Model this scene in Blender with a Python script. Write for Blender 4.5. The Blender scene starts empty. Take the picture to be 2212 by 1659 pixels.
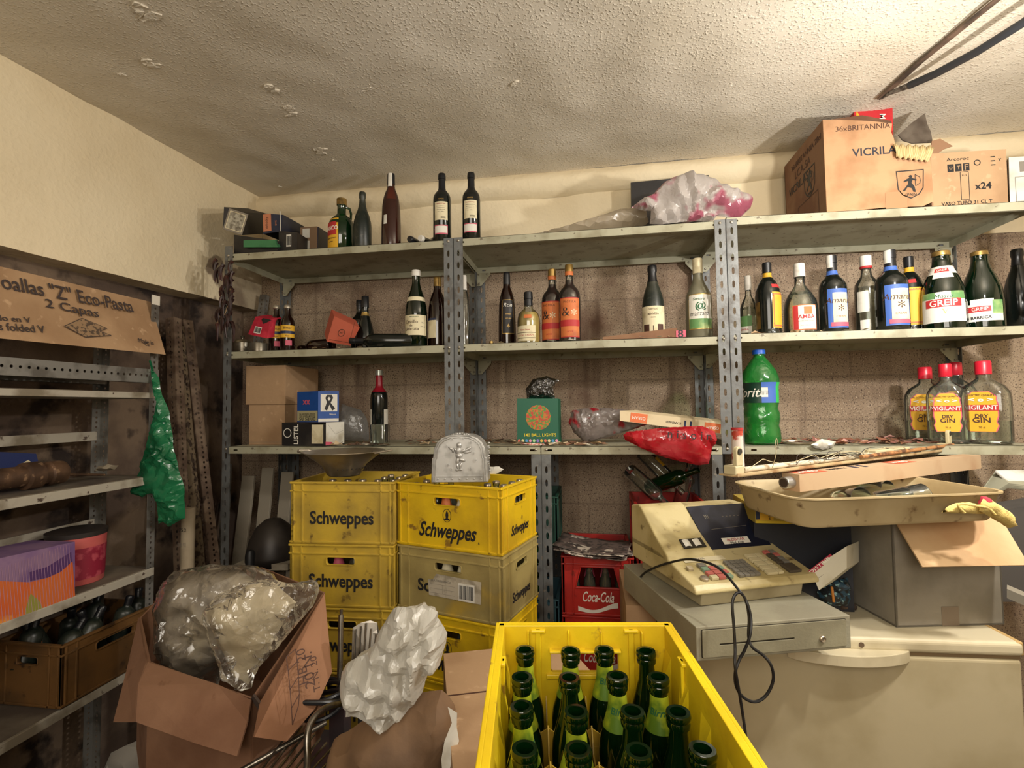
import bpy, bmesh, math, random
from mathutils import Vector, Matrix, noise, geometry
SC = bpy.context.scene
COL = SC.collection
PI = math.pi
# ---------------------------------------------------------------- camera
FPX = 1067.0
CAM = (1.6946, -2.0936, 1.55)
PT, RO, YA = .0469, -.0132, -.1546
cy, sy = math.cos(YA), math.sin(YA); cp, sp = math.cos(PT), math.sin(PT); cr, sr = math.cos(RO), math.sin(RO)
FW = Vector((sy*cp, cy*cp, sp)); R0 = Vector((cy, -sy, 0)); U0 = R0.cross(FW)
RT = cr*R0 + sr*U0; UP = -sr*R0 + cr*U0
cd = bpy.data.cameras.new('camera'); cam = bpy.data.objects.new('camera', cd); COL.objects.link(cam)
cd.sensor_width = 36; cd.lens = FPX/2212*36; cd.clip_start = .02
mw = Matrix((RT, UP, -FW)).transposed().to_4x4(); mw.translation = CAM
cam.matrix_world = mw; SC.camera = cam
def P(u, v, ax, val):
    """world point seen at photo pixel (u, v) on the plane ax = val ('d' = distance along the view)"""
    d = FW + RT*((u-1106)/FPX) - UP*((v-829.5)/FPX)
    if ax == 'd': t = val
    else:
        i = 'xyz'.index(ax); t = (val-CAM[i])/d[i]
    return Vector(CAM) + d*t
def depth(p): return (Vector(p)-Vector(CAM)).dot(FW)
# ---------------------------------------------------------------- light
SC.view_settings.view_transform = 'Standard'; SC.view_settings.look = 'None'
SC.view_settings.gamma = 1; SC.view_settings.use_curve_mapping = False
SC.view_settings.exposure = 0.38
w = bpy.data.worlds.new('world'); SC.world = w; w.use_nodes = True
w.node_tree.nodes['Background'].inputs[0].default_value = (1, .93, .82, 1)
w.node_tree.nodes['Background'].inputs[1].default_value = .02
def point(name, loc, power, color, r):
    l = bpy.data.lights.new(name, 'POINT'); l.energy = power; l.color = color; l.shadow_soft_size = r
    o = bpy.data.objects.new(name, l); COL.objects.link(o); o.location = loc; return o
point('bulb_upper', (2.82, -1.2, 2.38), 34, (1, .94, .85), .035)
point('bulb_lower', (3.02, -.88, 2.06), 38, (1, .95, .88), .03)
al = bpy.data.lights.new('fill_light_behind', 'AREA'); al.energy = 42; al.color = (1, .92, .80); al.size = 1.6  # unseen fill light, added behind the camera to brighten the room
ao = bpy.data.objects.new('fill_light_behind', al); COL.objects.link(ao); ao.location = (1.6, -3.2, 2.4); ao.rotation_euler = (math.radians(82), 0, 0)
# ---------------------------------------------------------------- materials
def hx(h):
    h = h.lstrip('#'); out = []
    for i in (0, 2, 4):
        c = int(h[i:i+2], 16)/255; out.append(c/12.92 if c <= .04045 else ((c+.055)/1.055)**2.4)
    return (*out, 1)
MC = {}
def mat(name, col, rough=.6, metal=0, mix=None, bump=None, alpha=None, emit=None, spec=None, coat=0, sub=0, mix2=None):
    """mix=(hex, scale, lo, hi) blends a second colour by noise; bump=(scale, strength)"""
    if name in MC: return MC[name]
    m = bpy.data.materials.new(name); m.use_nodes = True; nt = m.node_tree; b = nt.nodes['Principled BSDF']
    b.inputs['Base Color'].default_value = hx(col); b.inputs['Roughness'].default_value = rough; b.inputs['Metallic'].default_value = metal
    if spec is not None: b.inputs['Specular IOR Level'].default_value = spec
    if coat: b.inputs['Coat Weight'].default_value = coat
    tc = nt.nodes.new('ShaderNodeTexCoord'); last = None
    for k, mx in enumerate((mix, mix2)):
        if not mx: continue
        n = nt.nodes.new('ShaderNodeTexNoise'); n.inputs['Scale'].default_value = mx[1]; n.inputs['Detail'].default_value = 6
        nt.links.new(tc.outputs['Object'], n.inputs['Vector'])
        r = nt.nodes.new('ShaderNodeMapRange'); r.inputs[1].default_value = mx[2]; r.inputs[2].default_value = mx[3]
        nt.links.new(n.outputs[0], r.inputs[0])
        q = nt.nodes.new('ShaderNodeMix'); q.data_type = 'RGBA'
        nt.links.new(r.outputs[0], q.inputs[0])
        if last: nt.links.new(last, q.inputs[6])
        else: q.inputs[6].default_value = hx(col)
        q.inputs[7].default_value = hx(mx[0]); last = q.outputs[2]
        nt.links.new(last, b.inputs['Base Color'])
    if bump:
        n = nt.nodes.new('ShaderNodeTexNoise'); n.inputs['Scale'].default_value = bump[0]; n.inputs['Detail'].default_value = 5
        nt.links.new(tc.outputs['Object'], n.inputs['Vector'])
        bp = nt.nodes.new('ShaderNodeBump'); bp.inputs['Strength'].default_value = bump[1]; bp.inputs['Distance'].default_value = .01
        nt.links.new(n.outputs[0], bp.inputs['Height']); nt.links.new(bp.outputs[0], b.inputs['Normal'])
    if emit: b.inputs['Emission Color'].default_value = hx(col); b.inputs['Emission Strength'].default_value = emit
    MC[name] = m; return m
def film(name, col, gcol='#ffffff', opac=.12, rough=.08, bump=None, diff=None, gl=1.0):
    """thin clear or tinted glass / plastic film: tinted see-through + mirror-like sheen (+ optional milky body)"""
    if name in MC: return MC[name]
    m = bpy.data.materials.new(name); m.use_nodes = True; nt = m.node_tree; N = nt.nodes; N.remove(N['Principled BSDF'])
    out = N['Material Output']; t = N.new('ShaderNodeBsdfTransparent'); t.inputs[0].default_value = hx(col)
    g = N.new('ShaderNodeBsdfGlossy'); g.inputs['Roughness'].default_value = rough; g.inputs['Color'].default_value = hx(gcol)
    lw = N.new('ShaderNodeFresnel'); lw.inputs[0].default_value = 1.45
    ad = N.new('ShaderNodeMath'); ad.operation = 'MULTIPLY_ADD'; ad.inputs[1].default_value = gl; ad.inputs[2].default_value = .03; ad.use_clamp = True
    nt.links.new(lw.outputs[0], ad.inputs[0])
    base = t.outputs[0]
    if diff:
        d = N.new('ShaderNodeBsdfDiffuse'); d.inputs[0].default_value = hx(diff)
        tr = N.new('ShaderNodeBsdfTranslucent'); tr.inputs[0].default_value = hx(diff)
        m0 = N.new('ShaderNodeMixShader'); m0.inputs[0].default_value = .4; nt.links.new(d.outputs[0], m0.inputs[1]); nt.links.new(tr.outputs[0], m0.inputs[2])
        m1 = N.new('ShaderNodeMixShader'); m1.inputs[0].default_value = opac
        nt.links.new(base, m1.inputs[1]); nt.links.new(m0.outputs[0], m1.inputs[2]); base = m1.outputs[0]
    mx = N.new('ShaderNodeMixShader'); nt.links.new(ad.outputs[0], mx.inputs[0]); nt.links.new(base, mx.inputs[1]); nt.links.new(g.outputs[0], mx.inputs[2])
    nt.links.new(mx.outputs[0], out.inputs[0])
    if bump:
        tc = N.new('ShaderNodeTexCoord'); n = N.new('ShaderNodeTexNoise'); n.inputs['Scale'].default_value = bump[0]; n.inputs['Detail'].default_value = 4
        n.inputs['Distortion'].default_value = .6
        nt.links.new(tc.outputs['Object'], n.inputs['Vector']); bp = N.new('ShaderNodeBump'); bp.inputs['Strength'].default_value = bump[1]; bp.inputs['Distance'].default_value = .02
        nt.links.new(n.outputs[0], bp.inputs['Height']); nt.links.new(bp.outputs[0], g.inputs['Normal']); nt.links.new(bp.outputs[0], lw.inputs['Normal'])
        if diff: nt.links.new(bp.outputs[0], d.inputs['Normal'])
    MC[name] = m; return m
# ---------------------------------------------------------------- objects
def tag(o, label, cat, group=None, kind=None):
    o['label'] = label; o['category'] = cat
    if group: o['group'] = group
    if kind: o['kind'] = kind
    return o
def thing(name, label, cat, loc=(0, 0, 0), rz=0, group=None, rot=None):
    o = bpy.data.objects.new(name, None); COL.objects.link(o); o.location = loc
    o.rotation_euler = rot if rot else (0, 0, rz); o.empty_display_size = .05
    return tag(o, label, cat, group)
def copy_tree(o, parent=None):
    c = o.copy(); COL.objects.link(c); c.parent = parent
    for ch in list(o.children): copy_tree(ch, c)
    return c
I4 = Matrix.Identity(4)
def T(x, y, z): return Matrix.Translation((x, y, z))
def RX(a): return Matrix.Rotation(math.radians(a), 4, 'X')
def RY(a): return Matrix.Rotation(math.radians(a), 4, 'Y')
def RZ(a): return Matrix.Rotation(math.radians(a), 4, 'Z')
def frame(o, ex, ez):
    """matrix with local x along ex, z as near ez as possible, origin o"""
    ex = Vector(ex).normalized(); ez = Vector(ez); ey = ez.cross(ex).normalized(); ez = ex.cross(ey)
    m = Matrix((ex, ey, ez)).transposed().to_4x4(); m.translation = o; return m
class G:
    def __init__(s): s.b = bmesh.new()
    def face(s, pts, M=I4):
        vs = [s.b.verts.new(M @ Vector(p)) for p in pts]
        try: s.b.faces.new(vs)
        except ValueError: pass
        return s
    def box(s, x0, y0, z0, x1, y1, z1, M=I4):
        v = [s.b.verts.new(M @ Vector(p)) for p in ((x0,y0,z0),(x1,y0,z0),(x1,y1,z0),(x0,y1,z0),(x0,y0,z1),(x1,y0,z1),(x1,y1,z1),(x0,y1,z1))]
        for f in ((3,2,1,0),(4,5,6,7),(0,1,5,4),(1,2,6,5),(2,3,7,6),(3,0,4,7)): s.b.faces.new([v[i] for i in f])
        return s
    def lathe(s, prof, M=I4, seg=28, pw=None, cap=True):
        """prof: (r, z) or (rx, ry, z); pw = superellipse power"""
        rings = []
        for p in prof:
            rx, ry, z = (p[0], p[0], p[1]) if len(p) == 2 else p
            ring = []
            for i in range(seg):
                a = 2*PI*i/seg; c, d = math.cos(a), math.sin(a)
                if pw: c = math.copysign(abs(c)**(2/pw), c); d = math.copysign(abs(d)**(2/pw), d)
                ring.append(s.b.verts.new(M @ Vector((rx*c, ry*d, z))))
            rings.append(ring)
        for a, b in zip(rings, rings[1:]):
            for i in range(seg): s.b.faces.new((a[i], a[(i+1) % seg], b[(i+1) % seg], b[i]))
        if cap: s.b.faces.new(rings[0][::-1]); s.b.faces.new(rings[-1])
        return s
    def cyl(s, p0, p1, r0, r1=None, seg=16):
        p0, p1 = Vector(p0), Vector(p1); d = p1-p0; L = d.length
        M = d.to_track_quat('Z', 'Y').to_matrix().to_4x4(); M.translation = p0
        return s.lathe([(r0, 0), (r0 if r1 is None else r1, L)], M, seg)
    def tube(s, pts, r, seg=10, closed=False):
        pts = [Vector(p) for p in pts]; n = len(pts); rings = []; up = Vector((0.13, .2, 1)).normalized()
        for i, p in enumerate(pts):
            t = (pts[(i+1) % n if closed else min(i+1, n-1)] - pts[(i-1) % n if closed else max(i-1, 0)]).normalized()
            a = t.cross(up)
            if a.length < .05: a = t.cross(Vector((1, 0, 0)))
            a.normalize(); b = t.cross(a); up = b if abs(b.dot(up)) > .2 and b.dot(up) > 0 else (-b if b.dot(up) < -.2 else up)
            rr = r(i/(n-1)) if callable(r) else r
            b = a.cross(t)
            rings.append([s.b.verts.new(p + (a*math.cos(2*PI*k/seg) + b*math.sin(2*PI*k/seg))*rr) for k in range(seg)])
        prs = list(zip(rings, rings[1:])) + ([(rings[-1], rings[0])] if closed else [])
        for A, B in prs:
            for k in range(seg): s.b.faces.new((A[k], A[(k+1) % seg], B[(k+1) % seg], B[k]))
        if not closed: s.b.faces.new(rings[0][::-1]); s.b.faces.new(rings[-1])
        return s
    def plate(s, outer, holes, t, M=I4):
        """flat plate in local xy with holes, thickness t upward"""
        b = bmesh.new(); es = []
        for lp in [outer]+list(holes):
            vs = [b.verts.new((x, y, 0)) for x, y in lp]
            for i in range(len(vs)): es.append(b.edges.new((vs[i], vs[(i+1) % len(vs)])))
        bmesh.ops.triangle_fill(b, edges=es, use_beauty=True, use_dissolve=False)
        bmesh.ops.recalc_face_normals(b, faces=b.faces[:])
        if b.faces and b.faces[0].normal.z > 0: bmesh.ops.reverse_faces(b, faces=b.faces[:])
        if t:
            r = bmesh.ops.extrude_face_region(b, geom=b.faces[:]+b.edges[:]+b.verts[:])
            for v in r['geom']:
                if isinstance(v, bmesh.types.BMVert): v.co.z += t
        b.transform(M); me = bpy.data.meshes.new('t'); b.to_mesh(me); s.b.from_mesh(me); bpy.data.meshes.remove(me); b.free(); return s
    def grid(s, fn, nu, nv):
        V = [[s.b.verts.new(fn(i/nu, j/nv)) for j in range(nv+1)] for i in range(nu+1)]
        for i in range(nu):
            for j in range(nv): s.b.faces.new((V[i][j], V[i+1][j], V[i+1][j+1], V[i][j+1]))
        return s
    def mesh(s, me, M=I4):
        n = len(s.b.verts); s.b.from_mesh(me); s.b.verts.ensure_lookup_table()
        for v in s.b.verts[n:]: v.co = M @ v.co
        return s
    def obj(s, name, m, parent=None, smooth=False, bevel=0, sub=0, solid=0, M=None, seg=2, fix=True, label=None):
        if fix: bmesh.ops.recalc_face_normals(s.b, faces=s.b.faces[:])
        me = bpy.data.meshes.new(name); s.b.to_mesh(me); s.b.free(); me.materials.append(m)
        if smooth:
            me.polygons.foreach_set('use_smooth', [True]*len(me.polygons))
            if smooth != 'all':
                try: me.set_sharp_from_angle(angle=math.radians(smooth if smooth is not True else 38))
                except Exception: pass
        o = bpy.data.objects.new(name, me); COL.objects.link(o)
        if parent: o.parent = parent
        if M is not None: o.matrix_local = M
        if solid: q = o.modifiers.new('s', 'SOLIDIFY'); q.thickness = solid; q.offset = 0
        if bevel:
            q = o.modifiers.new('b', 'BEVEL'); q.width = bevel; q.segments = seg; q.limit_method = 'ANGLE'; q.angle_limit = .6
        if sub: q = o.modifiers.new('u', 'SUBSURF'); q.levels = sub; q.render_levels = sub
        if label: o['label'] = label
        return o
def struct(name, g, m, **k):
    o = g.obj(name, m, **k); o['kind'] = 'structure'; return o
def rrect(w, h, r, n=4, cx=0, cy=0):
    out = []
    for k, (sx, sy_) in enumerate(((1, 1), (-1, 1), (-1, -1), (1, -1))):
        for i in range(n+1):
            a = PI/2*(k+i/n); out.append((cx+sx*(w/2-r)+r*math.cos(a), cy+sy_*(h/2-r)+r*math.sin(a)))
    return out
FRONT = Matrix.Rotation(PI/2, 4, 'X')   # local xy -> xz, local z -> -y (towards the viewer side)
def tmesh(s, size, bold=0, ext=.0003, shear=0, align='CENTER', sx=1, sp_=1):
    c = bpy.data.curves.new('t', 'FONT'); c.body = s; c.size = size; c.offset = bold; c.extrude = ext; c.shear = shear
    c.align_x = align; c.align_y = 'CENTER'; c.resolution_u = 3; c.space_character = sp_
    o = bpy.data.objects.new('t', c); me = bpy.data.meshes.new_from_object(o)
    bpy.data.objects.remove(o); bpy.data.curves.remove(c)
    if sx != 1:
        for v in me.vertices: v.co.x *= sx
    return me
def text(s, size, m, parent, M, name='lettering', **k):
    me = tmesh(s, size, **k); me.transform(M); me.materials.clear(); me.materials.append(m)
    o = bpy.data.objects.new(name, me); COL.objects.link(o); o.parent = parent; return o
def cyltext(s, size, m, parent, z, R, a0=0, name='lettering', **k):
    """lettering bent round an upright cylinder; R is a number or a function of z"""
    me = tmesh(s, size, **k)
    for v in me.vertices:
        zz = z+v.co.y; r = (R(zz) if callable(R) else R)
        a = v.co.x/r + math.radians(a0); r += .0011+v.co.z
        v.co = Vector((r*math.sin(a), -r*math.cos(a), zz))
    me.materials.clear(); me.materials.append(m)
    o = bpy.data.objects.new(name, me); COL.objects.link(o); o.parent = parent; return o
def inside(p, poly):
    c = False; n = len(poly); x, y = p
    for i in range(n):
        x1, y1 = poly[i]; x2, y2 = poly[(i+1) % n]
        if (y1 > y) != (y2 > y) and x < (x2-x1)*(y-y1)/(y2-y1)+x1: c = not c
    return c
def edist(p, poly):
    best = 9; P0 = Vector(p)
    for i in range(len(poly)):
        a = Vector(poly[i]); b = Vector(poly[(i+1) % len(poly)]); d = b-a
        t = max(0, min(1, (P0-a).dot(d)/max(d.length_squared, 1e-12))); best = min(best, (a+d*t-P0).length)
    return best
def inflate(poly, step, thick, crumple, seed, M, back=.6, fs=9, rim=.35, fn=None):
    """stuffed / crumpled bag: poly is its outline in local xz, it swells in -y (front) and +y (back)"""
    rng = random.Random(seed); out = []
    for i in range(len(poly)):
        a = Vector(poly[i]); b = Vector(poly[(i+1) % len(poly)]); n = max(1, int((b-a).length/step))
        for k in range(n):
            q = a+(b-a)*(k/n); out.append((q.x+rng.uniform(-1, 1)*step*.12, q.y+rng.uniform(-1, 1)*step*.12))
    xs = [p[0] for p in out]; ys = [p[1] for p in out]; pts = list(out); y = min(ys)
    while y < max(ys):
        x = min(xs)
        while x < max(xs):
            q = (x+rng.uniform(-.35, .35)*step, y+rng.uniform(-.35, .35)*step)
            if inside(q, out) and edist(q, out) > step*.45: pts.append(q)
            x += step
        y += step
    n = len(out); r = geometry.delaunay_2d_cdt([Vector(p) for p in pts], [(i, (i+1) % n) for i in range(n)], [list(range(n))], 1, 1e-5)
    vs, fs_ = r[0], r[2]; ds = [edist(v, out) for v in vs]; mx = max(ds) or 1
    g = G()
    FD = []
    for k in range(9):
        a_ = rng.uniform(0, PI); FD.append((math.cos(a_), math.sin(a_), fs*rng.uniform(.5, 2.6), rng.uniform(0, 9)))
    def ridge(v, o):
        wx = noise.noise(Vector((v.x*fs*.5+seed, v.y*fs*.5, o)))*.6/fs; wy = noise.noise(Vector((v.x*fs*.5, v.y*fs*.5+seed, o+4)))*.6/fs; s = 0
        for cx_, sx_, f, ph in FD:
            gate = max(0, min(1, .5+1.6*noise.noise(Vector((v.x*fs*.35+ph, v.y*fs*.35, o+ph)))))
            u_ = ((v.x+wx*2)*cx_+(v.y+wy*2)*sx_)*f*.8+ph+o; s += gate*(abs((u_ % 1)-.5)-.25)*fs/f*1.5
        return s
    for side, th in ((-1, thick), (1, thick*back)):
        m_ = {}
        for i, v in enumerate(vs):
            q = min(1, ds[i]/(mx*.9)); h = math.sqrt(max(0, 1-(1-q)**2))
            e = min(1, ds[i]/(step*1.2))
            yy = side*(th*h + crumple*ridge(v, side*11)*(rim+(1-rim)*e)*(1 if ds[i] > 1e-6 else .0))
            if fn: yy += fn(v.x, v.y)*side
            if ds[i] < 1e-6: yy = crumple*.6*noise.noise(Vector((v.x*fs, v.y*fs, seed+5)))
            m_[i] = g.b.verts.new(M @ Vector((v.x, yy, v.y)))
        for f in fs_:
            try: g.b.faces.new([m_[i] for i in (f if side < 0 else f[::-1])])
            except ValueError: pass
    bmesh.ops.remove_doubles(g.b, verts=g.b.verts[:], dist=1e-5)
    return g
def outline(pix, o, right=None):
    """pixel outline -> local xz polygon in the upright plane through o that faces the camera, and its matrix"""
    M = frame(o, RT if right is None else right, (0, 0, 1)); Mi = M.inverted(); out = []
    n = (M.to_3x3() @ Vector((0, 1, 0)))
    for u, v in pix:
        d = FW + RT*((u-1106)/FPX) - UP*((v-829.5)/FPX); t = (Vector(o)-Vector(CAM)).dot(n)/d.dot(n)
        q = Mi @ (Vector(CAM)+d*t); out.append((q.x, q.z))
    return out, M
# ---------------------------------------------------------------- setting
def plaster(name, col, col2, bumps, raw=None, spots=None):
    m = bpy.data.materials.new(name); m.use_nodes = True; nt = m.node_tree; N = nt.nodes; b = N['Principled BSDF']; b.inputs['Roughness'].default_value = .85
    tc = N.new('ShaderNodeTexCoord'); L = nt.links
    def nz(sc, det=6, dist=0, rough=.5):
        n = N.new('ShaderNodeTexNoise'); n.inputs['Scale'].default_value = sc; n.inputs['Detail'].default_value = det; n.inputs['Distortion'].default_value = dist; n.inputs['Roughness'].default_value = rough
        L.new(tc.outputs['Object'], n.inputs['Vector']); return n.outputs[0]
    def mr(src, a, c, o0=0, o1=1):
        r = N.new('ShaderNodeMapRange'); r.inputs[1].default_value = a; r.inputs[2].default_value = c; r.inputs[3].default_value = o0; r.inputs[4].default_value = o1; L.new(src, r.inputs[0]); return r.outputs[0]
    def mixc(f, a, c):
        q = N.new('ShaderNodeMix'); q.data_type = 'RGBA'; L.new(f, q.inputs[0])
        for k, x in ((6, a), (7, c)):
            if isinstance(x, str): q.inputs[k].default_value = hx(x)
            else: L.new(x, q.inputs[k])
        return q.outputs[2]
    def math_(op, a, c):
        q = N.new('ShaderNodeMath'); q.operation = op
        for k, x in ((0, a), (1, c)):
            if isinstance(x, (int, float)): q.inputs[k].default_value = x
            else: L.new(x, q.inputs[k])
        return q.outputs[0]
    c = mixc(mr(nz(1.3, 5), .4, .65), col, col2)
    if spots: c = mixc(mr(nz(spots[1], 3), spots[2], spots[2]+.05), c, spots[0])
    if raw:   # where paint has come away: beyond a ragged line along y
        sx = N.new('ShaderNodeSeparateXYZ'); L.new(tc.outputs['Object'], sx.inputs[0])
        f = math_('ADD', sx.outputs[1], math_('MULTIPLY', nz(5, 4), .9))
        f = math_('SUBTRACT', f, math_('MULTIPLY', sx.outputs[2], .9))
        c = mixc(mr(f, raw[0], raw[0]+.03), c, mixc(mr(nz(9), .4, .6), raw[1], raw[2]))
    L.new(c, b.inputs['Base Color'])
    h = None
    for sc, wt, lo, hi in bumps:
        x = math_('MULTIPLY', mr(nz(sc, 2, 0, .4), lo, hi), wt); h = x if h is None else math_('ADD', h, x)
    bp = N.new('ShaderNodeBump'); bp.inputs['Strength'].default_value = 1; bp.inputs['Distance'].default_value = .006
    L.new(h, bp.inputs['Height']); L.new(bp.outputs[0], b.inputs['Normal'])
    return m
M_CEIL = plaster('ceiling_plaster', '#dbd3c4', '#cbc1ae', [(110, .35, .52, .78), (9, .2, .3, .7), (2.2, 1.0, .3, .7)])
M_CREAM = plaster('cream_plaster', '#e8dabb', '#dccba9', [(60, .12, .4, .7), (5, .8, .3, .7)], spots=('#a8977a', 26, .74))
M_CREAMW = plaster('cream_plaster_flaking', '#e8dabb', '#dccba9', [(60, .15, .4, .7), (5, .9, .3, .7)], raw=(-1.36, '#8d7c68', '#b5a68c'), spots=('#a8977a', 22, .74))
def block_mat():
    m = bpy.data.materials.new('speckled_blockwork'); m.use_nodes = True; nt = m.node_tree; N = nt.nodes; L = nt.links; b = N['Principled BSDF']; b.inputs['Roughness'].default_value = .9
    tc = N.new('ShaderNodeTexCoord')
    def nz(sc, det=4, ro=.6):
        n = N.new('ShaderNodeTexNoise'); n.inputs['Scale'].default_value = sc; n.inputs['Detail'].default_value = det; n.inputs['Roughness'].default_value = ro; L.new(tc.outputs['Object'], n.inputs['Vector']); return n.outputs[0]
    def mr(s, a, c):
        r = N.new('ShaderNodeMapRange'); r.inputs[1].default_value = a; r.inputs[2].default_value = c; L.new(s, r.inputs[0]); return r.outputs[0]
    def mixc(f, a, c):
        q = N.new('ShaderNodeMix'); q.data_type = 'RGBA'; L.new(f, q.inputs[0])
        for k, x in ((6, a), (7, c)):
            if isinstance(x, str): q.inputs[k].default_value = hx(x)
            else: L.new(x, q.inputs[k])
        return q.outputs[2]
    c = mixc(mr(nz(3, 5), .35, .65), '#a8957e', '#8c7864')
    c = mixc(mr(nz(150, 2), .57, .63), c, '#4c3c34')        # dark grit
    c = mixc(mr(nz(190, 2), .62, .66), c, '#d0bfa8')       # pale grit
    c = mixc(mr(nz(2.1, 4), .56, .72), c, '#6a4e3e')       # rusty stains
    dm = N.new('ShaderNodeMapping'); dm.inputs['Scale'].default_value = (7, 1, .55); L.new(tc.outputs['Object'], dm.inputs[0])
    dn = N.new('ShaderNodeTexNoise'); dn.inputs['Scale'].default_value = 1.6; dn.inputs['Detail'].default_value = 5; L.new(dm.outputs[0], dn.inputs['Vector'])
    dr = N.new('ShaderNodeMapRange'); dr.inputs[1].default_value = .54; dr.inputs[2].default_value = .68; dr.inputs[4].default_value = .6; L.new(dn.outputs[0], dr.inputs[0])
    c = mixc(dr.outputs[0], c, '#5c4638')        # damp runs
    br = N.new('ShaderNodeTexBrick'); mp = N.new('ShaderNodeMapping'); mp.inputs['Rotation'].default_value = (PI/2, 0, 0)
    L.new(tc.outputs['Object'], mp.inputs[0]); L.new(mp.outputs[0], br.inputs['Vector']); br.inputs['Scale'].default_value = 1
    br.inputs['Brick Width'].default_value = .42; br.inputs['Row Height'].default_value = .21; br.inputs['Mortar Size'].default_value = .008; br.inputs['Mortar Smooth'].default_value = .8
    c2 = N.new('ShaderNodeMix'); c2.data_type = 'RGBA'; mm = N.new('ShaderNodeMath'); mm.operation = 'MULTIPLY'; mm.inputs[1].default_value = .35; L.new(br.outputs['Fac'], mm.inputs[0])
    L.new(mm.outputs[0], c2.inputs[0]); L.new(c, c2.inputs[6]); c2.inputs[7].default_value = hx('#5d4d42')
    L.new(c2.outputs[2], b.inputs['Base Color'])
    bp = N.new('ShaderNodeBump'); bp.inputs['Strength'].default_value = .7; bp.inputs['Distance'].default_value = .004; L.new(nz(90, 3), bp.inputs['Height']); L.new(bp.outputs[0], b.inputs['Normal'])
    return m
M_BLOCK = block_mat()
M_DIRT = mat('dirty_blockwork', '#5a4a3f', .9, mix=('#7d6a58', 4, .45, .6), mix2=('#2e241f', 7, .52, .62), bump=(30, .6))
M_FLOOR = mat('floor_concrete', '#5a5048', .9, mix=('#3a332e', 4, .4, .6), bump=(25, .4))
ZC = 2.79
def wl(y, off=0): return -.175+.0887*(y-.5)-off         # x of the left wall at y
struct('floor', G().box(-.9, -4.4, -.05, 4.8, .6, 0), M_FLOOR)
g = G(); n = 90
def cf(i, j):
    x = -.9+5.7*i; y = -4.4+5.0*j
    return Vector((x, y, ZC + .012*noise.noise(Vector((x*1.7, y*1.7, 1))) + .006*noise.noise(Vector((x*6, y*6, 4)))))
g.grid(cf, 160, 140); g.box(-.9, -4.4, ZC+.05, 4.8, .6, ZC+.1)
struct('ceiling', g, M_CEIL, smooth='all')
# chips and blisters in the ceiling plaster (real relief)
g = G(); rng = random.Random(5)
for (u, v, s) in ((305, 22, .03), (1112, 180, .012), (790, 190, .02), (700, 325, .03), (622, 240, .03), (585, 190, .02), (335, 140, .025), (265, 160, .01), (760, 170, .02), (1580, 180, .01), (605, 402, .006), (722, 345, .006)):
    p = P(u, v, 'z', ZC)
    for k in range(5):
        a = rng.uniform(0, 6.28); L = s*rng.uniform(.6, 1.3); c = p+Vector((rng.uniform(-1, 1)*s, rng.uniform(-1, 1)*s, -.001))
        pts = [c+Vector((math.cos(a+q)*L*rng.uniform(.5, 1), math.sin(a+q)*L*rng.uniform(.2, .6), rng.uniform(-.006, 0))) for q in (0, 1.2, 2.2, 3.3, 4.4, 5.3)]
        lo = [q+Vector((0, 0, .012)) for q in pts]
        g.face(pts); [g.face([pts[i], pts[(i+1) % 6], lo[(i+1) % 6], lo[i]]) for i in range(6)]
struct('trim_2', g, M_CEIL)
# back wall: speckled blockwork, painted plaster above the top shelf
g = G(); YB = .5
g.box(-1, YB, 0, 4.8, YB+.1, 2.33); wb = struct('wall_back', g, M_BLOCK)
def bf(i, j):
    x = -1+5.8*i; z = 2.33+.47*j
    return Vector((x, YB-.004 + .010*noise.noise(Vector((x*3, z*3, 8))) + .005*noise.noise(Vector((x*11, z*11, 2))), z))
g = G(); g.grid(bf, 200, 20); g.box(-1, YB+.02, 2.33, 4.8, YB+.1, 2.85)
up = struct('wall_back', g, M_CREAM, smooth='all')
# lumpy rounded plaster roll under the ceiling
def roll(i, j):
    x = -.2+4.9*i; a = PI/2*1.15*j; R = .062+.008*noise.noise(Vector((x*2.5, 0, 0)))
    drop = .125+.02*noise.noise(Vector((x*1.3, 5, 0)))
    z = ZC - drop*j; y = YB - R*math.sin(min(PI, PI*(.12+.88*j)))**.6 + .004*noise.noise(Vector((x*14, j*4, 1)))
    return Vector((x, y, z))
g = G(); g.grid(roll, 260, 12); struct('trim_1', g, M_CREAM, smooth='all')
# left wall: painted wall above, set-back rough blockwork below
g = G()
def lf(i, j):
    y = -4.4+4.95*i; z = 2.125+.68*j
    return Vector((wl(y)+.006*noise.noise(Vector((y*3, z*3, 2)))-.002, y, z+(0.006*noise.noise(Vector((y*6, 0, 3))) if j == 0 else 0)))
g.grid(lf, 120, 16)
g.face([(wl(-4.4), -4.4, 2.125), (wl(.55), .55, 2.125), (wl(.55)-.25, .55, 2.125), (wl(-4.4)-.25, -4.4, 2.125)])
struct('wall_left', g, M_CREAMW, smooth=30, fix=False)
g = G()
g.face([(wl(-4.4, .13), -4.4, 0), (wl(.55, .13), .55, 0), (wl(.55, .13), .55, 2.2), (wl(-4.4, .13), -4.4, 2.2)])
struct('wall_left', g, M_DIRT, solid=.02)
struct('wall_right', G().box(4.7, -4.4, 0, 4.8, .6, 2.9), M_CREAM)
struct('wall_front', G().box(-.9, -4.5, 0, 4.8, -4.4, 2.9), M_CREAM)
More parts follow.
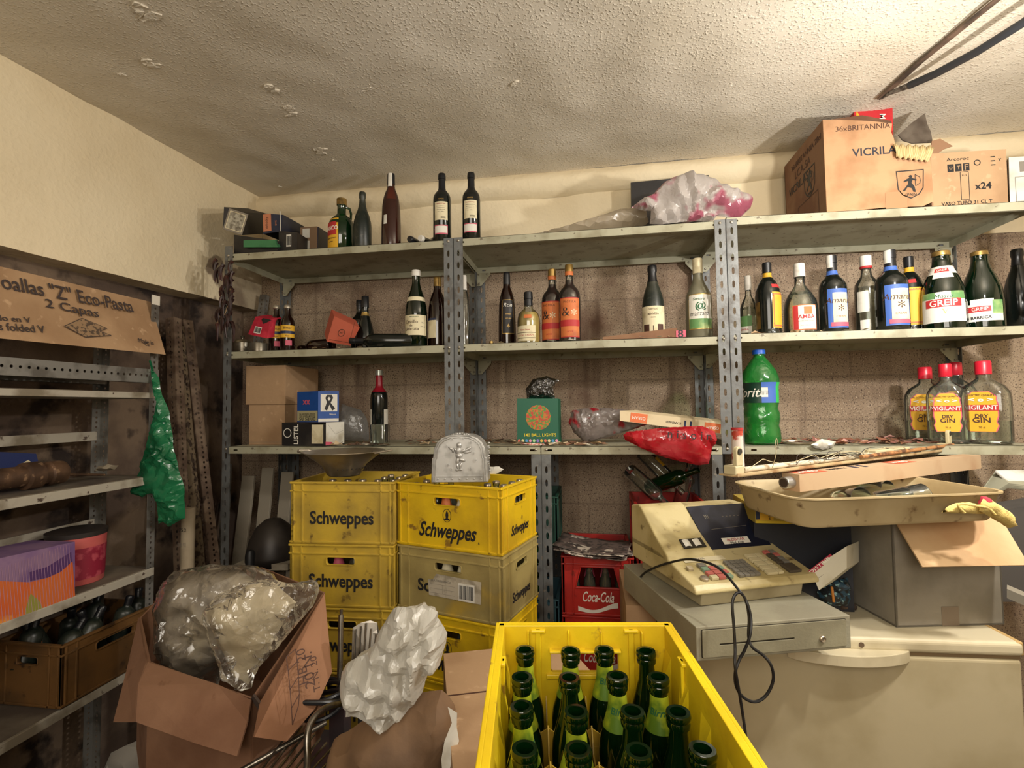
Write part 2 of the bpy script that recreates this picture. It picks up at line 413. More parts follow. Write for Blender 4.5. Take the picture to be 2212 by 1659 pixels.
# ---------------------------------------------------------------- metal shelving
M_POST = mat('grey_post_paint', '#6c6e6e', .42, .25, mix=('#565451', 14, .5, .62), mix2=('#8a8276', 60, .66, .7), bump=(60, .1))
M_SHELF = mat('greygreen_shelf_paint', '#a3a089', .5, .05, mix=('#8c876f', 9, .5, .65), mix2=('#6b6250', 45, .64, .68), bump=(40, .08))
M_BOLT = mat('zinc_bolt', '#a8a194', .35, .8)
M_SLOTB = mat('dusty_shelf_top', '#8a7c68', .9, mix=('#5d4d3e', 7, .45, .6))
SH_D = .47; PW = .0415; PITCH = .0547
def strip(g, L, w, pitch, hw, hh, M, round_=False, off=.5):
    """perforated flange: local x across 0..w, y up 0..L"""
    n = int(L/pitch); rest = L-n*pitch; y = 0
    if rest > 0: g.face([(0, n*pitch, 0), (w, n*pitch, 0), (w, L, 0), (0, L, 0)], M)
    for k in range(n):
        cy_ = (k+off)*pitch; cx = w/2; hs = []
        for (a, b) in ((1, .0), (.8, .75), (0, 1), (-.8, .75), (-1, 0), (-.8, -.75), (0, -1), (.8, -.75)): hs.append((cx+a*hw/2, cy_+b*hh/2))
        y0, y1 = k*pitch, (k+1)*pitch
        os_ = [(w, cy_), (w, y1), (cx, y1), (0, y1), (0, cy_), (0, y0), (cx, y0), (w, y0)]
        for i in range(8): g.face([(*hs[i], 0), (*os_[i], 0), (*os_[(i+1) % 8], 0), (*hs[(i+1) % 8], 0)], M)
def post(parent, x, y, z0, z1, sx, sy_, m=None, w=PW, pitch=PITCH, hw=.011, hh=.03, name='post', side=True):
    """angle post, corner at (x, y); flanges run towards sx and sy_"""
    g = G(); L = z1-z0
    Mf = Matrix(((sx, 0, 0, x), (0, 0, 1, y), (0, 1, 0, z0), (0, 0, 0, 1)))
    strip(g, L, w, pitch, hw, hh, Mf)
    Ms = Matrix(((0, 0, 1, x), (sy_, 0, 0, y), (0, 1, 0, z0), (0, 0, 0, 1)))
    strip(g, L, w, pitch, hw, hh, Ms)
    bmesh.ops.remove_doubles(g.b, verts=g.b.verts[:], dist=1e-5)
    return g.obj(name, m or M_POST, parent, solid=.0022, fix=False)
def shelf(parent, x0, x1, z, zr=None, y0=.003, y1=SH_D-.003, lip=.033, m=None, slots=True):
    zr = z if zr is None else zr; W = x1-x0
    g = G(); g.box(0, 0, -.0015, W, y1-y0, 0)
    hs = [rrect(.022, .008, .0038, 3, cx, -lip/2) for cx in (.035, W-.035)] if slots else []
    for yy in (0, y1-y0-.0015):
        g.plate([(0, 0), (W, 0), (W, -lip), (0, -lip)], hs, .0015, T(0, yy+.0015, 0) @ FRONT)
    g.box(0, 0, -lip, .0015, y1-y0, 0); g.box(W-.0015, 0, -lip, W, y1-y0, 0)
    g.box(0, .0015, -lip, W, .012, -lip+.0012); g.box(0, y1-y0-.012, -lip, W, y1-y0-.0015, -lip+.0012)
    a = math.atan2(zr-z, W)
    return g.obj('shelf_board', m or M_SHELF, parent, M=T(x0, y0, z) @ Matrix.Rotation(-a, 4, 'Y'))
def bolt(parent, x, y, z, sgn=-1, r=.0062):
    g = G(); g.lathe([(r, 0), (r*.95, .0022), (r*.6, .0042), (.001, .005)], T(x, y, z) @ RX(90 if sgn < 0 else -90), 12)
    return g.obj('bolt', M_BOLT, parent, smooth=True)
def gusset(parent, x, y, z, sx, s=.07):
    g = G(); g.plate([(0, 0), (s, 0), (s, -.012), (.02, -s), (0, -s)] if sx > 0 else [(0, 0), (0, -s), (-.02, -s), (-s, -.012), (-s, 0)], [], .0018, T(x, y, z) @ FRONT)
    o = g.obj('gusset_plate', M_SHELF, parent, fix=True); bolt(o, x+sx*.012, y-.002, z-s+.014, -1, .005); bolt(o, x+sx*(s-.016), y-.002, z-.008, -1, .005); return o
ZB, ZM, ZT = 1.384, 1.829, 2.301
M_GAL = mat('galvanised_angle', '#8d8b86', .45, .5, mix=('#6a6660', 12, .5, .62))
units = [(-.0143, 1.1131-.002, 'left'), (1.1131+.002, 2.2584-.002, 'middle'), (2.2584+.002, 3.37, 'right')]
lvl = {'left': ((2.301, 2.297), (1.831, 1.828)), 'middle': ((2.299, 2.3015), (1.8292, 1.826)), 'right': ((2.313, 2.296), (1.8335, 1.829))}
desc = {'left': 'grey slotted-post metal shelving bay in the corner, two sage shelves above the workbench-height board',
        'middle': 'grey slotted-post metal shelving bay in the middle, between the two pairs of front posts',
        'right': 'grey slotted-post metal shelving bay at the right, carrying the large torn carton on top'}
for x0, x1, nm in units:
    u = thing('metal_shelving_unit', desc[nm], 'shelving', (0, 0, 0), group='wall shelving bays')
    z0 = {'left': (0, 1.386), 'middle': (1.386, 1.352), 'right': (1.352, 0)}[nm]
    for k, (x, s) in enumerate(((x0, 1), (x1, -1))):
        pf = post(u, x, 0, z0[k], 2.336 if (nm == 'left' and k == 0) else 2.304, s, 1)
        post(u, x, SH_D, z0[k] if z0[k] < 1 else 1.386, 2.3, s, -1)
        for z in (2.29, 1.815) + ((1.372,) if z0[k] < 1.37 else ()): bolt(pf, x+s*PW/2, -.001, z)
    for (a, b) in lvl[nm]:
        shelf(u, x0+.002, x1-.002, a, b)
        gusset(u, x0+.004, SH_D-.02, a-.034, 1); gusset(u, x1-.004, SH_D-.02, b-.034, -1)
        gusset(u, x0+.004, .004, a-.034, 1, .03) if 0 else None
low = [(.03, 1.488, 'left', 'long grey-green board with its own slotted posts under the corner bay'), (1.491, 2.2143, 'middle', 'short grey-green board rack under the middle bay, above the red crate'), (2.3018, 3.36, 'right', 'grey-green board rack under the right bay, behind the lamp fitting')]
for x0, x1, nm, ds in low:
    u = thing('low_metal_rack', ds, 'shelving', (0, 0, 0), group='lower racks at bench height')
    shelf(u, x0, x1, ZB, ZB, y0=-.012 if nm != 'right' else .003, y1=SH_D-.003)
    for k, (x, s) in enumerate(((x0, 1), (x1, -1))):
        if nm != 'right':
            if nm == 'left' and k == 0: post(u, x+.03, SH_D-.03, 0, 1.35, s, -1); continue
            pf = post(u, x, -.008, 0, 1.350, s, 1, w=.040); bolt(pf, x+s*PW/2, -.013, 1.37)
        post(u, x, SH_D-.006, 0, 1.35, s, -1)
# ---------------------------------------------------------------- left rack (galvanised, along the left wall)
RX0, RXB = 0.0, -.26
rk = thing('metal_rack', 'old galvanised perforated-angle rack along the left wall', 'shelving', (0, 0, 0))
M_RSH = mat('dirty_white_shelf', '#a9a294', .6, .05, mix=('#7b7160', 8, .48, .62), mix2=('#4a3a30', 30, .66, .7), bump=(40, .1))
M_RTOP = mat('shelf_top_grime', '#6f6454', .9, mix=('#4a3e34', 6, .4, .6))
for y, sy_ in ((-.372, -1), (-1.42, 1)):
    a = post(rk, RX0, y, 0, 2.012, -1, sy_, m=M_GAL, w=.036, pitch=.0195, hw=.009, hh=.0095)
    b_ = post(rk, RXB, y, 0, 1.98, 1, sy_, m=M_GAL, w=.036, pitch=.0195, hw=.009, hh=.0095)
g = G().box(RX0-.0005, -.407, 1.975, RX0+.0015, -.371, 2.012); g.obj('white_paint_patch', mat('white_paint', '#d8d2c4', .6), rk)
def beam(x, z, h=.05, y0=-1.42, y1=-.372):
    g = G(); L = y1-y0
    strip(g, L, h, .024, .0095, .0095, Matrix(((0, 0, 1, x), (0, 1, 0, y0), (1, 0, 0, z), (0, 0, 0, 1))))
    bmesh.ops.remove_doubles(g.b, verts=g.b.verts[:], dist=1e-5)
    g.box(x-.035, y0, z-.001, x, y1, z+.001)
    g.obj('perforated_beam', M_GAL, rk, solid=.0022, fix=False)
beam(RX0+.003, 1.665, .052)
beam(RXB+.03, 1.665, .05)
for z, t in ((1.71, .012), (1.625, .022), (1.30, .03), (.945, .03), (.60, .03)):
    g = G(); z0 = z
    g.box(RXB, -1.42, z-t, RX0+.004, -.374, z)
    o = g.obj('shelf_board', M_RSH if z != 1.71 else M_GAL, rk, bevel=.002)
    if z < 1.7: G().box(RXB+.004, -1.415, z, RX0-.006, -.379, z+.002).obj('shelf_grime', M_RTOP, o)
G().box(RXB-.002, -1.42, 1.44, RXB+.004, -.39, 1.475).obj('back_rail', M_RSH, rk)
G().box(RXB-.002, -1.42, 1.10, RXB+.004, -.39, 1.13).obj('back_rail', M_RSH, rk)
# pipe strips on the ceiling
pts = [P(1900, 212, 'z', 2.778), P(1990, 130, 'z', 2.775), P(2150, 0, 'z', 2.775), P(2250, -80, 'z', 2.775)]
g = G()
def ribbon(g, pts, w, t):
    for a, b in zip(pts, pts[1:]):
        d = (b-a).normalized(); s = Vector((d.y, -d.x, 0)).normalized()*w/2; h = Vector((0, 0, t))
        lo = [a-s-h, a+s-h, b+s-h, b-s-h]; hi = [q+h for q in lo]
        g.face(lo); g.face(hi); [g.face([lo[i], lo[(i+1) % 4], hi[(i+1) % 4], hi[i]]) for i in range(4)]
ribbon(g, pts, .02, .006)
tag(g.obj('cable_strip', mat('brown_tape', '#6b5648', .6, mix=('#3d332c', 12, .45, .6))), 'flat brown strip fixed to the ceiling above the torn carton', 'cable')
t_ = thing('hose', 'sagging black hose with bare grey end hanging from the ceiling', 'hose')
q = [P(1900, 214, 'z', 2.775), P(1925, 200, 'z', 2.765), P(1965, 184, 'z', 2.752), P(2020, 160, 'z', 2.735), P(2110, 112, 'z', 2.715), P(2212, 48, 'z', 2.71), P(2300, -20, 'z', 2.73), P(2420, -130, 'z', 2.785)]
G().tube(q[2:], .0135, 12).obj('rubber_sleeve', mat('black_rubber', '#2a2c30', .5), t_, smooth=True)
G().tube(q[:3], lambda f: .004+.008*f, 10).obj('bare_end', mat('dusty_core', '#6f675c', .7, mix=('#3a332c', 60, .45, .6)), t_, smooth=True)
# ---------------------------------------------------------------- bottles
BORD = [(.9, 0), (1, .012), (1, .60), (.97, .655), (.84, .70), (.6, .735), (.42, .765), (.37, .80), (.35, .92), (.40, .925), (.40, .965), (.37, 1)]
BURG = [(.93, 0), (1, .012), (1, .44), (.93, .54), (.74, .65), (.52, .745), (.38, .82), (.34, .90), (.40, .93), (.40, .96), (.37, 1)]
CAVA = [(.93, 0), (1, .012), (1, .42), (.95, .50), (.78, .60), (.52, .70), (.38, .79), (.33, .89), (.38, .90), (.38, .965), (.34, 1)]
SPIR = [(.93, 0), (1, .012), (1, .57), (.96, .62), (.80, .675), (.52, .72), (.38, .76), (.35, .80), (.33, .90), (.36, .905), (.34, 1)]
TAPR = [(.98, 0), (1, .012), (.985, .30), (.92, .55), (.80, .66), (.62, .74), (.42, .80), (.38, .84), (.36, .97), (.34, 1)]
FLAS = [(.85, 0), (1, .02), (1, .36), (.92, .48), (.70, .58), (.42, .66), (.32, .70), (.29, .80), (.33, .81), (.31, 1)]
JUG = [(.93, 0), (1, .015), (1, .47), (.96, .54), (.84, .61), (.6, .67), (.4, .71), (.33, .74), (.32, .88), (.36, .89), (.36, 1)]
PET = [(.72, 0), (.95, .02), (1, .06), (.97, .15), (.90, .20), (.98, .27), (.97, .33), (.86, .38), (.93, .43), (.93, .62), (1, .66), (.99, .70), (.86, .78), (.60, .86), (.36, .92), (.28, .94), (.28, .955), (.36, .957), (.36, .962), (.26, .964), (.26, 1)]
ROND = [(.93, 0), (1, .012), (1, .42), (.97, .50), (.85, .585), (.62, .645), (.42, .68), (.36, .72), (.34, .86), (.38, .865), (.35, 1)]
GRAP = [(.93, 0), (1, .012), (.98, .36), (.90, .52), (.72, .66), (.52, .76), (.42, .85), (.38, .94), (.40, .95), (.38, 1)]
G_DK = mat('dark_glass', '#0d1210', .16, coat=.3, mix=('#2c2c24', 6, .5, .75))
G_DUST = mat('dusty_dark_glass', '#1a211c', .38, mix=('#4d4c40', 9, .48, .72), mix2=('#37382f', 60, .6, .66))
G_GREEN = film('green_glass', '#2f7d3c', opac=.25, rough=.06, diff='#1c5a2b')
G_DGREEN = film('deep_green_glass', '#123f20', opac=.35, rough=.05, diff='#0c2e18', gl=1.2)
G_CLEAR = film('clear_glass', '#f8fcf8', opac=.04, rough=.05, diff='#c9cfc6', gl=1.1)
G_BROWN = film('brown_glass', '#5b2a16', opac=.3, rough=.06, diff='#3c1a10')
G_ROSE = film('rose_glass', '#b06a50', opac=.4, rough=.1, diff='#5b2e22')
L_COLA = mat('dark_red_liquor', '#2a0c0a', .1, coat=.6)
L_CREAM = mat('yellow_cream_liquor', '#b39b58', .35, coat=.6, mix=('#9c8444', 5, .4, .6))
L_APPLE = mat('cloudy_green_liquor', '#8e8a66', .35, coat=.5)
L_AMB = mat('amber_liquor', '#4a1c12', .1, coat=.6)
L_CLR = film('clear_liquor', '#f4f8f2', opac=.03, rough=.05, diff='#c0c8c0')
C_BLK = mat('black_capsule', '#15161a', .35); C_WHT = mat('white_cap', '#dcd8d0', .45, mix=('#b9b0a0', 20, .55, .7)); C_RED = mat('red_capsule', '#8e1526', .35)
C_GLD = mat('gold_cap', '#a3854a', .35, .7, mix=('#6f5a34', 20, .5, .65)); C_BLU = mat('blue_cap', '#1d56b8', .4); C_CORK = mat('cork', '#a4765a', .8, mix=('#6e4736', 40, .45, .6))
C_RED2 = mat('bright_red_cap', '#c81f34', .35)
PA_CR = mat('cream_paper', '#d9cfae', .75, mix=('#b8a983', 18, .5, .7)); PA_WH = mat('white_paper', '#d9d6cc', .75, mix=('#bcb5a4', 14, .52, .7)); PA_YE = mat('yellow_paper', '#d7a62a', .6, mix=('#b88a20', 14, .5, .7))
PA_OR = mat('orange_paper', '#c9703a', .6, mix=('#9c4f28', 14, .5, .7)); PA_RED = mat('red_paper', '#b02a2c', .6); PA_BLU = mat('blue_paper', '#3f63b0', .55); PA_GRN = mat('green_paper', '#5e8a52', .6, mix=('#a9b77a', 12, .45, .65))
PA_GOLD = mat('gold_foil', '#b89a58', .35, .6); PA_PINK = mat('pink_paper', '#c2566c', .6); PA_BLK = mat('black_paper', '#1c1818', .5); PA_NAVY = mat('navy_paper', '#1d2848', .5)
INK = mat('black_ink', '#1b1a1c', .6); INK_W = mat('white_ink', '#e3dfd4', .6); INK_R = mat('red_ink', '#a4242a', .6); INK_G = mat('green_ink', '#1f5a34', .6); INK_B = mat('brown_ink', '#4a2e22', .7); INK_Y = mat('yellow_ink', '#e0c832', .6); INK_GOLD = mat('gold_ink', '#c9a45c', .4, .4); INK_GR = mat('grey_ink', '#7c766c', .7)
def face_cam(p): return math.atan2(CAM[0]-p[0], -(CAM[1]-p[1]))
def rad(prof, R, H):
    def f(z):
        t = z/H
        for (r0, z0), (r1, z1) in zip(prof, prof[1:]):
            if z0 <= t <= z1: return R*(r0+(r1-r0)*(t-z0)/max(z1-z0, 1e-6))
        return R*prof[-1][0]
    return f
def cpatch(f, z0, z1, a0, aw, off=.0006, nz=5, ry=1):
    g = G(); a0 = math.radians(a0); aw = math.radians(aw)
    n = max(4, int(abs(aw)/.16))
    g.grid(lambda i, j: Vector(((f(z0+(z1-z0)*j)+off)*math.sin(a0+aw*(i-.5)), -(f(z0+(z1-z0)*j)+off)*ry*math.cos(a0+aw*(i-.5)), z0+(z1-z0)*j)), n, nz)
    return g
def build_bottle(t, R, H, prof, glass, cap=None, labels=(), texts=(), liquid=None, capname='cap', seg=28, neck=None):
    f = rad(prof, R, H); pts = [(r*R, z*H) for r, z in prof]
    g = G().lathe([(.001, .004)]+pts+([(pts[-1][0]*.72, H), (pts[-1][0]*.7, H-.02)] if not cap else []), seg=seg, cap=True) if cap else G().lathe([(.001, .004)]+pts+[(pts[-1][0]*.75, H), (pts[-1][0]*.7, H-.03)], seg=seg, cap=False)
    g.obj('glass_body', glass, t, smooth=50)
    if liquid:
        lm, lf = liquid; zs = sorted({z*H for r, z in prof if z < lf} | {lf*H})
        G().lathe([(.001, .006)]+[(max(.002, f(z)-.0022), max(z, .006)) for z in zs]+[(.001, lf*H)], seg=seg, cap=False).obj('liquid', lm, t, smooth=50)
    if cap:
        cm, c0 = cap[0], cap[1]; k = cap[2] if len(cap) > 2 else 1.0; e = .0012
        zs = sorted({z*H for r, z in prof if z > c0} | {c0*H})
        pr = [(f(z)*k+e, z) for z in zs]; pr = [(pr[0][0]-.001, c0*H-.0005)]+pr+[(pr[-1][0]*.9, H+.002), (.001, H+.002)]
        G().lathe(pr, seg=seg, cap=False).obj(capname, cm, t, smooth=40)
    for lb in labels:
        z0, z1, a0, aw, m = lb[:5]; off = lb[5] if len(lb) > 5 else .0006
        cpatch(f, z0*H, z1*H, a0, aw, off).obj(lb[6] if len(lb) > 6 else 'paper_label', m, t, smooth='all', fix=False)
    for tx in texts:
        s, size, z, a0, m = tx[:5]; k = tx[5] if len(tx) > 5 else {}
        cyltext(s, size*R, m, t, z*H, (lambda q: f(q)), a0, **k)
def bottle(name, label, u, vtop, wpx, Y, zb, prof, glass, cap=None, labels=(), texts=(), liquid=None, group=None, cat='bottle', vmid=None, rot=0, **k):
    zt = P(u, vtop, 'y', Y).z; vm = vmid or vtop+60; p = P(u, vm, 'y', Y); p.z = zb; H = zt-zb
    R = wpx/2/FPX*depth(p)
    t = thing(name, label, cat, p, face_cam(p)+math.radians(rot), group)
    build_bottle(t, R, H, prof, glass, cap, labels, texts, liquid, **k); return t
ZT_, ZM_, ZB_ = 2.3005, 1.8305, 1.3845
GT = 'bottles standing on the top shelf'; GM1 = 'bottles on the middle shelf of the corner bay'; GM2 = 'bottles on the middle shelf of the middle bay'; GM3 = 'bottles on the middle shelf of the right bay'
# --- top shelf
t = bottle('jug_bottle', 'wide dusty green glass jug bottle with yellow label and gold cap on top shelf', 738, 431, 56, .13, ZT_, JUG, G_GREEN, (C_GLD, .89), [(.06, .60, -62, 95, PA_YE), (.30, .53, -62, 78, PA_RED, .0012)], [('BIANCO', .42, .415, -52, INK_W, dict(bold=.0004, sx=.8)), ('GRAN VERMUT', .13, .24, -50, INK_B), ('1 LITRO', .12, .18, -50, INK_B)], (mat('green_wine', '#1f4a2c', .25, mix=('#2f5f3a', 5, .4, .6)), .55), GT)
G().tube([(.02, -.002, .24*1.0), (.037, -.002, .235), (.044, -.002, .21), (.042, -.002, .175)], .006, 8).obj('handle', G_GREEN, t, smooth=True)
bottle('wine_bottle', 'dusty dark sparkling wine bottle with bare cork, beside the green jug', 783, 416, 38, .10, ZT_, CAVA, G_DUST, (C_CORK, .955, .8), group=GT, capname='cork')
bottle('wine_bottle', 'tall tapering brownish rose bottle with white paper strip over its black cap', 845, 377, 42, .09, ZT_, TAPR, G_ROSE, (C_BLK, .86), [(.30, .42, -38, 22, PA_WH), (.82, 1.0, -15, 60, PA_WH, .0022, 'paper_strip')], (), (L_AMB, .64), GT)
for u, vt, ds in ((955, 377, 'dark red wine bottle with cream back label, left of the upright pair'), (1018, 375, 'dark red wine bottle with cream back label, right of the upright pair')):
    bottle('wine_bottle', ds, u, vt, 39, .06, ZT_, BORD, G_DK, (C_BLK, .72), [(.30, .56, -8, 88, PA_CR), (.10, .23, -8, 88, PA_PINK), (.115, .215, -8, 82, PA_WH, .0012)],
           [('SANGRE DE TORO', .12, .53, -8, INK_R), ('Vino tinto elaborado con', .1, .495, -8, INK_GR), ('las mejores uvas de la', .1, .47, -8, INK_GR), ('zona y criado en roble', .1, .445, -8, INK_GR), ('75 cl     13,5% vol', .1, .415, -8, INK_GR), ('||||||||||', .2, .335, 6, INK, dict(bold=.0001)), ('ABADE', .2, .595, -8, INK_GOLD)], None, GT)
def lying(name, label, p0, p1, R, prof, glass, cap=None, labels=(), group=None, **k):
    p0, p1 = Vector(p0), Vector(p1); d = p1-p0; t = thing(name, label, 'bottle', p0, group=group); t.rotation_mode = 'QUATERNION'
    t.rotation_quaternion = d.to_track_quat('Z', 'Y'); t.rotation_mode = 'XYZ'; t.rotation_euler = d.to_track_quat('Z', 'Y').to_euler()
    build_bottle(t, R, d.length, prof, glass, cap, labels, **k); return t
for (u, v, ds, q) in ((885, 517, 'dark bottle lying with its ringed mouth towards the room, nearest the tapering bottle', 0), (908, 513, 'dark bottle lying with white cap end towards the room, beside the upright pair', .012)):
    p = P(u, v, 'y', .05); e = p+Vector((.07+q*3, .29, .0)); R = .036; b0 = Vector((e.x, e.y, ZT_+R+.001)); tip = Vector((p.x, p.y, ZT_+.030))
    lying('wine_bottle', ds, b0, tip, R, BORD, G_DUST if q == 0 else G_DK, (C_BLK, .8) if q == 0 else (C_WHT, .95))
# --- middle shelf, corner bay
for u, vt, ds in ((597, 661, 'small brown bottle with yellow label half hidden by the red carton'), (621, 660, 'small brown bottle with yellow label and pink seal, left end of shelf')):
    bottle('small_bottle', ds, u, vt, 30, .12 if u < 600 else .10, ZM_, [(.93, 0), (1, .02), (1, .60), (.9, .68), (.55, .76), (.40, .82), (.38, .93), (.46, .94), (.46, .97), (.4, 1)], G_BROWN, (mat('crown_tin', '#b5aea0', .3, .7), .93), [(.30, .56, 0, 130, PA_YE), (.38, .44, 0, 130, PA_NAVY, .0011), (.13, .24, 10, 50, PA_PINK)], [('Bitter', .5, .50, 0, INK_B), ('Kas', .34, .335, 0, INK_B)], (L_AMB, .66), 'pair of small brown bottles')
bottle('liqueur_bottle', 'dark tapering bottle standing behind the orange cube box', 789, 641, 42, .14, ZM_, [(.95, 0), (1, .02), (.95, .25), (.75, .45), (.5, .6), (.36, .68), (.33, .78), (.36, .8), (.34, 1)], G_DK, (C_BLK, .80), [(.64, .70, 0, 300, PA_GOLD)], group=GM1)
bottle('liqueur_bottle', 'dark bottle mostly hidden behind the orange cube box, only its black neck showing', 776, 650, 34, .27, ZM_, SPIR, G_DK, (C_BLK, .84), group=GM1)
bottle('wine_bottle', 'green glass bottle with white cap and large cream label, middle shelf', 899, 585, 47, .07, ZM_, BURG, G_DGREEN, (C_WHT, .925), [(.14, .40, -12, 150, PA_CR), (.585, .64, 0, 200, PA_CR)], [('Castillo', .42, .31, -28, INK_B), ('de', .3, .265, -28, INK_B), ('Liebrota', .42, .22, -28, INK_B), ('75 cl', .16, .30, 35, INK_GR), ('11% vol', .16, .25, 35, INK_GR), ('VINO BLANCO', .13, .375, -12, INK_G)], (mat('green_dark_wine', '#14301c', .2), .70), GM1)
bottle('liqueur_bottle', 'clear-necked brandy bottle with cream label, half behind the slotted post', 945, 600, 42, .10, ZM_, TAPR, G_BROWN, (C_GLD, .87), [(.12, .40, -45, 70, PA_CR), (.37, .40, -45, 70, PA_NAVY, .0011)], (), (L_AMB, .62), GM1)
lying('wine_bottle', 'dark wine bottle lying on its side with its neck towards the orange cube box', P(884, 737, 'y', .05) + Vector((.02, 0, 0)), P(752, 735, 'y', .0)+Vector((0, .02, 0)), .034, BORD, G_DK, (C_BLK, .78), [(.18, .34, -60, 80, PA_CR)])
# --- middle shelf, middle bay
bottle('liqueur_bottle', 'slim clear bottle with white top just right of the paired slotted posts', 1003, 596, 26, .15, ZM_, TAPR, G_CLEAR, (C_WHT, .80), group=GM2)
bottle('rum_bottle', 'slim dark brown rum bottle with black label outlined in gold', 1095, 590, 38, .14, ZM_, TAPR, G_BROWN, (C_BLK, .84), [(.155, .615, 8, 84, PA_GOLD), (.162, .608, 8, 78, PA_BLK, .0012)], [('Ron', .62, .54, 4, PA_WH, dict(shear=.3)), ('ANEJO', .2, .42, 8, INK_GOLD), ('DESTILERIAS', .13, .36, 8, INK_GOLD), ('*', .9, .24, 8, INK_GOLD)], (L_COLA, .7), GM2)
bottle('liqueur_bottle', 'short round-shouldered bottle of yellow cream liqueur with black cap', 1142, 632, 49, .09, ZM_, ROND, G_CLEAR, (C_BLK, .74), [(.04, .33, -20, 110, PA_CR), (.09, .2, -20, 110, INK_B, .0012), (.10, .19, -20, 110, PA_CR, .0014), (.47, .54, -5, 40, PA_OR)], [('ROYAL CREAM', .22, .145, -20, INK_R), ('Gran Licor', .2, .25, -20, INK_R)], (L_CREAM, .60), GM2)
for u, vt, Y, ds in ((1193, 583, .14, 'dark liqueur bottle with orange label, rear one of the matching pair'), (1230, 573, .08, 'dark liqueur bottle with orange pictorial label, front one of the matching pair')):
    bottle('liqueur_bottle', ds, u, vt, 47, Y, ZM_, SPIR, G_CLEAR, (C_GLD, .86), [(.05, .555, -20 if u < 1200 else 0, 112, PA_RED), (.06, .545, -20 if u < 1200 else 0, 107, PA_OR, .0012), (.19, .27, -20 if u < 1200 else 0, 112, PA_RED, .0018), (.86, .91, 0, 330, PA_OR, .0022)],
           [('PASTELA', .3, .50, -20 if u < 1200 else 0, INK_B), ('MANZANILLA', .2, .23, -20 if u < 1200 else 0, PA_YE), ('LICOR', .2, .12, -20 if u < 1200 else 0, INK_R), ('&', 1.2, .37, -38 if u < 1200 else -22, INK), ('*', 1.3, .33, 0 if u < 1200 else 22, PA_CR)], (L_COLA, .80), GM2)
bottle('wine_bottle', 'dusty dark sloping-shouldered wine bottle with beige label, behind the long flat carton', 1410, 575, 47, .11, ZM_, BURG, G_DUST, (C_BLK, .78), [(.06, .44, 0, 150, PA_CR), (.07, .20, -38, 34, INK_B, .0011), (.07, .20, 38, 34, INK_B, .0011)], [('CASTILLO', .2, .40, 0, INK_B), ('BENVESA', .24, .335, 0, INK_B), ('TINTO', .14, .29, 0, INK_B), ('\\ | /', .9, .13, 0, INK_B)], None, GM2)
bottle('liqueur_bottle', 'frosted apple liqueur bottle with green and gold label beside the paired posts', 1508, 560, 55, .10, ZM_, [(.93, 0), (1, .012), (1, .48), (.93, .55), (.72, .62), (.48, .70), (.38, .76), (.36, .82), (.36, 1)], film('frosted_glass', '#cfcdb8', opac=.6, rough=.25, diff='#a9a48c'), (PA_CR, .815), [(.10, .535, 8, 110, PA_GOLD), (.11, .525, 8, 104, PA_WH, .0012), (.11, .23, 8, 104, PA_GRN, .0016)], [('Sonora', .3, .47, 0, INK_G, dict(shear=.3)), ('manzana', .52, .29, 4, INK, dict(sx=.8)), ('@', .8, .385, 8, INK_G, dict(bold=.001))], (L_APPLE, .74), GM2)
# --- middle shelf, right bay
bottle('spirit_bottle', 'clear flask-shouldered spirit bottle with white cap next to the paired posts', 1617, 597, 40, .20, ZM_, FLAS, G_CLEAR, (C_WHT, .78), [(.10, .36, -30, 90, PA_GRN), (.1, .2, -30, 90, PA_WH, .0012)], [('SAMBA', .3, .15, -30, INK_R)], (L_CLR, .5), GM3)
def coffee(u, vt, w, Y, ds, lab, a0, txt):
    return bottle('liqueur_bottle', ds, u, vt, w, Y, ZM_, [(.93, 0), (1, .01), (.97, .05), (.97, .07), (.93, .08), (.93, .09), (.95, .40), (.97, .55), (.9, .63), (.7, .72), (.5, .77), (.36, .80), (.31, .84), (.33, .86), (.33, 1)], G_DK, (C_BLK, .87), [(.10, .58, a0, 85, PA_YE), (.12, .56, a0, 75, PA_OR, .0011), (.14, .54, a0, 68, PA_YE, .0016), (.80, .86, 0, 300, PA_YE), (.64, .69, a0-10, 60, PA_RED), (.10, .46, a0-130, 60, C_GLD)], txt, None, GM3)
coffee(1658, 569, 52, .11, 'black-brown coffee liqueur bottle seen from its side with amber labels', 0, 62, [('HECHO EN MEXICO', .14, .16, 62, INK_R), ('O', 1.0, .46, 62, INK_R), ('LICOR DE CAFE', .15, .25, 62, INK_R)])
bottle('spirit_bottle', 'clear cachaca bottle with white cap and square white label with a peach', 1728, 571, 66, .12, ZM_, FLAS, G_CLEAR, (C_WHT, .82), [(.06, .40, 14, 84, PA_OR), (.07, .39, 14, 78, PA_WH, .0012), (.07, .39, -16, 16, PA_RED, .0018), (.27, .37, 24, 26, PA_OR, .0020, 'peach_picture')], [('SAMBA', .36, .235, 14, INK_R, dict(bold=.0004)), ('licor de melocoton', .13, .18, 14, INK_GR), ('70 cl  20% vol', .1, .12, 14, INK_GR)], (L_CLR, .6), GM3)
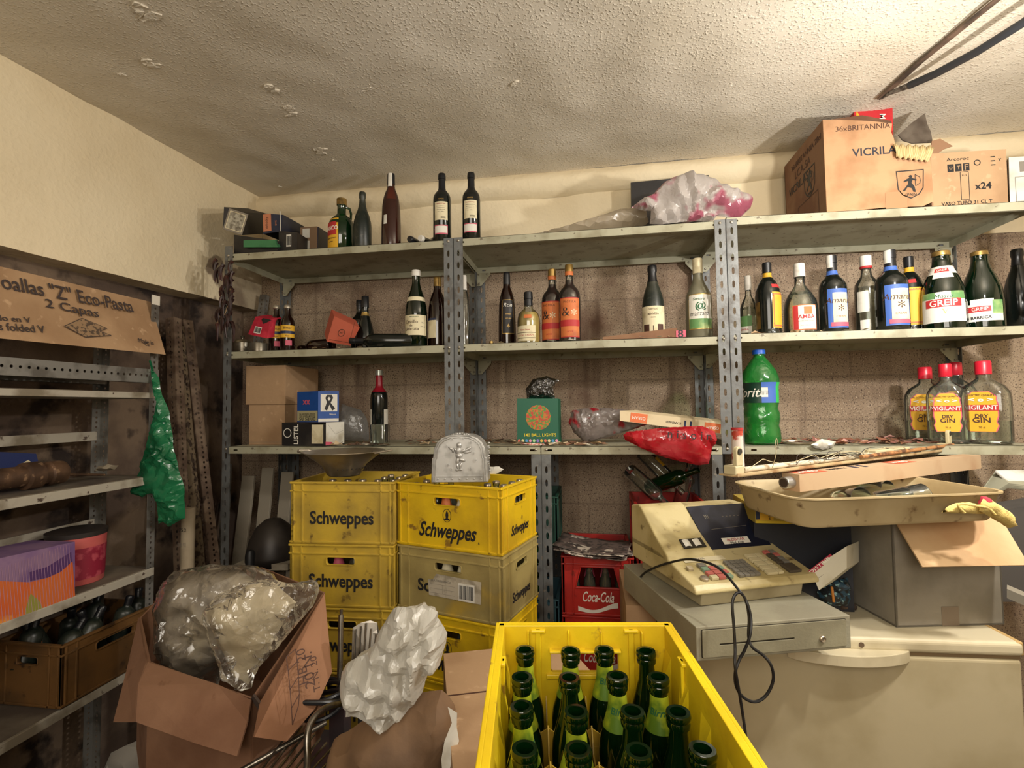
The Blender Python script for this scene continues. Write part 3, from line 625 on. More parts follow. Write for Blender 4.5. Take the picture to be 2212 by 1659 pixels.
for u, vt, w, Y, ds in ((1798, 553, 53, .09, 'dark brown cream liqueur bottle with blue label, left of the slim clear bottle'), (1924, 542, 61, .08, 'dark brown cream liqueur bottle with blue label and torn white strip on its cap')):
    bottle('liqueur_bottle', ds, u, vt, w, Y, ZM_, SPIR, G_DK, (C_BLK, .80), [(.06, .55, 24, 92, PA_BLU), (.09, .50, 32, 66, PA_CR, .0012), (.08, .13, 30, 80, PA_PINK, .0018), (.745, .80, 0, 330, PA_BLU, .0012), (.84, 1.0, -25, 70, PA_WH, .0024, 'paper_strip')], [('Amarula', .62, .40, 30, INK_B, dict(shear=.25)), ('*', 1.2, .27, 32, INK_B), ('CREAM', .22, .20, 30, INK_R)], None, GM3)
bottle('spirit_bottle', 'slim clear bottle with white and red cap between the two blue-labelled bottles', 1872, 554, 46, .16, ZM_, [(.93, 0), (1, .012), (1, .56), (.95, .64), (.75, .69), (.48, .74), (.42, .78), (.40, .84), (.45, .85), (.45, 1)], G_CLEAR, (C_WHT, .85), [(.28, .54, -22, 56, PA_WH), (.05, .18, -14, 46, PA_WH), (.84, .87, 0, 330, PA_RED, .0022)], (), (L_CLR, .6), GM3)
coffee(1965, 556, 52, .17, 'coffee liqueur bottle with broad yellow label tucked behind the blue-labelled bottle', 0, 10, [('Kahlua', .5, .48, 10, INK_R, dict(bold=.0004)), ('HECHO EN MEXICO', .13, .42, 10, INK_R), ('~', 1.6, .27, 12, INK_R), ('LICOR DE CAFE', .13, .17, 10, INK_R)])
bottle('juice_bottle', 'big green sparkling juice bottle with collar label, larger of the fruit-labelled two', 2035, 545, 80, .09, ZM_, GRAP, G_DGREEN, (C_GLD, .945), [(.08, .46, 0, 122, PA_WH), (.27, .37, 0, 90, PA_RED, .0012), (.36, .46, 40, 40, PA_GRN, .0010), (.38, .46, -40, 40, PA_GRN, .0010), (.70, .80, 0, 180, PA_WH), (.64, .72, 4, 70, PA_WH, .0010), (.72, .77, 0, 60, PA_RED, .0014)], [('GREIP', .46, .315, 0, INK_W, dict(bold=.0005)), ('Mosto', .3, .40, 0, INK_G, dict(shear=.3)), ('GREIP', .16, .745, 0, INK_W), ('V', .4, .21, 4, INK_GOLD)], (mat('dark_green_inner', '#0c2415', .2), .8), GM3)
bottle('juice_bottle', 'green sparkling juice bottle with low fruit label, smaller of the fruit-labelled two', 2118, 545, 74, .09, ZM_, GRAP, G_DGREEN, (C_GLD, .95), [(.08, .30, 0, 116, PA_WH), (.26, .36, 0, 60, PA_WH, .0008), (.17, .34, 42, 32, PA_GRN, .0012), (.20, .27, -6, 56, PA_RED, .0014)], [('GREIP', .28, .235, -6, INK_W), ('BARRICA', .22, .125, -4, INK, dict(bold=.0004))], (mat('dark_green_inner', '#0c2415', .2), .8), GM3)
bottle('wine_bottle', 'dark bottle cut off by the right edge of the picture', 2200, 540, 52, .18, ZM_, BURG, G_DK, (C_BLK, .8), group=GM3)
# --- bench board
bottle('wine_bottle', 'dark wine bottle with red neck foil standing behind the square glass block', 819, 800, 37, .20, ZB_, BORD, G_DK, (C_RED, .70), [(.12, .46, 62, 60, PA_WH), (.12, .46, -78, 50, PA_WH), (.93, 1.0, 0, 350, mat('silver_foil', '#a9b0a8', .3, .6), .0024, 'foil_top')], [('75 cl', .25, .18, 58, INK)], None, None)
t = bottle('soda_bottle', 'large green plastic soda bottle with blue cap beside the paired posts', 1641, 758, 76, .09, ZB_, PET, film('green_plastic', '#7fe08c', opac=.25, rough=.12, diff='#4fd06c', bump=(18, .5)), None, [(.44, .655, -42, 92, mat('dark_green_wrap', '#16382a', .4)), (.44, .655, 30, 52, PA_BLU), (.44, .655, 80, 50, mat('bright_green_wrap', '#2fae55', .4)), (.50, .60, 14, 20, PA_WH, .0012)], [('Sprite', .72, .545, -36, INK_W, dict(shear=.3, bold=.0006)), ('|||||||', .26, .55, 14, INK)], (film('soda_liquid', '#8fdc90', opac=.3, rough=.1, diff='#4fc468'), .60), None)
H = P(1641, 758, 'y', .09).z-ZB_; R = 38/FPX*depth(t.location)
G().lathe([(.29*R, .958*H), (.34*R, .96*H), (.34*R, 1.005*H), (.3*R, 1.012*H), (.001, 1.012*H)], seg=24, cap=False).obj('screw_cap', C_BLU, t, smooth=40)
# flat gin bottles
def gin(u, vt, w, Y, ds, rot=0, lay=True):
    zt = P(u, vt, 'y', Y).z; p = P(u, vt+60, 'y', Y); p.z = ZB_; H = zt-ZB_; R = w/2/FPX*depth(p); D = R*.62
    t = thing('gin_bottle', ds, 'bottle', p, face_cam(p)+math.radians(rot), 'flat gin bottles')
    pr = [(.8, 0), (.97, .015), (1, .05), (1, .56), (.96, .62), (.78, .70), (.45, .755), (.30, .785), (.28, .84)]
    G().lathe([(r*R, (r if r < .5 else r)*D if r > .5 else r*R, z*H) for r, z in pr], seg=36, pw=3.4).obj('glass_body', G_CLEAR, t, smooth=50)
    G().lathe([(r*R*.93, r*D*.9, z*H+.004) for r, z in pr[:3]]+[(R*.93, D*.9, .28*H)], seg=36, pw=3.4).obj('liquid', L_CLR, t, smooth=50)
    G().lathe([(.31*R, .835*H), (.33*R, .84*H), (.33*R, .985*H), (.29*R, H), (.001, H)], seg=24, cap=False).obj('screw_cap', C_RED2, t, smooth=40)
    yf = -D*1.01; hw = R*.66
    def shp(k):
        a = hw*k; z0, z1 = .16*H+(1-k)*.02, .63*H-(1-k)*.02
        return [(-a*.86, z0), (-a*.80, z0-.004), (a*.80, z0-.004), (a*.86, z0), (a, z0+.02), (a*.88, z0+.035), (a, z0+.055), (a, z1-.05), (a*.92, z1-.03), (a*.95, z1-.02), (a*.5, z1), (-a*.5, z1), (-a*.95, z1-.02), (-a*.92, z1-.03), (-a, z1-.05), (-a, z0+.055), (-a*.88, z0+.035), (-a, z0+.02)]
    def bend(o, extra=0):
        for v in o.data.vertices: v.co.y -= 0
        return o
    l = G().plate(shp(1), [], .0005, T(0, yf-.0003, 0) @ FRONT).obj('paper_label', PA_PINK, t)
    G().plate(shp(.93), [], .0005, T(0, yf-.0010, 0) @ FRONT).obj('label_field', PA_YE, l)
    G().box(-hw, yf-.0022, .40*H, hw, yf-.0014, .47*H).obj('label_band', PA_RED, l)
    for s, sz, z, m, k in (('VIGILANT', .0145, .435, INK_W, dict(bold=.0003, sx=.9)), ('DRY', .012, .335, INK_B, dict(bold=.0003)), ('GIN', .016, .285, INK_B, dict(bold=.0004, sx=1.15)), ('70 cl', .006, .20, INK_B, {}), ('SELECTED QUALITY', .0055, .585, INK_B, {}), ('< o >', .012, .53, PA_WH, dict(bold=.0008, sx=1.6))):
        text(s, sz*R/.045, m, l, T(0, yf-.0026, z*H) @ FRONT, **k)
    return t
gin(2000, 793, 76, .26, 'flat clear gin bottle with yellow label, left of the group and shaded', -8)
gin(2044, 786, 70, .12, 'flat clear gin bottle with yellow label and red cap, front centre of the four', 0)
gin(2066, 783, 70, .33, 'flat gin bottle hidden behind the front two, its red cap showing between them', 0)
gin(2126, 780, 84, .09, 'flat clear gin bottle with yellow label turned left, right-hand end of the group', -14)
# ---------------------------------------------------------------- helpers for boxes and lettering placed on faces
KR = mat('kraft_cardboard', '#ab8b69', .85, mix=('#977757', 5, .45, .65), mix2=('#b89876', 30, .62, .7), bump=(40, .12))
KR_D = mat('brown_cardboard', '#85644a', .85, mix=('#74503a', 6, .45, .62), bump=(40, .15))
KR_O = mat('orange_brown_cardboard', '#b58c68', .85, mix=('#9c7452', 6, .45, .62), bump=(30, .2))
KR_G = mat('grey_cardboard', '#8b8477', .85, mix=('#777062', 5, .45, .62), bump=(40, .1))
def ftext(s, cx, cy, w, m, parent, M, off=.0012, h=None, rot=0, name='lettering', **k):
    """lettering w metres wide centred at (cx, cy) of a face frame M (x right, y up, z out)"""
    me = tmesh(s, .05, **k); xs = [v.co.x for v in me.vertices]; ys = [v.co.y for v in me.vertices]
    W = max(xs)-min(xs); Hh = max(ys)-min(ys); f = w/W; fy = f if h is None else h/Hh
    c = Vector(((max(xs)+min(xs))/2, (max(ys)+min(ys))/2, 0))
    for v in me.vertices: v.co = Vector(((v.co.x-c.x)*f, (v.co.y-c.y)*fy, v.co.z))
    me.transform(M @ T(cx, cy, off) @ RZ(rot)); me.materials.clear(); me.materials.append(m)
    o = bpy.data.objects.new(name, me); COL.objects.link(o); o.parent = parent; return o
def fplate(poly, m, parent, M, off=.0006, name='printed_patch', t=.0004):
    return G().plate(poly, [], t, M @ T(0, 0, off)).obj(name, m, parent)
def rect(cx, cy, w, h): return [(cx-w/2, cy-h/2), (cx+w/2, cy-h/2), (cx+w/2, cy+h/2), (cx-w/2, cy+h/2)]
def ring(cx, cy, rx, ry, t, n=24):
    return ([(cx+rx*math.cos(2*PI*i/n), cy+ry*math.sin(2*PI*i/n)) for i in range(n)], [[(cx+(rx-t)*math.cos(2*PI*i/n), cy+(ry-t)*math.sin(2*PI*i/n)) for i in range(n)]])
def lines(segs, w, m, parent, M, off=.0009, name='printed_lines'):
    g = G()
    for x0, y0, x1, y1 in segs:
        d = Vector((x1-x0, y1-y0)); n = Vector((-d.y, d.x)).normalized()*w/2
        g.face([(x0-n.x, y0-n.y, 0), (x1-n.x, y1-n.y, 0), (x1+n.x, y1+n.y, 0), (x0+n.x, y0+n.y, 0)], M @ T(0, 0, off))
    return g.obj(name, m, parent)
def fmat(BL, BR, TL):
    """face frame: origin BL, x to BR, y towards TL, z out of the face"""
    ex = (BR-BL).normalized(); ey = (TL-BL); ey = (ey-ex*ey.dot(ex)).normalized(); ez = ex.cross(ey)
    m = Matrix((ex, ey, ez)).transposed().to_4x4(); m.translation = BL; return m
def loc_M(t, M): return t.matrix_basis.inverted() @ M
def hexa(name, label, cat, f, back, m, group=None, bevel=.0015, part='carton', zb=None):
    """box from front corners f=(BL,BR,TR,TL) and a back vector; returns (thing, front face frame in local coords, w, h)"""
    f = [Vector(p) for p in f]; back = Vector(back)
    if zb is not None:
        for k in (0, 1): f[k].z = zb
    o = sum(f, Vector())/4 + back/2; o.z = min(p.z for p in f+[q+back for q in f])
    t = thing(name, label, cat, o, group=group); L = [p-o for p in f]; B = [p+back for p in L]
    g = G(); g.face(L); g.face(B[::-1])
    for i in range(4): g.face([L[i], B[i], B[(i+1) % 4], L[(i+1) % 4]])
    g.obj(part, m, t, bevel=bevel)
    return t, fmat(L[0], L[1], L[3]), (L[1]-L[0]).length, (L[3]-L[0]).length
def pxb(name, label, cat, pix, ys, far, m, **k):
    if not isinstance(ys, (list, tuple)): ys = [ys]*4
    f = [P(u, v, 'y', y) for (u, v), y in zip(pix, ys)]; b = P(far[0], far[1], 'y', far[2])-f[2]
    return hexa(name, label, cat, f, b, m, **k)
def barcode(cx, cy, w, h, parent, M, m=None, seed=1):
    fplate(rect(cx, cy, w*1.15, h*1.3), PA_WH, parent, M, .0008, 'barcode_label'); r = random.Random(seed); x = cx-w/2; s = []
    g = G()
    while x < cx+w/2:
        b = r.choice((.4, .8, 1.3))*w/40; g.box(x, cy-h/2, .0012, x+b, cy+h/2, .0016, M); x += b+r.choice((.5, 1, 1.4))*w/40
    g.obj('barcode', INK, parent)
# ---------------------------------------------------------------- top shelf, corner bay: bottle cartons
GBX = 'dark bottle cartons piled on the corner of the top shelf'
BK = mat('black_carton', '#1d1a1a', .5, mix=('#35302c', 9, .5, .7)); NV = mat('navy_carton', '#1a2138', .5, mix=('#2c3145', 9, .5, .7)); GY = mat('grey_carton', '#7f7668', .7)
t, M, W, H = pxb('bottle_carton', 'black flat-lying carton at the bottom of the pile on the top shelf', 'box', ((505, 545), (600, 541), (600, 520), (505, 507)), .03, (655, 535, .34), BK, group=GBX, zb=ZT_)
t, M, W, H = pxb('bottle_carton', 'long black carton with ornate grey patterned end, leftmost and highest of the pile', 'box', ((481, 495), (523, 508), (526, 459), (484, 447)), (.0, .035, .035, .0), (574, 461, .30), BK, group=GBX)
fplate(rect(W/2, H/2, W*.99, H*.99), GY, t, M, .0005, 'end_panel')
fplate(rect(W/2, H/2, W*.80, H*.80), mat('engraved_pattern', '#a8a290', .7, mix=('#655d4e', 60, .40, .62)), t, M, .0011, 'ornate_print')
lines([(W*.1, H*.1, W*.9, H*.1), (W*.9, H*.1, W*.9, H*.9), (W*.9, H*.9, W*.1, H*.9), (W*.1, H*.9, W*.1, H*.1)], .003, PA_CR, t, M, .0016)
t, M, W, H = pxb('bottle_carton', 'navy carton with orange patch on its end, resting on the pile', 'box', ((568, 505), (608, 500), (612, 464), (572, 461)), .06, (657, 489, .36), NV, group=GBX)
fplate(rect(W*.25, H*.52, W*.44, H*.85), mat('salmon_paper', '#c07a58', .7), t, M); ftext('DYC', W*.72, H*.45, W*.25, mat('salmon_paper', '#c07a58'), t, M, rot=90); ftext('Whisky', W*.25, H*.5, H*.6, INK_B, t, M, rot=90)
lines([(W*.97, 0, W*.97, H)], .004, PA_WH, t, M)
t, M, W, H = pxb('bottle_carton', 'black carton with barcode sticker on its end, in front of the brown-ended one', 'box', ((603, 538), (641, 538), (642, 502), (602, 499)), .05, (686, 529, .36), BK, group=GBX, zb=ZT_)
barcode(W*.55, H*.55, W*.24, H*.4, t, M, seed=4)
t, M, W, H = pxb('bottle_carton', 'navy carton with brown end carrying two white stickers', 'box', ((648, 530), (686, 529), (688, 490), (650, 491)), .20, (709, 504, .42), NV, group=GBX, zb=ZT_)
fplate(rect(W/2, H/2, W*.98, H*.98), mat('brown_end', '#84694f', .7), t, M, .0004, 'end_panel'); fplate(rect(W*.35, H*.82, W*.4, H*.26), PA_WH, t, M, .001, 'sticker'); fplate(rect(W*.35, H*.45, W*.4, H*.3), PA_WH, t, M, .001, 'sticker')
t, M, W, H = pxb('small_carton', 'slim green carton lying on the black one at the front of the pile', 'box', ((526, 534), (600, 534), (594, 518), (526, 519)), .012, (600, 518, .05), mat('green_carton', '#3c7a4e', .6, mix=('#2f6641', 9, .5, .65)))
# --- top shelf, middle bay
def bag(name, label, pix, o, step, thick, cr, seed, m, cat='bag', group=None, back=.5, fs=9, **k):
    poly, M = outline(pix, o); t = Vector(o); n = thing(name, label, cat, o, group=group)
    g = inflate(poly, step, thick, cr, seed, M, back, fs); 
    for v in g.b.verts: v.co -= t
    ob = g.obj('crumpled_sheet', m, n, smooth=k.get('smooth', 28)); return n, poly, T(*(-t)) @ M, ob
def cplastic(name, c, c2=None, opac=.75, rough=.25, scale=6):
    if name in MC: return MC[name]
    m = film(name, '#ffffff', opac=opac, rough=rough, diff=c, bump=(30, .2), gl=.22); nt = m.node_tree
    if c2:
        tc = nt.nodes.new('ShaderNodeTexCoord'); n = nt.nodes.new('ShaderNodeTexNoise'); n.inputs['Scale'].default_value = scale; nt.links.new(tc.outputs['Object'], n.inputs['Vector'])
        r = nt.nodes.new('ShaderNodeMapRange'); r.inputs[1].default_value = .52; r.inputs[2].default_value = .6; nt.links.new(n.outputs[0], r.inputs[0])
        q = nt.nodes.new('ShaderNodeMix'); q.data_type = 'RGBA'; q.inputs[6].default_value = hx(c); q.inputs[7].default_value = hx(c2); nt.links.new(r.outputs[0], q.inputs[0])
        for s in nt.nodes:
            if s.type in ('BSDF_DIFFUSE', 'BSDF_TRANSLUCENT'): nt.links.new(q.outputs[2], s.inputs[0])
    return m
CLR = film('clear_plastic_film', '#ffffff', opac=.22, rough=.12, diff='#b8b0a2', bump=(26, .9), gl=1.6)
bag('plastic_bundle', 'long flat bundle wrapped in clear plastic, tapering along the top shelf', [(1120, 512), (1200, 494), (1262, 476), (1340, 452), (1378, 447), (1396, 460), (1401, 480), (1395, 487), (1300, 498), (1200, 508)], P(1290, 500, 'y', .16), .018, .06, .008, 3, cplastic('dusty_clear_plastic', '#b8ab96', opac=.6), 'bundle')
t, M, W, H = pxb('dark_board', 'dark flat board standing against the wall behind the white and pink bag', 'board', ((1363, 447), (1531, 441), (1531, 378), (1363, 394)), .34, (1528, 379, .37), mat('dark_board', '#2c2a2b', .6, mix=('#4a4541', 8, .5, .7)), zb=ZT_)
bag('carrier_bag', 'crumpled white and pink plastic bag on the top shelf above the paired posts', [(1404, 484), (1407, 455), (1385, 452), (1365, 447), (1390, 428), (1413, 417), (1432, 397), (1452, 385), (1481, 377), (1526, 380), (1550, 392), (1575, 409), (1604, 418), (1626, 431), (1622, 448), (1600, 470), (1575, 472), (1547, 468), (1541, 476), (1470, 480), (1428, 485)], P(1500, 475, 'y', .10), .008, .065, .028, 8, cplastic('white_pink_plastic', '#c9c2bd', '#b8667c', .93, .3, 9), fs=12, smooth=14)
# --- top shelf, right bay: large torn carton
y0 = .05; FLp = P(1793, 258, 'y', y0); zt = FLp.z; zb = 2.315
a = P(1785, 456, 'y', y0); b = P(2015, 441, 'y', y0); x0, x1 = a.x, b.x
t = thing('torn_carton', 'large torn brown glassware carton on top of the right shelving bay', 'box', (x0, y0, zb)); Hc = zt-zb; Wc = x1-x0
MF = FRONT.copy()
def fc(u, v):
    p = P(u, v, 'y', y0); return (p.x-x0, p.z-zb)
frontp = [(0, 0), (Wc*.3, .006), (Wc*.6, .010), (Wc*.9, .004), (Wc, .02), fc(2013, 395), fc(2008, 335), fc(1985, 347), fc(1965, 341), fc(1948, 338), fc(1935, 322), fc(1930, 300), fc(1924, 286), fc(1926, 268), fc(1880, 262), fc(1830, 260), (0, Hc)]
G().plate(frontp, [], .004, MF).obj('front_panel', mat('crumpled_orange_card', '#b58c68', .85, mix=('#9c7452', 6, .45, .62), bump=(9, 1.0)), t, bevel=.001)
dk = .40; g = G(); g.box(0, 0, 0, .004, dk, Hc*1.0); g.obj('side_panel', KR_D, t)
g = G(); g.box(Wc-.004, 0, 0, Wc, dk, Hc*.55).box(0, dk-.004, 0, Wc, dk, Hc*.95).box(0, 0, 0, Wc, dk, .004); g.obj('back_panel', KR_D, t)
def flap(pix, ys, m, name, thick=.004):
    g = G(); g.face([P(u, v, 'y', y)-t.location for (u, v), y in zip(pix, ys)]); return g.obj(name, m, t, solid=thick)
COR = mat('corrugated_inner', '#c8b384', .85)
g = G(); n = 22
A, B = P(1930, 312, 'y', .03)-t.location, P(2018, 316, 'y', .035)-t.location; C, D = P(1936, 340, 'y', .028)-t.location, P(2004, 348, 'y', .03)-t.location
g.grid(lambda i, j: (A.lerp(B, i)).lerp(C.lerp(D, i), j)+Vector((0, -.0025*math.sin(i*n*2*PI)-.006*math.sin(j*PI), .004*math.sin(i*37))), 176, 3); g.obj('corrugated_flap', COR, t, smooth='all', solid=.0008)
flap([(1940, 292), (1966, 268), (1985, 254), (1997, 245), (2002, 268), (2010, 285), (2014, 308), (1970, 310), (1950, 304)], [.10, .11, .12, .13, .13, .12, .11, .10, .10], mat('dark_torn_card', '#5d5348', .9, mix=('#44392f', 12, .4, .6)), 'torn_flap')
flap([(2012, 305), (2030, 300), (2058, 316), (2040, 322), (2020, 336), (2010, 332)], [.08]*6, KR_D, 'torn_flap')
flap([(1795, 259), (1862, 250), (1925, 262), (1925, 268)], [.055, .14, .14, .055], KR_D, 'top_flap')
ftext('VICRILA', .0+fc(1880, 328)[0]+.012, fc(1880, 328)[1], Wc*.42, mat('black_blue_print', '#2a2c38', .7), t, MF, .0045, bold=.0006)
ftext('36xBRITANNIA', fc(1862, 276)[0], fc(1862, 276)[1], Wc*.52, INK_B, t, MF, .0045, rot=-1)
sx, sz = fc(1965, 398)
sh = [(-.05, .055), (.05, .055), (.046, -.02), (.03, -.045), (0, -.06), (-.03, -.045), (-.046, -.02)]
def shield(parent, M, sc, m):
    s = [(x*sc, y*sc) for x, y in sh]; s2 = [(x*sc*.93, y*sc*.93) for x, y in sh]; G().plate(s, [s2], .0005, M).obj('shield_outline', m, parent)
    fig = [(-.03, -.028), (-.022, -.030), (-.010, -.012), (.004, -.018), (.010, -.034), (.018, -.034), (.014, -.012), (.004, .004), (.008, .014), (.022, .012), (.022, .017), (.010, .021), (.006, .024), (.008, .032), (.0, .036), (-.005, .03), (-.002, .024), (-.012, .02), (-.024, .012), (-.022, .008), (-.008, .012), (-.008, .0), (-.02, -.016)]
    G().plate([(x*sc, y*sc) for x, y in fig], [], .0005, M).obj('archer_print', m, parent)
    o, h = ring(.0, .012, .034, .026, .0025); k = [(x, y) for x, y in o if x > .012]; 
    lines([(a[0]*sc, a[1]*sc, b_[0]*sc, b_[1]*sc) for a, b_ in zip([(.018, .036), (.034, .024), (.036, .012), (.034, 0), (.018, -.01)], [(.034, .024), (.036, .012), (.034, 0), (.018, -.01), (.018, .036)])], .0022*sc, m, parent, M, .0002)
    ftext('SPAIN', 0, -.044*sc, .04*sc, m, parent, M, .0002)
shield(t, MF @ T(sx, sz, .0045), 1.0, INK)
MS = Matrix(((0, 0, -1, 0), (-1, 0, 0, dk), (0, 1, 0, 0), (0, 0, 0, 1)))
ftext('VICRILASA', dk*.42, Hc*.60, dk*.6, INK, t, MS, .0012); ftext('36xBRITANNIA 28cl', dk*.58, Hc*.86, dk*.75, INK_B, t, MS, .0012); shield(t, MS @ T(dk*.66, Hc*.5, .0012), 1.1, INK)
ftext('LCA.SA', dk*.5, Hc*.74, dk*.4, INK_B, t, MS, .0012)
lines([(dk*.35, .03, dk*.85, .03), (dk*.85, .03, dk*.85, .13), (dk*.85, .13, dk*.35, .13), (dk*.35, .13, dk*.35, .03)], .003, INK_B, t, MS, .0012)
fplate(rect(Wc*.66, .035, Wc*.20, .07), mat('brown_tape_glossy', '#a67c5a', .3), t, MF, .0046, 'packing_tape')
t, M, W, H = pxb('snack_box', 'red and yellow printed box sticking up inside the torn carton', 'box', ((1846, 300), (1930, 300), (1928, 230), (1845, 239)), .16, (1905, 252, .24), mat('red_print', '#b3222a', .5, mix=('#c43a2c', 7, .5, .6)))
fplate([(0, H*.35), (W*.18, H*.45), (W*.12, H*.6), (W*.22, H*.72), (W*.1, H*.8), (0, H*.99)], PA_YE, t, M); ftext('Mab', W*.68, H*.66, H*.42, INK_W, t, M, rot=-90, bold=.001); ftext('B', W*.48, H*.55, W*.16, INK_W, t, M, rot=-70, bold=.002)
t, M, W, H = pxb('glassware_carton', 'pale brown printed carton right of the large torn carton on the top shelf', 'box', ((2016, 442), (2178, 435), (2173, 322), (2010, 332)), .07, (2150, 345, .35), KR, zb=2.305)
ftext('Arcoroc', W*.36, H*.87, W*.30, INK, t, M, sx=1.3); [fplate(rect(W*(.26+k*.105), H*.72, W*.085, H*.13), INK, t, M) for k in range(3)]; [ftext(c, W*(.26+k*.105), H*.72, W*.045, KR, t, M, .0016) for k, c in enumerate('OTF')]
o, h = ring(W*.62, H*.78, W*.045, W*.045, .003); G().plate(o, h, .0005, M @ T(0, 0, .0008)).obj('globe_mark', INK, t); ftext('x24', W*.68, H*.38, W*.22, INK, t, M, bold=.0008); ftext('VASO TUBO 31 CL T', W*.45, H*.11, W*.68, INK, t, M, bold=.0006)
x, y, q, r = W*.44, H*.40, W*.055, H*.24; lines([(x-q, y-r, x+q, y-r), (x+q, y-r, x+q, y+r), (x+q, y+r, x-q, y+r), (x-q, y+r, x-q, y-r)], .002, INK, t, M); ftext('31 CL', x, y+r*.75, q*1.3, INK, t, M)
[lines([(W*.80, H*(.86-k*.07), W*.86, H*(.86-k*.07))], .004, INK, t, M) for k in range(3)]; ftext('Y', W*.92, H*.8, W*.04, INK, t, M, bold=.001)
t, M, W, H = pxb('white_carton', 'white carton at the right end of the top shelf', 'box', ((2181, 434), (2330, 428), (2330, 330), (2179, 340)), .08, (2300, 350, .35), mat('white_carton', '#c9c6bd', .7, mix=('#aaa597', 8, .5, .7)), zb=ZT_)
lines([(W*.1, H*.05, W*.1, H*.6), (W*.1, H*.6, W*.8, H*.6), (W*.8, H*.6, W*.8, H*.05), (W*.1, H*.05, W*.8, H*.05)], .002, INK_GR, t, M); fplate(rect(W*.35, H*.8, W*.35, H*.2), INK_GR, t, M)
# --- middle shelf extras
STEEL = mat('stainless_steel', '#b0a594', .34, .75, mix=('#93866f', 7, .45, .65)); TIN = mat('dull_tin', '#9a9384', .35, .8, mix=('#6d6558', 10, .5, .65))
p = P(524, 745, 'y', .16); p.z = ZM_
t = thing('lidded_pot', 'small lidded metal pot at the left end of the middle shelf', 'pot', p)
G().lathe([(.03, 0), (.043, .004), (.045, .05), (.046, .062)]).obj('pot_body', TIN, t, smooth=True); G().lathe([(.047, .062), (.044, .066), (.03, .078), (.008, .083), (.008, .09), (.012, .096), (.001, .098)], cap=False).obj('lid', TIN, t, smooth=True)
p = P(558, 745, 'y', .08); p.z = ZM_
tag(G().lathe([(.036, 0), (.040, .003), (.040, .044), (.041, .046), (.038, .046), (.037, .006), (.001, .005)], cap=False).obj('tin_can', TIN, smooth=True, M=T(*p)), 'shallow shiny tin beneath the red crushed carton', 'tin')
f = [P(u, v, 'y', y) for (u, v), y in zip(((536, 722), (577, 731), (583, 690), (552, 684)), (.05, .05, .06, .06))]
t, M, W, H = hexa('crushed_carton', 'crushed red cardboard packet with barcode leaning on the tin', 'box', f, (.02, .06, .02), mat('crimson_card', '#a81830', .55, mix=('#c0283c', 9, .5, .6), bump=(25, .6)), zb=None)
barcode(W*.42, H*.32, W*.3, H*.28, t, M); fplate([(W*.45, H*.9), (W*.6, H*.7), (W*.8, H*.85), (W*.95, H*1.0), (W*.5, H*1.0)], BK, t, M, .001, 'torn_opening')
p = P(672, 735, 'y', .12); p.z = ZM_
t = lying('brown_jar', 'brown glass bottle lying flat with a barcode sticker facing out', Vector((p.x+.10, p.y+.02, ZM_+.034)), Vector((p.x-.09, p.y+.04, ZM_+.028)), .033, SPIR, G_BROWN, None)
fplate(rect(0, 0, .036, .028), PA_WH, t, Matrix.Identity(4) @ T(-.0, 0, .10) @ RX(90) @ T(0, 0, .034), name='sticker')
f = [P(706, 738, 'y', .05), P(757, 747, 'y', .035), P(777, 708, 'y', .05), P(722, 683, 'y', .065)]
t, M, W, H = hexa('orange_cube_box', 'tilted orange cube box beside the lying wine bottle', 'box', f, P(716, 668, 'y', .15)-P(722, 683, 'y', .065), mat('coral_card', '#b85c46', .6, mix=('#ab4a35', 8, .5, .65)))
o, h = ring(W*.5, H*.42, W*.14, W*.14, W*.02); G().plate(o, h, .0004, M @ T(0, 0, .001)).obj('round_seal', INK_B, t); ftext('AC', W*.5, H*.42, W*.12, INK_B, t, M)
lines([(W*.08, H*.10, W*.92, H*.10), (W*.92, H*.10, W*.92, H*.9)], .0015, INK_B, t, M)
f = [P(1302, 735, 'y', .02), P(1462, 727, 'y', .02), P(1462, 708, 'y', .02), P(1302, 728, 'y', .02)]
t, M, W, H = hexa('flat_carton', 'long flat brown carton lying along the shelf in front of the dusty wine bottle', 'box', f, (.01, .045, 0), KR_D, zb=ZM_)
f = [P(1463, 729, 'y', .012), P(1487, 727, 'y', .012), P(1485, 704, 'y', .012), P(1463, 708, 'y', .012)]
fplate([(W*.99, 0), (W*1.12, 0), (W*1.12, H*2.6), (W*.99, H*2.4)], PA_PINK, t, M, .001, 'torn_end'); ftext('8', W*1.05, H*1.2, .022, INK, t, M, bold=.001)
p = P(1061, 735, 'y', .05); p.z = ZM_; tag(G().lathe([(.009, 0), (.009, .013), (.006, .014)]).obj('screw_cap', C_GLD, M=T(*p), smooth=True), 'loose gold screw cap on the shelf left of the slim rum bottle', 'bottle cap')
# --- bench board, corner bay
def solve_y(u, v, x):
    lo, hi = -.5, .6
    for _ in range(40):
        m_ = (lo+hi)/2
        if (P(u, v, 'y', m_).x > x) == (u > 1272 or False): lo = m_
        else: hi = m_
    return m_
yk = .10; c = P(615, 957, 'y', yk).x
f = [P(538, 954, 'y', yk), P(615, 957, 'y', yk), P(615, 872, 'y', yk), P(538, 872, 'y', yk)]; f[0].z = f[1].z = ZB_; f[2].z = f[3].z
t, M, W, H = hexa('lidded_carton', 'tall plain brown carton with a deep lid, left end of the bench board', 'box', f, (0, .28, 0), KR)
x0 = P(531, 830, 'y', yk-.006).x-t.location.x; x1 = c+.004-t.location.x; z0 = P(570, 872, 'y', yk).z-ZB_; z1 = P(570, 790, 'y', yk).z-ZB_
G().box(x0, yk-.006-t.location.y, z0-.004, x1, yk+.29-t.location.y, z1).obj('lid', KR, t, bevel=.002)
lines([(0, .012, W, .012)], .001, INK_GR, t, M)
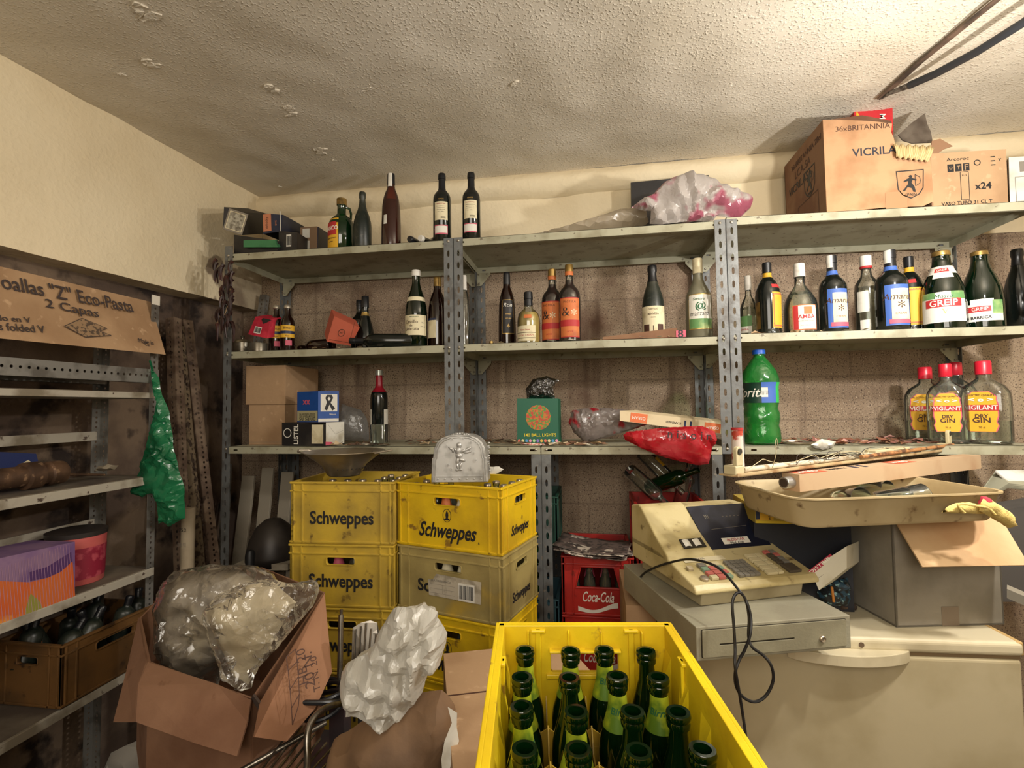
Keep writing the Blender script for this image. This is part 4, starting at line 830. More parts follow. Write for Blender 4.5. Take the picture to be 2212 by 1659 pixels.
f = [P(609, 960, 'y', .02), P(703, 962, 'y', -.004), P(703, 917, 'y', -.004), P(609, 913, 'y', .02)]
t, M, W, H = hexa('drink_carton', 'black printed carton lying under the blue box', 'box', f, P(744, 915, 'y', .10)-f[2], BK, zb=ZB_+.001)
fplate(rect(W*.82, H*.5, W*.26, H*.8), PA_CR, t, M, .0008, 'printed_panel'); ftext('LISTEL', W*.33, H*.5, H*.85, INK_W, t, M, rot=90, bold=.0006); o, h = ring(W*.13, H*.55, H*.2, H*.2, .003); G().plate(o, h, .0005, M @ T(0, 0, .001)).obj('round_seal', INK_W, t)
L2 = t.matrix_basis.inverted(); e = P(744, 915, 'y', .10)-f[2]
Ms = fmat(L2 @ f[1], L2 @ (f[1]+Vector((e.x, e.y, 0))), L2 @ f[2]); We = e.length
fplate(rect(We*.5, H*.5, We*.96, H*.94), PA_WH, t, Ms, .0006, 'white_end'); lines([(We*.1, H*.9, We*.5, H*.45), (We*.5, H*.45, We*.95, H*.6)], .001, INK_GR, t, Ms, .0012); fplate([(0, 0), (We*.5, 0), (We*.3, H*.12), (0, H*.15)], PA_PINK, t, Ms, .0009)
zc = t.location.z+H+.0
q0 = P(687, 914, 'y', .015); q0.z = zc+.001
h_ = P(687, 845, 'y', .015).z-q0.z; l_ = P(642, 880, 'y', .055); r_ = P(732, 880, 'y', .065)
eL = Vector((l_.x-q0.x, l_.y-q0.y, 0)); eR = Vector((r_.x-q0.x, r_.y-q0.y, 0))
t = thing('blue_box', 'blue printed cube box with a white ribbon panel, on top of the black carton', 'box', q0)
g = G(); b_ = [Vector(), eR, eR+eL, eL]; up = Vector((0, 0, h_)); g.face(b_); g.face([p+up for p in b_]); [g.face([b_[i], b_[(i+1) % 4], b_[(i+1) % 4]+up, b_[i]+up]) for i in range(4)]
g.obj('carton', mat('royal_blue_card', '#1c4a94', .45, mix=('#173c7c', 6, .5, .62)), t, bevel=.002)
MR = fmat(Vector(), eR, up); ML = fmat(eL, Vector(), up); wl_, wr = eL.length, eR.length
fplate(rect(wr*.52, h_*.62, wr*.8, h_*.56), PA_WH, t, MR, .0008, 'white_panel'); fplate(rect(wr/2, h_*.06, wr*.98, h_*.1), PA_WH, t, MR, .0008, 'white_stripe'); ftext('Nivea', wr*.7, h_*.25, wr*.3, INK_W, t, MR) if 0 else ftext('Blanco', wr*.7, h_*.25, wr*.3, INK_W, t, MR)
rb = [(.30, .42), (.42, .64), (.34, .78), (.42, .88), (.52, .88), (.66, .88), (.72, .78), (.60, .62), (.82, .44), (.68, .36), (.54, .56), (.42, .36)]; hole = [(.45, .76), (.52, .68), (.60, .76), (.52, .82)]
G().plate([(x*wr, y*h_) for x, y in rb], [[(x*wr, y*h_) for x, y in hole]], .0005, MR @ T(0, 0, .0014)).obj('ribbon_print', INK, t)
fplate(rect(wl_/2, h_*.2, wl_*.96, h_*.34), mat('khaki_print', '#a9a27c', .6), t, ML, .0008, 'warning_panel'); [ftext(s, wl_/2, h_*(.27-.07*k), wl_*.75, INK, t, ML, .0014) for k, s in enumerate(('Las autoridades advierten', 'fumar perjudica gravemente', 'su salud'))]
ftext('xx', wl_*.45, h_*.65, wl_*.35, PA_PINK, t, ML, bold=.001)
bag('plastic_dome', 'crumpled clear plastic cover leaning behind the black and blue boxes', [(730, 952), (728, 900), (738, 872), (760, 880), (780, 885), (793, 905), (797, 930), (796, 952)], P(765, 950, 'y', .16), .016, .05, .004, 12, cplastic('grey_clear_plastic', '#8a8c8c', opac=.4, rough=.15), 'plastic cover', fs=14)
p = P(821, 950, 'y', .03); p.z = ZB_+.001
t = thing('glass_block_jar', 'square thick clear glass jar standing in front of the red-necked bottle', 'jar', p, .05)
G().lathe([(.030, 0), (.037, .004), (.038, .09), (.036, .095), (.033, .095), (.031, .012), (.001, .010)], seg=32, pw=5, cap=False).obj('glass_body', G_CLEAR, t, smooth=50)
# 140 ball lights
t, M, W, H = pxb('light_string_box', 'green box of coloured ball lights standing on the bench board', 'box', ((1117, 947), (1207, 948), (1205, 861), (1117, 861)), .09, (1211, 862, .155), mat('bottle_green_card', '#0f5a42', .5), zb=ZB_+.001)
fplate(ring(W*.52, H*.58, W*.30, W*.30, .01, 36)[0], mat('ball_picture', '#c06a2a', .5, mix=('#4f8a3a', 90, .46, .52), mix2=('#b5422e', 60, .52, .56)), t, M, .0008, 'ball_picture')
ftext('140 BALL LIGHTS', W*.56, H*.20, W*.76, INK_Y, t, M, bold=.0006)
cols = ['#d46a5a', '#e0cf9a', '#4a8fc4', '#d98fae', '#a9d49a', '#8a6fc0', '#d9b24a']
for k in range(11): fplate(ring(W*(.05+k*.09), H*.075, W*.033, W*.04, .01, 10)[0], mat('ball_'+cols[k % 7], cols[k % 7], .5), t, M, .0008, 'printed_ball')
zz = G(); rng = random.Random(3)
for k in range(16): a = P(1127+k*4.6, 953+rng.uniform(-2, 2), 'y', .055); zz.box(a.x-.004, a.y, ZB_+.001, a.x+.005, a.y+.008, ZB_+.008)
tag(zz.obj('torn_red_trim', mat('coral_white', '#d08070', .6, mix=('#e8ddd0', 90, .5, .55))), 'frayed coral and white trim strip in front of the green light box', 'trim strip')
bag('black_plastic', 'crumpled dark shiny plastic lying on the green light box', [(1138, 862), (1136, 840), (1150, 820), (1180, 812), (1208, 822), (1194, 838), (1200, 862)], P(1168, 861, 'y', .125), .012, .03, .008, 5, film('dark_shiny_film', '#55524c', opac=.55, rough=.1, diff='#2c2a27', bump=(40, 1), gl=2.2), 'plastic', fs=26)
bag('gift_bag', 'silver plastic bag with red patches lying on the bench board', [(1228, 912), (1236, 886), (1262, 882), (1300, 881), (1345, 884), (1400, 897), (1404, 915), (1360, 930), (1310, 945), (1265, 957), (1240, 935)], P(1310, 950, 'y', .13), .009, .04, .018, 21, cplastic('silver_red_plastic', '#8f8580', '#a8202c', .97, .25, 13), fs=14, smooth=16)
n, poly, M, ob = bag('red_bag', 'red and clear plastic bag hanging over the front edge of the bench board', [(1346, 940), (1354, 933), (1432, 924), (1492, 921), (1516, 920), (1546, 933), (1550, 951), (1538, 969), (1530, 1002), (1508, 1005), (1470, 997), (1432, 987), (1387, 969), (1350, 950)], P(1445, 960, 'y', -.045), .008, .028, .014, 31, cplastic('red_plastic', '#b8242e', '#c94048', .94, .15, 7), fs=12, smooth=16)
fr = fmat(*[Vector((M @ Vector((x, -.045, z)))) for x, z in ((-.02, .02), (.18, .008), (-.02, .06))]); ftext('n i s o i n', .085, .024, .17, INK, n, fr, .002)
t, M, W, H = pxb('tube_carton', 'orange and white fluorescent tube carton lying behind the red bag', 'box', ((1339, 909), (1612, 944), (1612, 918), (1339, 887)), (.055, .24, .24, .055), (1640, 916, .30), mat('tube_carton_cream', '#cdbb98', .7, mix=('#b5a27e', 8, .5, .65)))
for fx in (.14, .72): fplate(rect(W*fx, H*.5, W*.13, H*.92), mat('osram_orange', '#cf6a3a', .6), t, M, .0008, 'orange_patch'); ftext('OSRAM', W*fx, H*.5, W*.10, INK_W, t, M, .0016, rot=180)
ftext('STANDARD', W*.41, H*.5, W*.12, INK, t, M, rot=180); [fplate(rect(W*(.50+.045*k), H*.5, W*.015, H*.7), PA_NAVY, t, M) for k in (0, 1)]
p = P(1722, 958, 'y', .10); tag(G().lathe([(.062, .0), (.066, .004), (.066, .009), (.062, .009), (.060, .004), (.001, .003)], cap=False, seg=40).obj('metal_dish', STEEL, M=T(p.x, p.y, ZB_+.001), smooth=True), 'flat round metal dish on the board beside the soda bottle', 'dish')
bag('paper_scrap', 'small crumpled white foil scrap at the front of the right bench board', [(1752, 960), (1775, 948), (1806, 953), (1800, 966), (1778, 972), (1760, 968)], P(1778, 966, 'y', -.008), .008, .008, .004, 44, mat('white_foil', '#cfcabc', .35, .3), 'foil scrap', fs=40)
# litter on the boards
def litter(name, label, spans, z, n, seed, cols):
    g = {}; rng = random.Random(seed); root = thing(name, label, 'litter', (0, 0, 0)); root['kind'] = 'stuff'
    for k in range(n):
        a, b, y0_, y1_ = rng.choice(spans); x = rng.uniform(a, b); y = rng.uniform(y0_, y1_); s = rng.uniform(.008, .024); c = rng.choice(cols); an = rng.uniform(0, 6.3)
        G_ = g.setdefault(c, G()); m = 5; pts = []
        for q in range(m):
            A = an+q*2*PI/m; r = s*rng.uniform(.5, 1.2); pts.append((x+math.cos(A)*r*1.3, min(.45, max(-.005, y+math.sin(A)*r*.8)), z+.0015+abs(rng.gauss(0, .35))*s))
        cen = (x, y, z+.002+rng.uniform(0, .5)*s)
        for q in range(m): G_.face([pts[q], pts[(q+1) % m], cen])
    for c, G_ in g.items(): o = G_.obj('scraps', mat('scrap_'+c, c, .8), root); o['kind'] = 'stuff'
litter('paper_scraps', 'brown and cream paper flakes scattered on the bench board of the corner and middle bays', [(.85, 1.1, .02, .3), (1.14, 1.45, .03, .3), (1.5, 1.75, .0, .12), (.5, .8, .0, .05)], ZB_+.001, 170, 9, ['#7d5f48', '#a88a68', '#c2ad8c', '#85604a', '#cfc6b4', '#5a463a'])
litter('paper_scraps', 'brown and pink paper flakes scattered between the soda bottle and the gin bottles', [(2.42, 3.02, .02, .34), (2.6, 2.95, .02, .2), (3.0, 3.3, .1, .4)], ZB_+.001, 240, 10, ['#7d4f3a', '#a0795a', '#b08c66', '#7d5044', '#b88a80', '#4f3a30'])
litter('paper_scraps', 'small pale paper flakes on the middle shelves', [(.35, 1.0, .0, .2), (1.2, 2.1, .0, .15), (2.35, 2.8, .0, .15)], ZM_+.001, 70, 11, ['#b09270', '#c9b694', '#8a6a50', '#cfc6b4'])
# ---------------------------------------------------------------- bottle crates
def crate_body(W, D, H, holes, m, t, name='crate_body', wall=.009, col=.036):
    """holes: dict side -> polygon in face coords (x centred, z up)"""
    g = G(); w = wall
    def side(M, L, hs):
        g.plate([(-L/2, 0), (L/2, 0), (L/2, H), (-L/2, H)], hs, w, M)
        # collar, foot and corner ribs
        g.box(-L/2-.001, -.004, H-col-.004, L/2+.001, .002, H-col, T(0, 0, 0) @ M @ RX(-90)) if 0 else None
        Mi = M @ RX(-90)     # x along, y outwards negative, z up
        g.box(-L/2-.003, -w-.004, H-col, L/2+.003, -w+.001, H-col+.006, Mi)
        g.box(-L/2-.003, -w-.005, H-.007, L/2+.003, -w+.001, H, Mi)
        g.box(-L/2-.003, -w-.004, .004, L/2+.003, -w+.001, .011, Mi)
        for s in (-1, 1):
            for o_ in (.012, .046):
                g.box(s*(L/2-o_)-.003, -w-.004, .004, s*(L/2-o_)+.003, -w+.001, H-.002, Mi)
        for h in hs:
            hx0 = min(p[0] for p in h); hx1 = max(p[0] for p in h); hz0 = min(p[1] for p in h); hz1 = max(p[1] for p in h)
            n = len(h)
            o2 = [((x-(hx0+hx1)/2)*1.06+(hx0+hx1)/2, (y-(hz0+hz1)/2)*1.14+(hz0+hz1)/2) for x, y in h]
            g.plate(o2, [h], .004, M @ T(0, 0, w))
    side(Matrix(((1, 0, 0, 0), (0, 0, -1, -D/2+w), (0, 1, 0, 0), (0, 0, 0, 1))), W, holes.get('f', []))
    side(Matrix(((-1, 0, 0, 0), (0, 0, 1, D/2-w), (0, 1, 0, 0), (0, 0, 0, 1))), W, holes.get('b', []))
    side(Matrix(((0, 0, 1, W/2-w), (1, 0, 0, 0), (0, 1, 0, 0), (0, 0, 0, 1))), D, holes.get('r', []))
    side(Matrix(((0, 0, -1, -W/2+w), (-1, 0, 0, 0), (0, 1, 0, 0), (0, 0, 0, 1))), D, holes.get('l', []))
    g.box(-W/2+w, -D/2+w, 0, W/2-w, D/2-w, .006)
    return g.obj(name, m, t, bevel=.0012)
def FM(W, D): return Matrix(((1, 0, 0, 0), (0, 0, -1, -D/2), (0, 1, 0, 0), (0, 0, 0, 1)))       # front face frame, centred
def RM(W, D): return Matrix(((0, 0, 1, W/2), (1, 0, 0, 0), (0, 1, 0, 0), (0, 0, 0, 1)))
YL = mat('crate_yellow', '#dcb81c', .42, mix=('#c09c1e', 6, .45, .65), mix2=('#8a6a26', 22, .64, .7), bump=(60, .08))
YD = mat('crate_dull_yellow', '#bfa034', .5, mix=('#a08634', 6, .42, .62), mix2=('#6f5826', 20, .62, .69), bump=(60, .08))
YF = mat('crate_faded_beige', '#a3925a', .55, mix=('#8a7a4a', 6, .42, .62), mix2=('#c2a23c', 3, .6, .7), bump=(60, .08))
RDm = mat('crate_red', '#b0261f', .42, mix=('#8f1f1c', 6, .45, .65), mix2=('#6c2018', 24, .64, .7), bump=(60, .08))
HN = rrect(.105, .026, .008, 3, 0, .165)
MINI = [(.9, 0), (1, .02), (1, .50), (.9, .60), (.6, .74), (.45, .84), (.42, .93), (.5, .94), (.48, 1)]
SOD = film('soda_glass', '#dfe6da', opac=.2, rough=.06, diff='#9aa08a')
CROWN = mat('crown_cap', '#b3a894', .3, .75, mix=('#8a6a4a', 30, .5, .65)); ORJ = mat('orange_soda', '#c4632a', .25); YEL = mat('lemon_soda', '#c2a23a', .3); DRK = mat('dark_soda', '#2c1712', .2)
def mini_proto(mx, lm, nm, cap=True):
    t = thing('capped_bottle', nm, 'bottle'); H = .205; R = .026
    G().lathe([(r*R, z*H) for r, z in MINI], seg=14).obj('glass_body', SOD, t, smooth=50)
    G().lathe([(.001, .004)]+[(r*R*.93, z*H+.002) for r, z in MINI[:5]]+[(.001, .75*H)], seg=12, cap=False).obj('liquid', mx, t, smooth=50)
    if lm: f = rad(MINI, R, H); cpatch(f, .60*H, .84*H, 0, 220).obj('paper_label', lm, t, smooth='all', fix=False)
    if cap: G().lathe([(.0145, H-.004), (.0135, H+.002), (.010, H+.004), (.001, H+.0045)], seg=16, cap=False).obj('crown_cap', CROWN, t, smooth=40)
    return t
protos = {'o': (ORJ, PA_OR), 'y': (YEL, PA_CR), 'd': (DRK, None), 'p': (DRK, PA_PINK)}
def place_minis(crate, W, D, cells, where, nx=6, ny=4, zoff=.008, group=None):
    cache = {}
    for (i, j, k) in cells:
        lab = 'capped soda bottle standing in '+where
        x = -W/2+.012+(W-.024)*(i+.5)/nx; y = -D/2+.012+(D-.024)*(j+.5)/ny
        if k not in cache: o = cache[k] = mini_proto(*protos[k], lab)
        else: o = copy_tree(cache[k])
        o['group'] = 'soda bottles in '+where; o.location = crate.matrix_basis @ Vector((x, y, zoff)); o.rotation_euler = (0, 0, crate.rotation_euler.z+(i*7+j*3) % 5*.3)
CW, CD, CH = .40, .30, .2245
def stack(fl, fr, top, kinds, side):
    ex = Vector((fr.x-fl.x, fr.y-fl.y, 0)).normalized(); W = (Vector((fr.x, fr.y, 0))-Vector((fl.x, fl.y, 0))).length; rz = math.atan2(ex.y, ex.x); n = Vector((-ex.y, ex.x, 0))
    c = Vector((fl.x, fl.y, 0))+ex*W/2+n*CD/2
    for k, (m, hole, txt, lab) in enumerate(kinds):
        jit = Vector((random.Random(k+side).uniform(-.004, .004), 0, 0)) if k else Vector()
        t = thing('bottle_crate', lab, 'crate', (c.x+jit.x, c.y, top-CH*(k+1)), rz, 'yellow soft drink crates against the shelving')
        hs = {'f': [HN] if hole else [], 'r': [rrect(.09, .026, .008, 3, 0, .165)], 'l': [], 'b': []}
        crate_body(W, CD, CH-.0006, hs, m, t)
        F_ = FM(W, CD)
        if txt == 'sans': ftext('Schweppes', .0, .088, W*.62, INK, t, F_, .0012, h=.062, bold=.0012)
        elif txt == 'sans2': ftext('Schweppes', .0, .088, W*.60, INK, t, F_, .0012, h=.056, bold=.0012)
        elif txt == 'script':
            ftext('Schweppes', .0, .058, W*.56, INK, t, F_, .0012, h=.068, bold=.0012, shear=.35); o, h = ring(.0, .118, .017, .023, .0018); G().plate(o, h, .0005, F_ @ T(0, 0, .0012)).obj('round_emblem', INK, t)
            G().plate([(-.012, .102), (.012, .102), (.008, .108), (.004, .109), (.006, .120), (.003, .130), (0, .136), (-.003, .130), (-.006, .120), (-.004, .109), (-.008, .108)], [], .0005, F_ @ T(0, 0, .0012)).obj('fountain_emblem', INK, t); ftext('R', W*.30, .035, .006, INK, t, F_)
        if txt: ftext('Schweppes', 0, .06, CD*.5, INK, t, RM(W, CD), .0012, h=.045, bold=.001, shear=.35 if txt == 'script' else 0)
        yield t, W
yl = 1.288
A_ = P(629, 1040, 'z', yl); B_ = P(850, 1041, 'z', yl)
LS = [(YD, False, 'sans', 'top crate of the left yellow stack, without handle slot, under the steel bowl'), (YD, True, 'sans', 'second crate of the left yellow stack, with handle slot and black lettering'), (YD, True, 'sans', 'third crate down in the left yellow stack, behind the long metal utensils'), (YD, True, 'sans', 'fourth crate down in the left yellow stack, almost hidden'), (YD, True, 'sans', 'lowest crate of the left yellow stack, hidden near the floor')]
res = list(stack(A_, B_, yl, LS, 0)); topL = res[0]
place_minis(res[0][0], res[0][1], CD, [(4, 0, 'd'), (5, 0, 'd'), (3, 0, 'd'), (4, 1, 'd'), (5, 1, 'y'), (3, 1, 'd'), (4, 2, 'o'), (5, 2, 'd'), (5, 3, 'd'), (4, 3, 'd'), (0, 0, 'd'), (1, 0, 'd'), (2, 0, 'd'), (2, 1, 'd'), (1, 1, 'd')], 'the top left yellow crate')
place_minis(res[1][0], res[1][1], CD, [(1, 0, 'd'), (2, 0, 'p'), (3, 0, 'd'), (4, 0, 'y')], 'the second left yellow crate')
yr = 1.285
A_ = P(860, 1040, 'z', yr); B_ = P(1082, 1054, 'z', yr)
RS = [(YL, True, 'script', 'bright yellow top crate of the right stack with emblem, under the silver angel tin'), (YF, True, 'sans2', 'faded beige second crate of the right yellow stack with a torn white barcode label'), (YL, True, 'script', 'bright yellow third crate of the right stack, above the white plastic bag'), (YL, True, 'script', 'fourth crate down in the right yellow stack, behind the cardboard'), (YL, True, 'script', 'lowest crate of the right yellow stack, hidden near the floor')]
res2 = list(stack(A_, B_, yr, RS, 5)); topR = res2[0]
place_minis(res2[0][0], res2[0][1], CD, [(0, 0, 'd'), (1, 0, 'p'), (2, 0, 'o'), (3, 0, 'y'), (4, 0, 'o'), (5, 0, 'o'), (5, 1, 'y'), (5, 2, 'd'), (4, 1, 'o'), (5, 3, 'd'), (0, 1, 'd'), (4, 2, 'd'), (1, 2, 'd'), (0, 2, 'd')], 'the top right yellow crate')
place_minis(res2[1][0], res2[1][1], CD, [(1, 0, 'y'), (2, 0, 'y'), (3, 0, 'y'), (4, 0, 'y')], 'the faded beige crate')
place_minis(res2[2][0], res2[2][1], CD, [(3, 0, 'd'), (4, 0, 'y')], 'the third right yellow crate')
t, W = res2[1]; F_ = FM(W, CD)
fplate([(-.075, .065), (.130, .062), (.132, .135), (-.045, .140), (-.060, .118), (-.080, .118)], mat('dirty_white_label', '#b3aa98', .7, mix=('#8f8674', 25, .5, .65)), t, F_, .0050, 'shipping_label', .0008)
barcode(.075, .092, .055, .045, t, F_ @ T(0, 0, .0055), seed=9); ftext('MULTIREFERENCIA', -.025, .118, .08, INK_GR, t, F_, .0066); lines([(-.07, .105, .03, .105), (-.07, .09, .03, .09), (-.07, .075, .03, .075), (-.02, .075, -.02, .105)], .0008, INK_GR, t, F_, .0066)
zb0 = yl-CH*5
pl = thing('pallet', 'low wooden pallet under the yellow crate stacks', 'pallet', (.95, -.2, 0)); WD = mat('old_wood', '#6e5a44', .8, mix=('#54432f', 9, .45, .6))
for k in range(5): G().box(-.49, -.30+k*.13, zb0-.02, .49, -.21+k*.13, zb0-.0005).obj('deck_board', WD, pl)
for k in (-1, 0, 1): G().box(k*.43-.05, -.3, 0, k*.43+.05, .3, zb0-.021).obj('bearer', WD, pl)
# steel bowl on the left stack
p = P(731, 1034, 'z', 1.292); p = Vector((p.x, p.y+.045, 1.2975))
t = thing('steel_bowl', 'conical stainless steel strainer bowl with wire handles on the left yellow crates', 'bowl', p)
RB = P(822, 975, 'y', p.y).x-p.x; zr = P(731, 977, 'y', p.y-.0).z-p.z+.004
G().lathe([(.001, .0), (.055, .001), (.062, .006), (RB*.55, zr*.45), (RB*.98, zr-.004), (RB+.006, zr), (RB+.006, zr+.002), (RB*.97, zr-.001), (RB*.53, zr*.46), (.060, .008), (.001, .003)], seg=56, cap=False).obj('bowl_body', STEEL, t, smooth=50)
for s in (-1, 1):
    G().tube([(s*(RB-.004), -.045, zr-.004), (s*(RB+.025), -.035, zr+.001), (s*(RB+.045), 0, zr+.004), (s*(RB+.025), .035, zr+.001), (s*(RB-.004), .045, zr-.004)], .0032, 8).obj('wire_handle', STEEL, t, smooth=True)
g = G()
for k in range(3):
    for i in range(9):
        a = math.radians(-80+i*13+k*6); rr = .075+.014*k; zz = (rr-.062)/(RB*.55-.062)*(zr*.45-.006)+.006; g.cyl((rr*math.cos(a)*1.0, rr*math.sin(a), zz-.001), (rr*math.cos(a)*1.03, rr*math.sin(a)*1.03, zz-.0015), .0028, seg=8)
g.obj('strainer_holes', mat('hole_dark', '#2a221a', .8), t)
# silver angel tin on the right stack
p = P(988, 1044, 'z', 1.292); p = Vector((p.x, p.y+.05, 1.2935)); rz = topR[0].rotation_euler.z
t = thing('angel_tin', 'silver domed metal letter holder with embossed angel on the right yellow crates', 'tin box', p, .13); SIL = mat('silver_paint_metal', '#b4b3b0', .38, .45, mix=('#8b8a86', 20, .5, .7))
w2 = .0985; hb = .165
def arch(w, h, n=10):
    o_ = [(-w, 0), (-w*.97, h*.5)]; 
    for k in range(n+1):
        a = PI-PI*k/n; o_.append((w*.93*math.copysign(abs(math.cos(a))**.75, math.cos(a)), h*.52+h*.48*abs(math.sin(a))**.8))
    return o_+[(w*.97, h*.5), (w, 0)]
FF = Matrix(((1, 0, 0, 0), (0, 0, -1, -.04), (0, 1, 0, 0), (0, 0, 0, 1)))
G().plate(arch(w2, hb)[::-1], [], .115, FF @ T(0, 0, -.115)).obj('box_body', SIL, t, bevel=.006, seg=3)
for sc, hh in ((.93, .955), (.86, .915)):
    pts = [Vector((x, -.0415, z+.004)) for x, z in arch(w2*sc, hb*hh)]; G().tube(pts, .0022, 6).obj('embossed_border', SIL, t, smooth=True)
G().box(-w2*.95, -.043, .020, w2*.95, -.039, .0225).obj('embossed_border', SIL, t)
g = G()
def blob(x, z, rx, rz_, d=.011, a=0): g.lathe([(max(.0005, math.cos(q)), math.sin(q)) for q in [(-PI/2+PI*i/8) for i in range(9)]], T(x, -.041, z) @ RY(a) @ Matrix.Diagonal((rx, d, rz_, 1)), 12, cap=False)
blob(.0, .128, .010, .011, .009); blob(-.004, .108, .011, .015, .009, 10); blob(-.001, .092, .013, .012, .010); blob(-.012, .112, .012, .005, .007, 30); blob(-.022, .110, .005, .008, .006); blob(.012, .108, .012, .005, .007, -25); blob(.026, .112, .018, .006, .005, -30); blob(.028, .104, .015, .005, .005, -10); blob(-.028, .116, .012, .005, .005, 30); blob(-.006, .075, .007, .014, .008, 15); blob(.008, .078, .014, .007, .008, 20); blob(-.006, .056, .005, .013, .007, -15); blob(.004, .058, .005, .012, .007, 20); blob(-.008, .043, .007, .004, .007); blob(.004, .044, .007, .004, .007)
g.obj('angel_relief', SIL, t, smooth='all')
g = G()
for (x, z) in ((-.025, .148), (.012, .152), (-.045, .125), (.05, .10), (-.04, .06), (-.028, .046), (.038, .046), (.055, .075), (.04, .138)):
    for a in range(0, 180, 60): g.box(-.006, -.043, -.0012, .006, -.040, .0012, T(x, 0, z) @ RY(a))
for k in range(7): g.lathe([(.003, -.001), (.0028, .002), (.001, .003)], T(-.075+k*.025, -.04, .012) @ RX(90), 8)
g.obj('embossed_stars', SIL, t)
g = G(); rng = random.Random(2)
for k in range(16):
    x = -.05+k*.0066; z = hb+.001; g.lathe([(.001, -.006), (.006, -.002), (.005, .003), (.001, .005)], T(x, -.02+rng.uniform(-.02, .03), z-abs(x)**2*6) @ RX(rng.uniform(-50, 50)), 8, cap=False)
g.obj('leaf_crest', SIL, t, smooth='all')
g = G(); rng = random.Random(6)
for k in range(12): g.lathe([(.001, -.005), (.005, 0), (.001, .005)], T(w2*.985, -.02+rng.uniform(0, .07), .03+k*.009) @ RY(90), 7, cap=False)
g.obj('side_relief', SIL, t, smooth='all')
bag('receipt', 'crumpled white paper slip tucked behind the angel tin in the yellow crate', [(1050, 1040), (1058, 1008), (1078, 1008), (1088, 1014), (1070, 1025), (1062, 1042)], P(1065, 1040, 'z', 1.27)+Vector((0, .11, 0)), .010, .004, .003, 3, PA_WH, 'paper', fs=30)
# ---------------------------------------------------------------- red crates
def red_crate(name_label, p, rz, W=.30, D=.38, H=.245, txt=True, group='red soft drink crates'):
    t = thing('bottle_crate', name_label, 'crate', p, rz, group)
    tz = [(-.088, .118), (.088, .118), (.066, .200), (-.066, .200)]
    crate_body(W, D, H, {'f': [tz]}, RDm, t)
    F_ = FM(W, D)
    if txt:
        # flowing cursive wordmark
        ftext('Coca-Cola', 0.002, .080, .128, INK_W, t, F_, .0012, h=.042, shear=.35, bold=.0006)
        top = [(-.082+.164*i/16, .040-.018*math.sin(i/16*2*PI*.75)*(.6+.5*i/16)) for i in range(17)]; th = [.019-.010*abs(math.sin(i/16*PI*.9+.4)) for i in range(17)]
        G().plate([(x, z) for x, z in top]+[(x, z-h_-.004) for (x, z), h_ in reversed(list(zip(top, th)))], [], .0005, F_ @ T(0, 0, .0012)).obj('wave_stripe', INK_W, t)
    return t, F_
pL = P(1214, 1200, 'y', .03); pR = P(1367, 1203, 'y', .03); cx = (pL.x+pR.x)/2; Wr = pR.x-pL.x
zr_ = pL.z
c1, _ = red_crate('red crate standing topmost right of the bench posts, with newspapers on it', (cx, .03+.19, zr_-.245), 0, Wr)
c2, _ = red_crate('red crate directly beneath the newspaper-topped one', (cx, .03+.19, zr_-.245*2-.001), 0, Wr)
c3, _ = red_crate('third red crate down, hidden near the floor', (cx, .03+.19, zr_-.245*3-.002), 0, Wr)
c4 = thing('wooden_block', 'wooden block under the red crates', 'block', (cx, .22, 0)); G().box(-Wr/2, -.18, 0, Wr/2, .18, zr_-.245*3-.003).obj('block', WD, c4, bevel=.003)
place_minis(c1, Wr, .38, [(i, 0, 'd') for i in range(4)]+[(i, 1, 'p') for i in range(4)], 'the upper red crate', 4, 6)
g = G(); rng = random.Random(8)
t = thing('newspapers', 'crumpled newspapers and magazines on top of the red crate', 'newspaper', (cx, .15, zr_+.001))
for k in range(6):
    L_ = .30; a = rng.uniform(-.3, .3); z0 = .004*k; mm = mat('newsprint%d' % (k % 3), ('#8f8276', '#b5a99a', '#5a4c46')[k % 3], .6, mix=('#3d3531', 40, .5, .55))
    G().grid(lambda i, j: Vector(((i-.55)*L_*math.cos(a)-(j-.5)*.22*math.sin(a), -.10+(j-.3)*.22*math.cos(a)+(i-.5)*L_*math.sin(a), z0+.004+.05*abs(i-.6)**1.5*(1 if i < .6 else .4)+.008*noise.noise(Vector((i*5, j*4, k*3.3))))), 14, 8).obj('newspaper_sheet', mm, t, smooth='all', solid=.0012)
pU = P(1372, 1065, 'y', .22); Wd = .30
c5, _ = red_crate('red crate full of loose clear bottles behind the cash register', (P(1376, 1100, 'y', .06).x+Wd/2, .06+.19, P(1380, 1095, 'y', .06).z-.245), 0, Wd, txt=False)
bx = c5.location; tt = thing('dark_carton', 'dark carton underneath the red crate behind the register', 'box', (bx.x, bx.y, 0)); G().box(-.15, -.18, 0, .15, .18, bx.z-.001).obj('carton', mat('dark_brown_card', '#3a2c24', .85), tt)
rng = random.Random(4)
for k, (u, v, du, dv, ds) in enumerate(((1392, 1045, 45, 40, 'clear bottle lying slanted on the red crate, its neck towards the register'), (1440, 1040, 50, -18, 'clear bottle lying crosswise in the red crate beside the amber-labelled one'), (1475, 1062, 10, -40, 'clear bottle tilted upright at the back of the red crate'), (1420, 1010, 20, 20, 'bottle with amber label lying at the back of the red crate'))):
    a = P(u, v, 'y', .20+.03*k); b_ = P(u+du, v+dv, 'y', .12+.05*k); a.z = max(a.z, bx.z+.22); b_.z = max(b_.z, bx.z+.21)
    d = (b_-a).normalized(); lying('clear_bottle', ds, a-d*.10, a+d*.16, .034, BORD, G_CLEAR if k != 1 else G_GREEN, None, [(.25, .45, 180, 60, PA_YE)] if k == 3 else ())
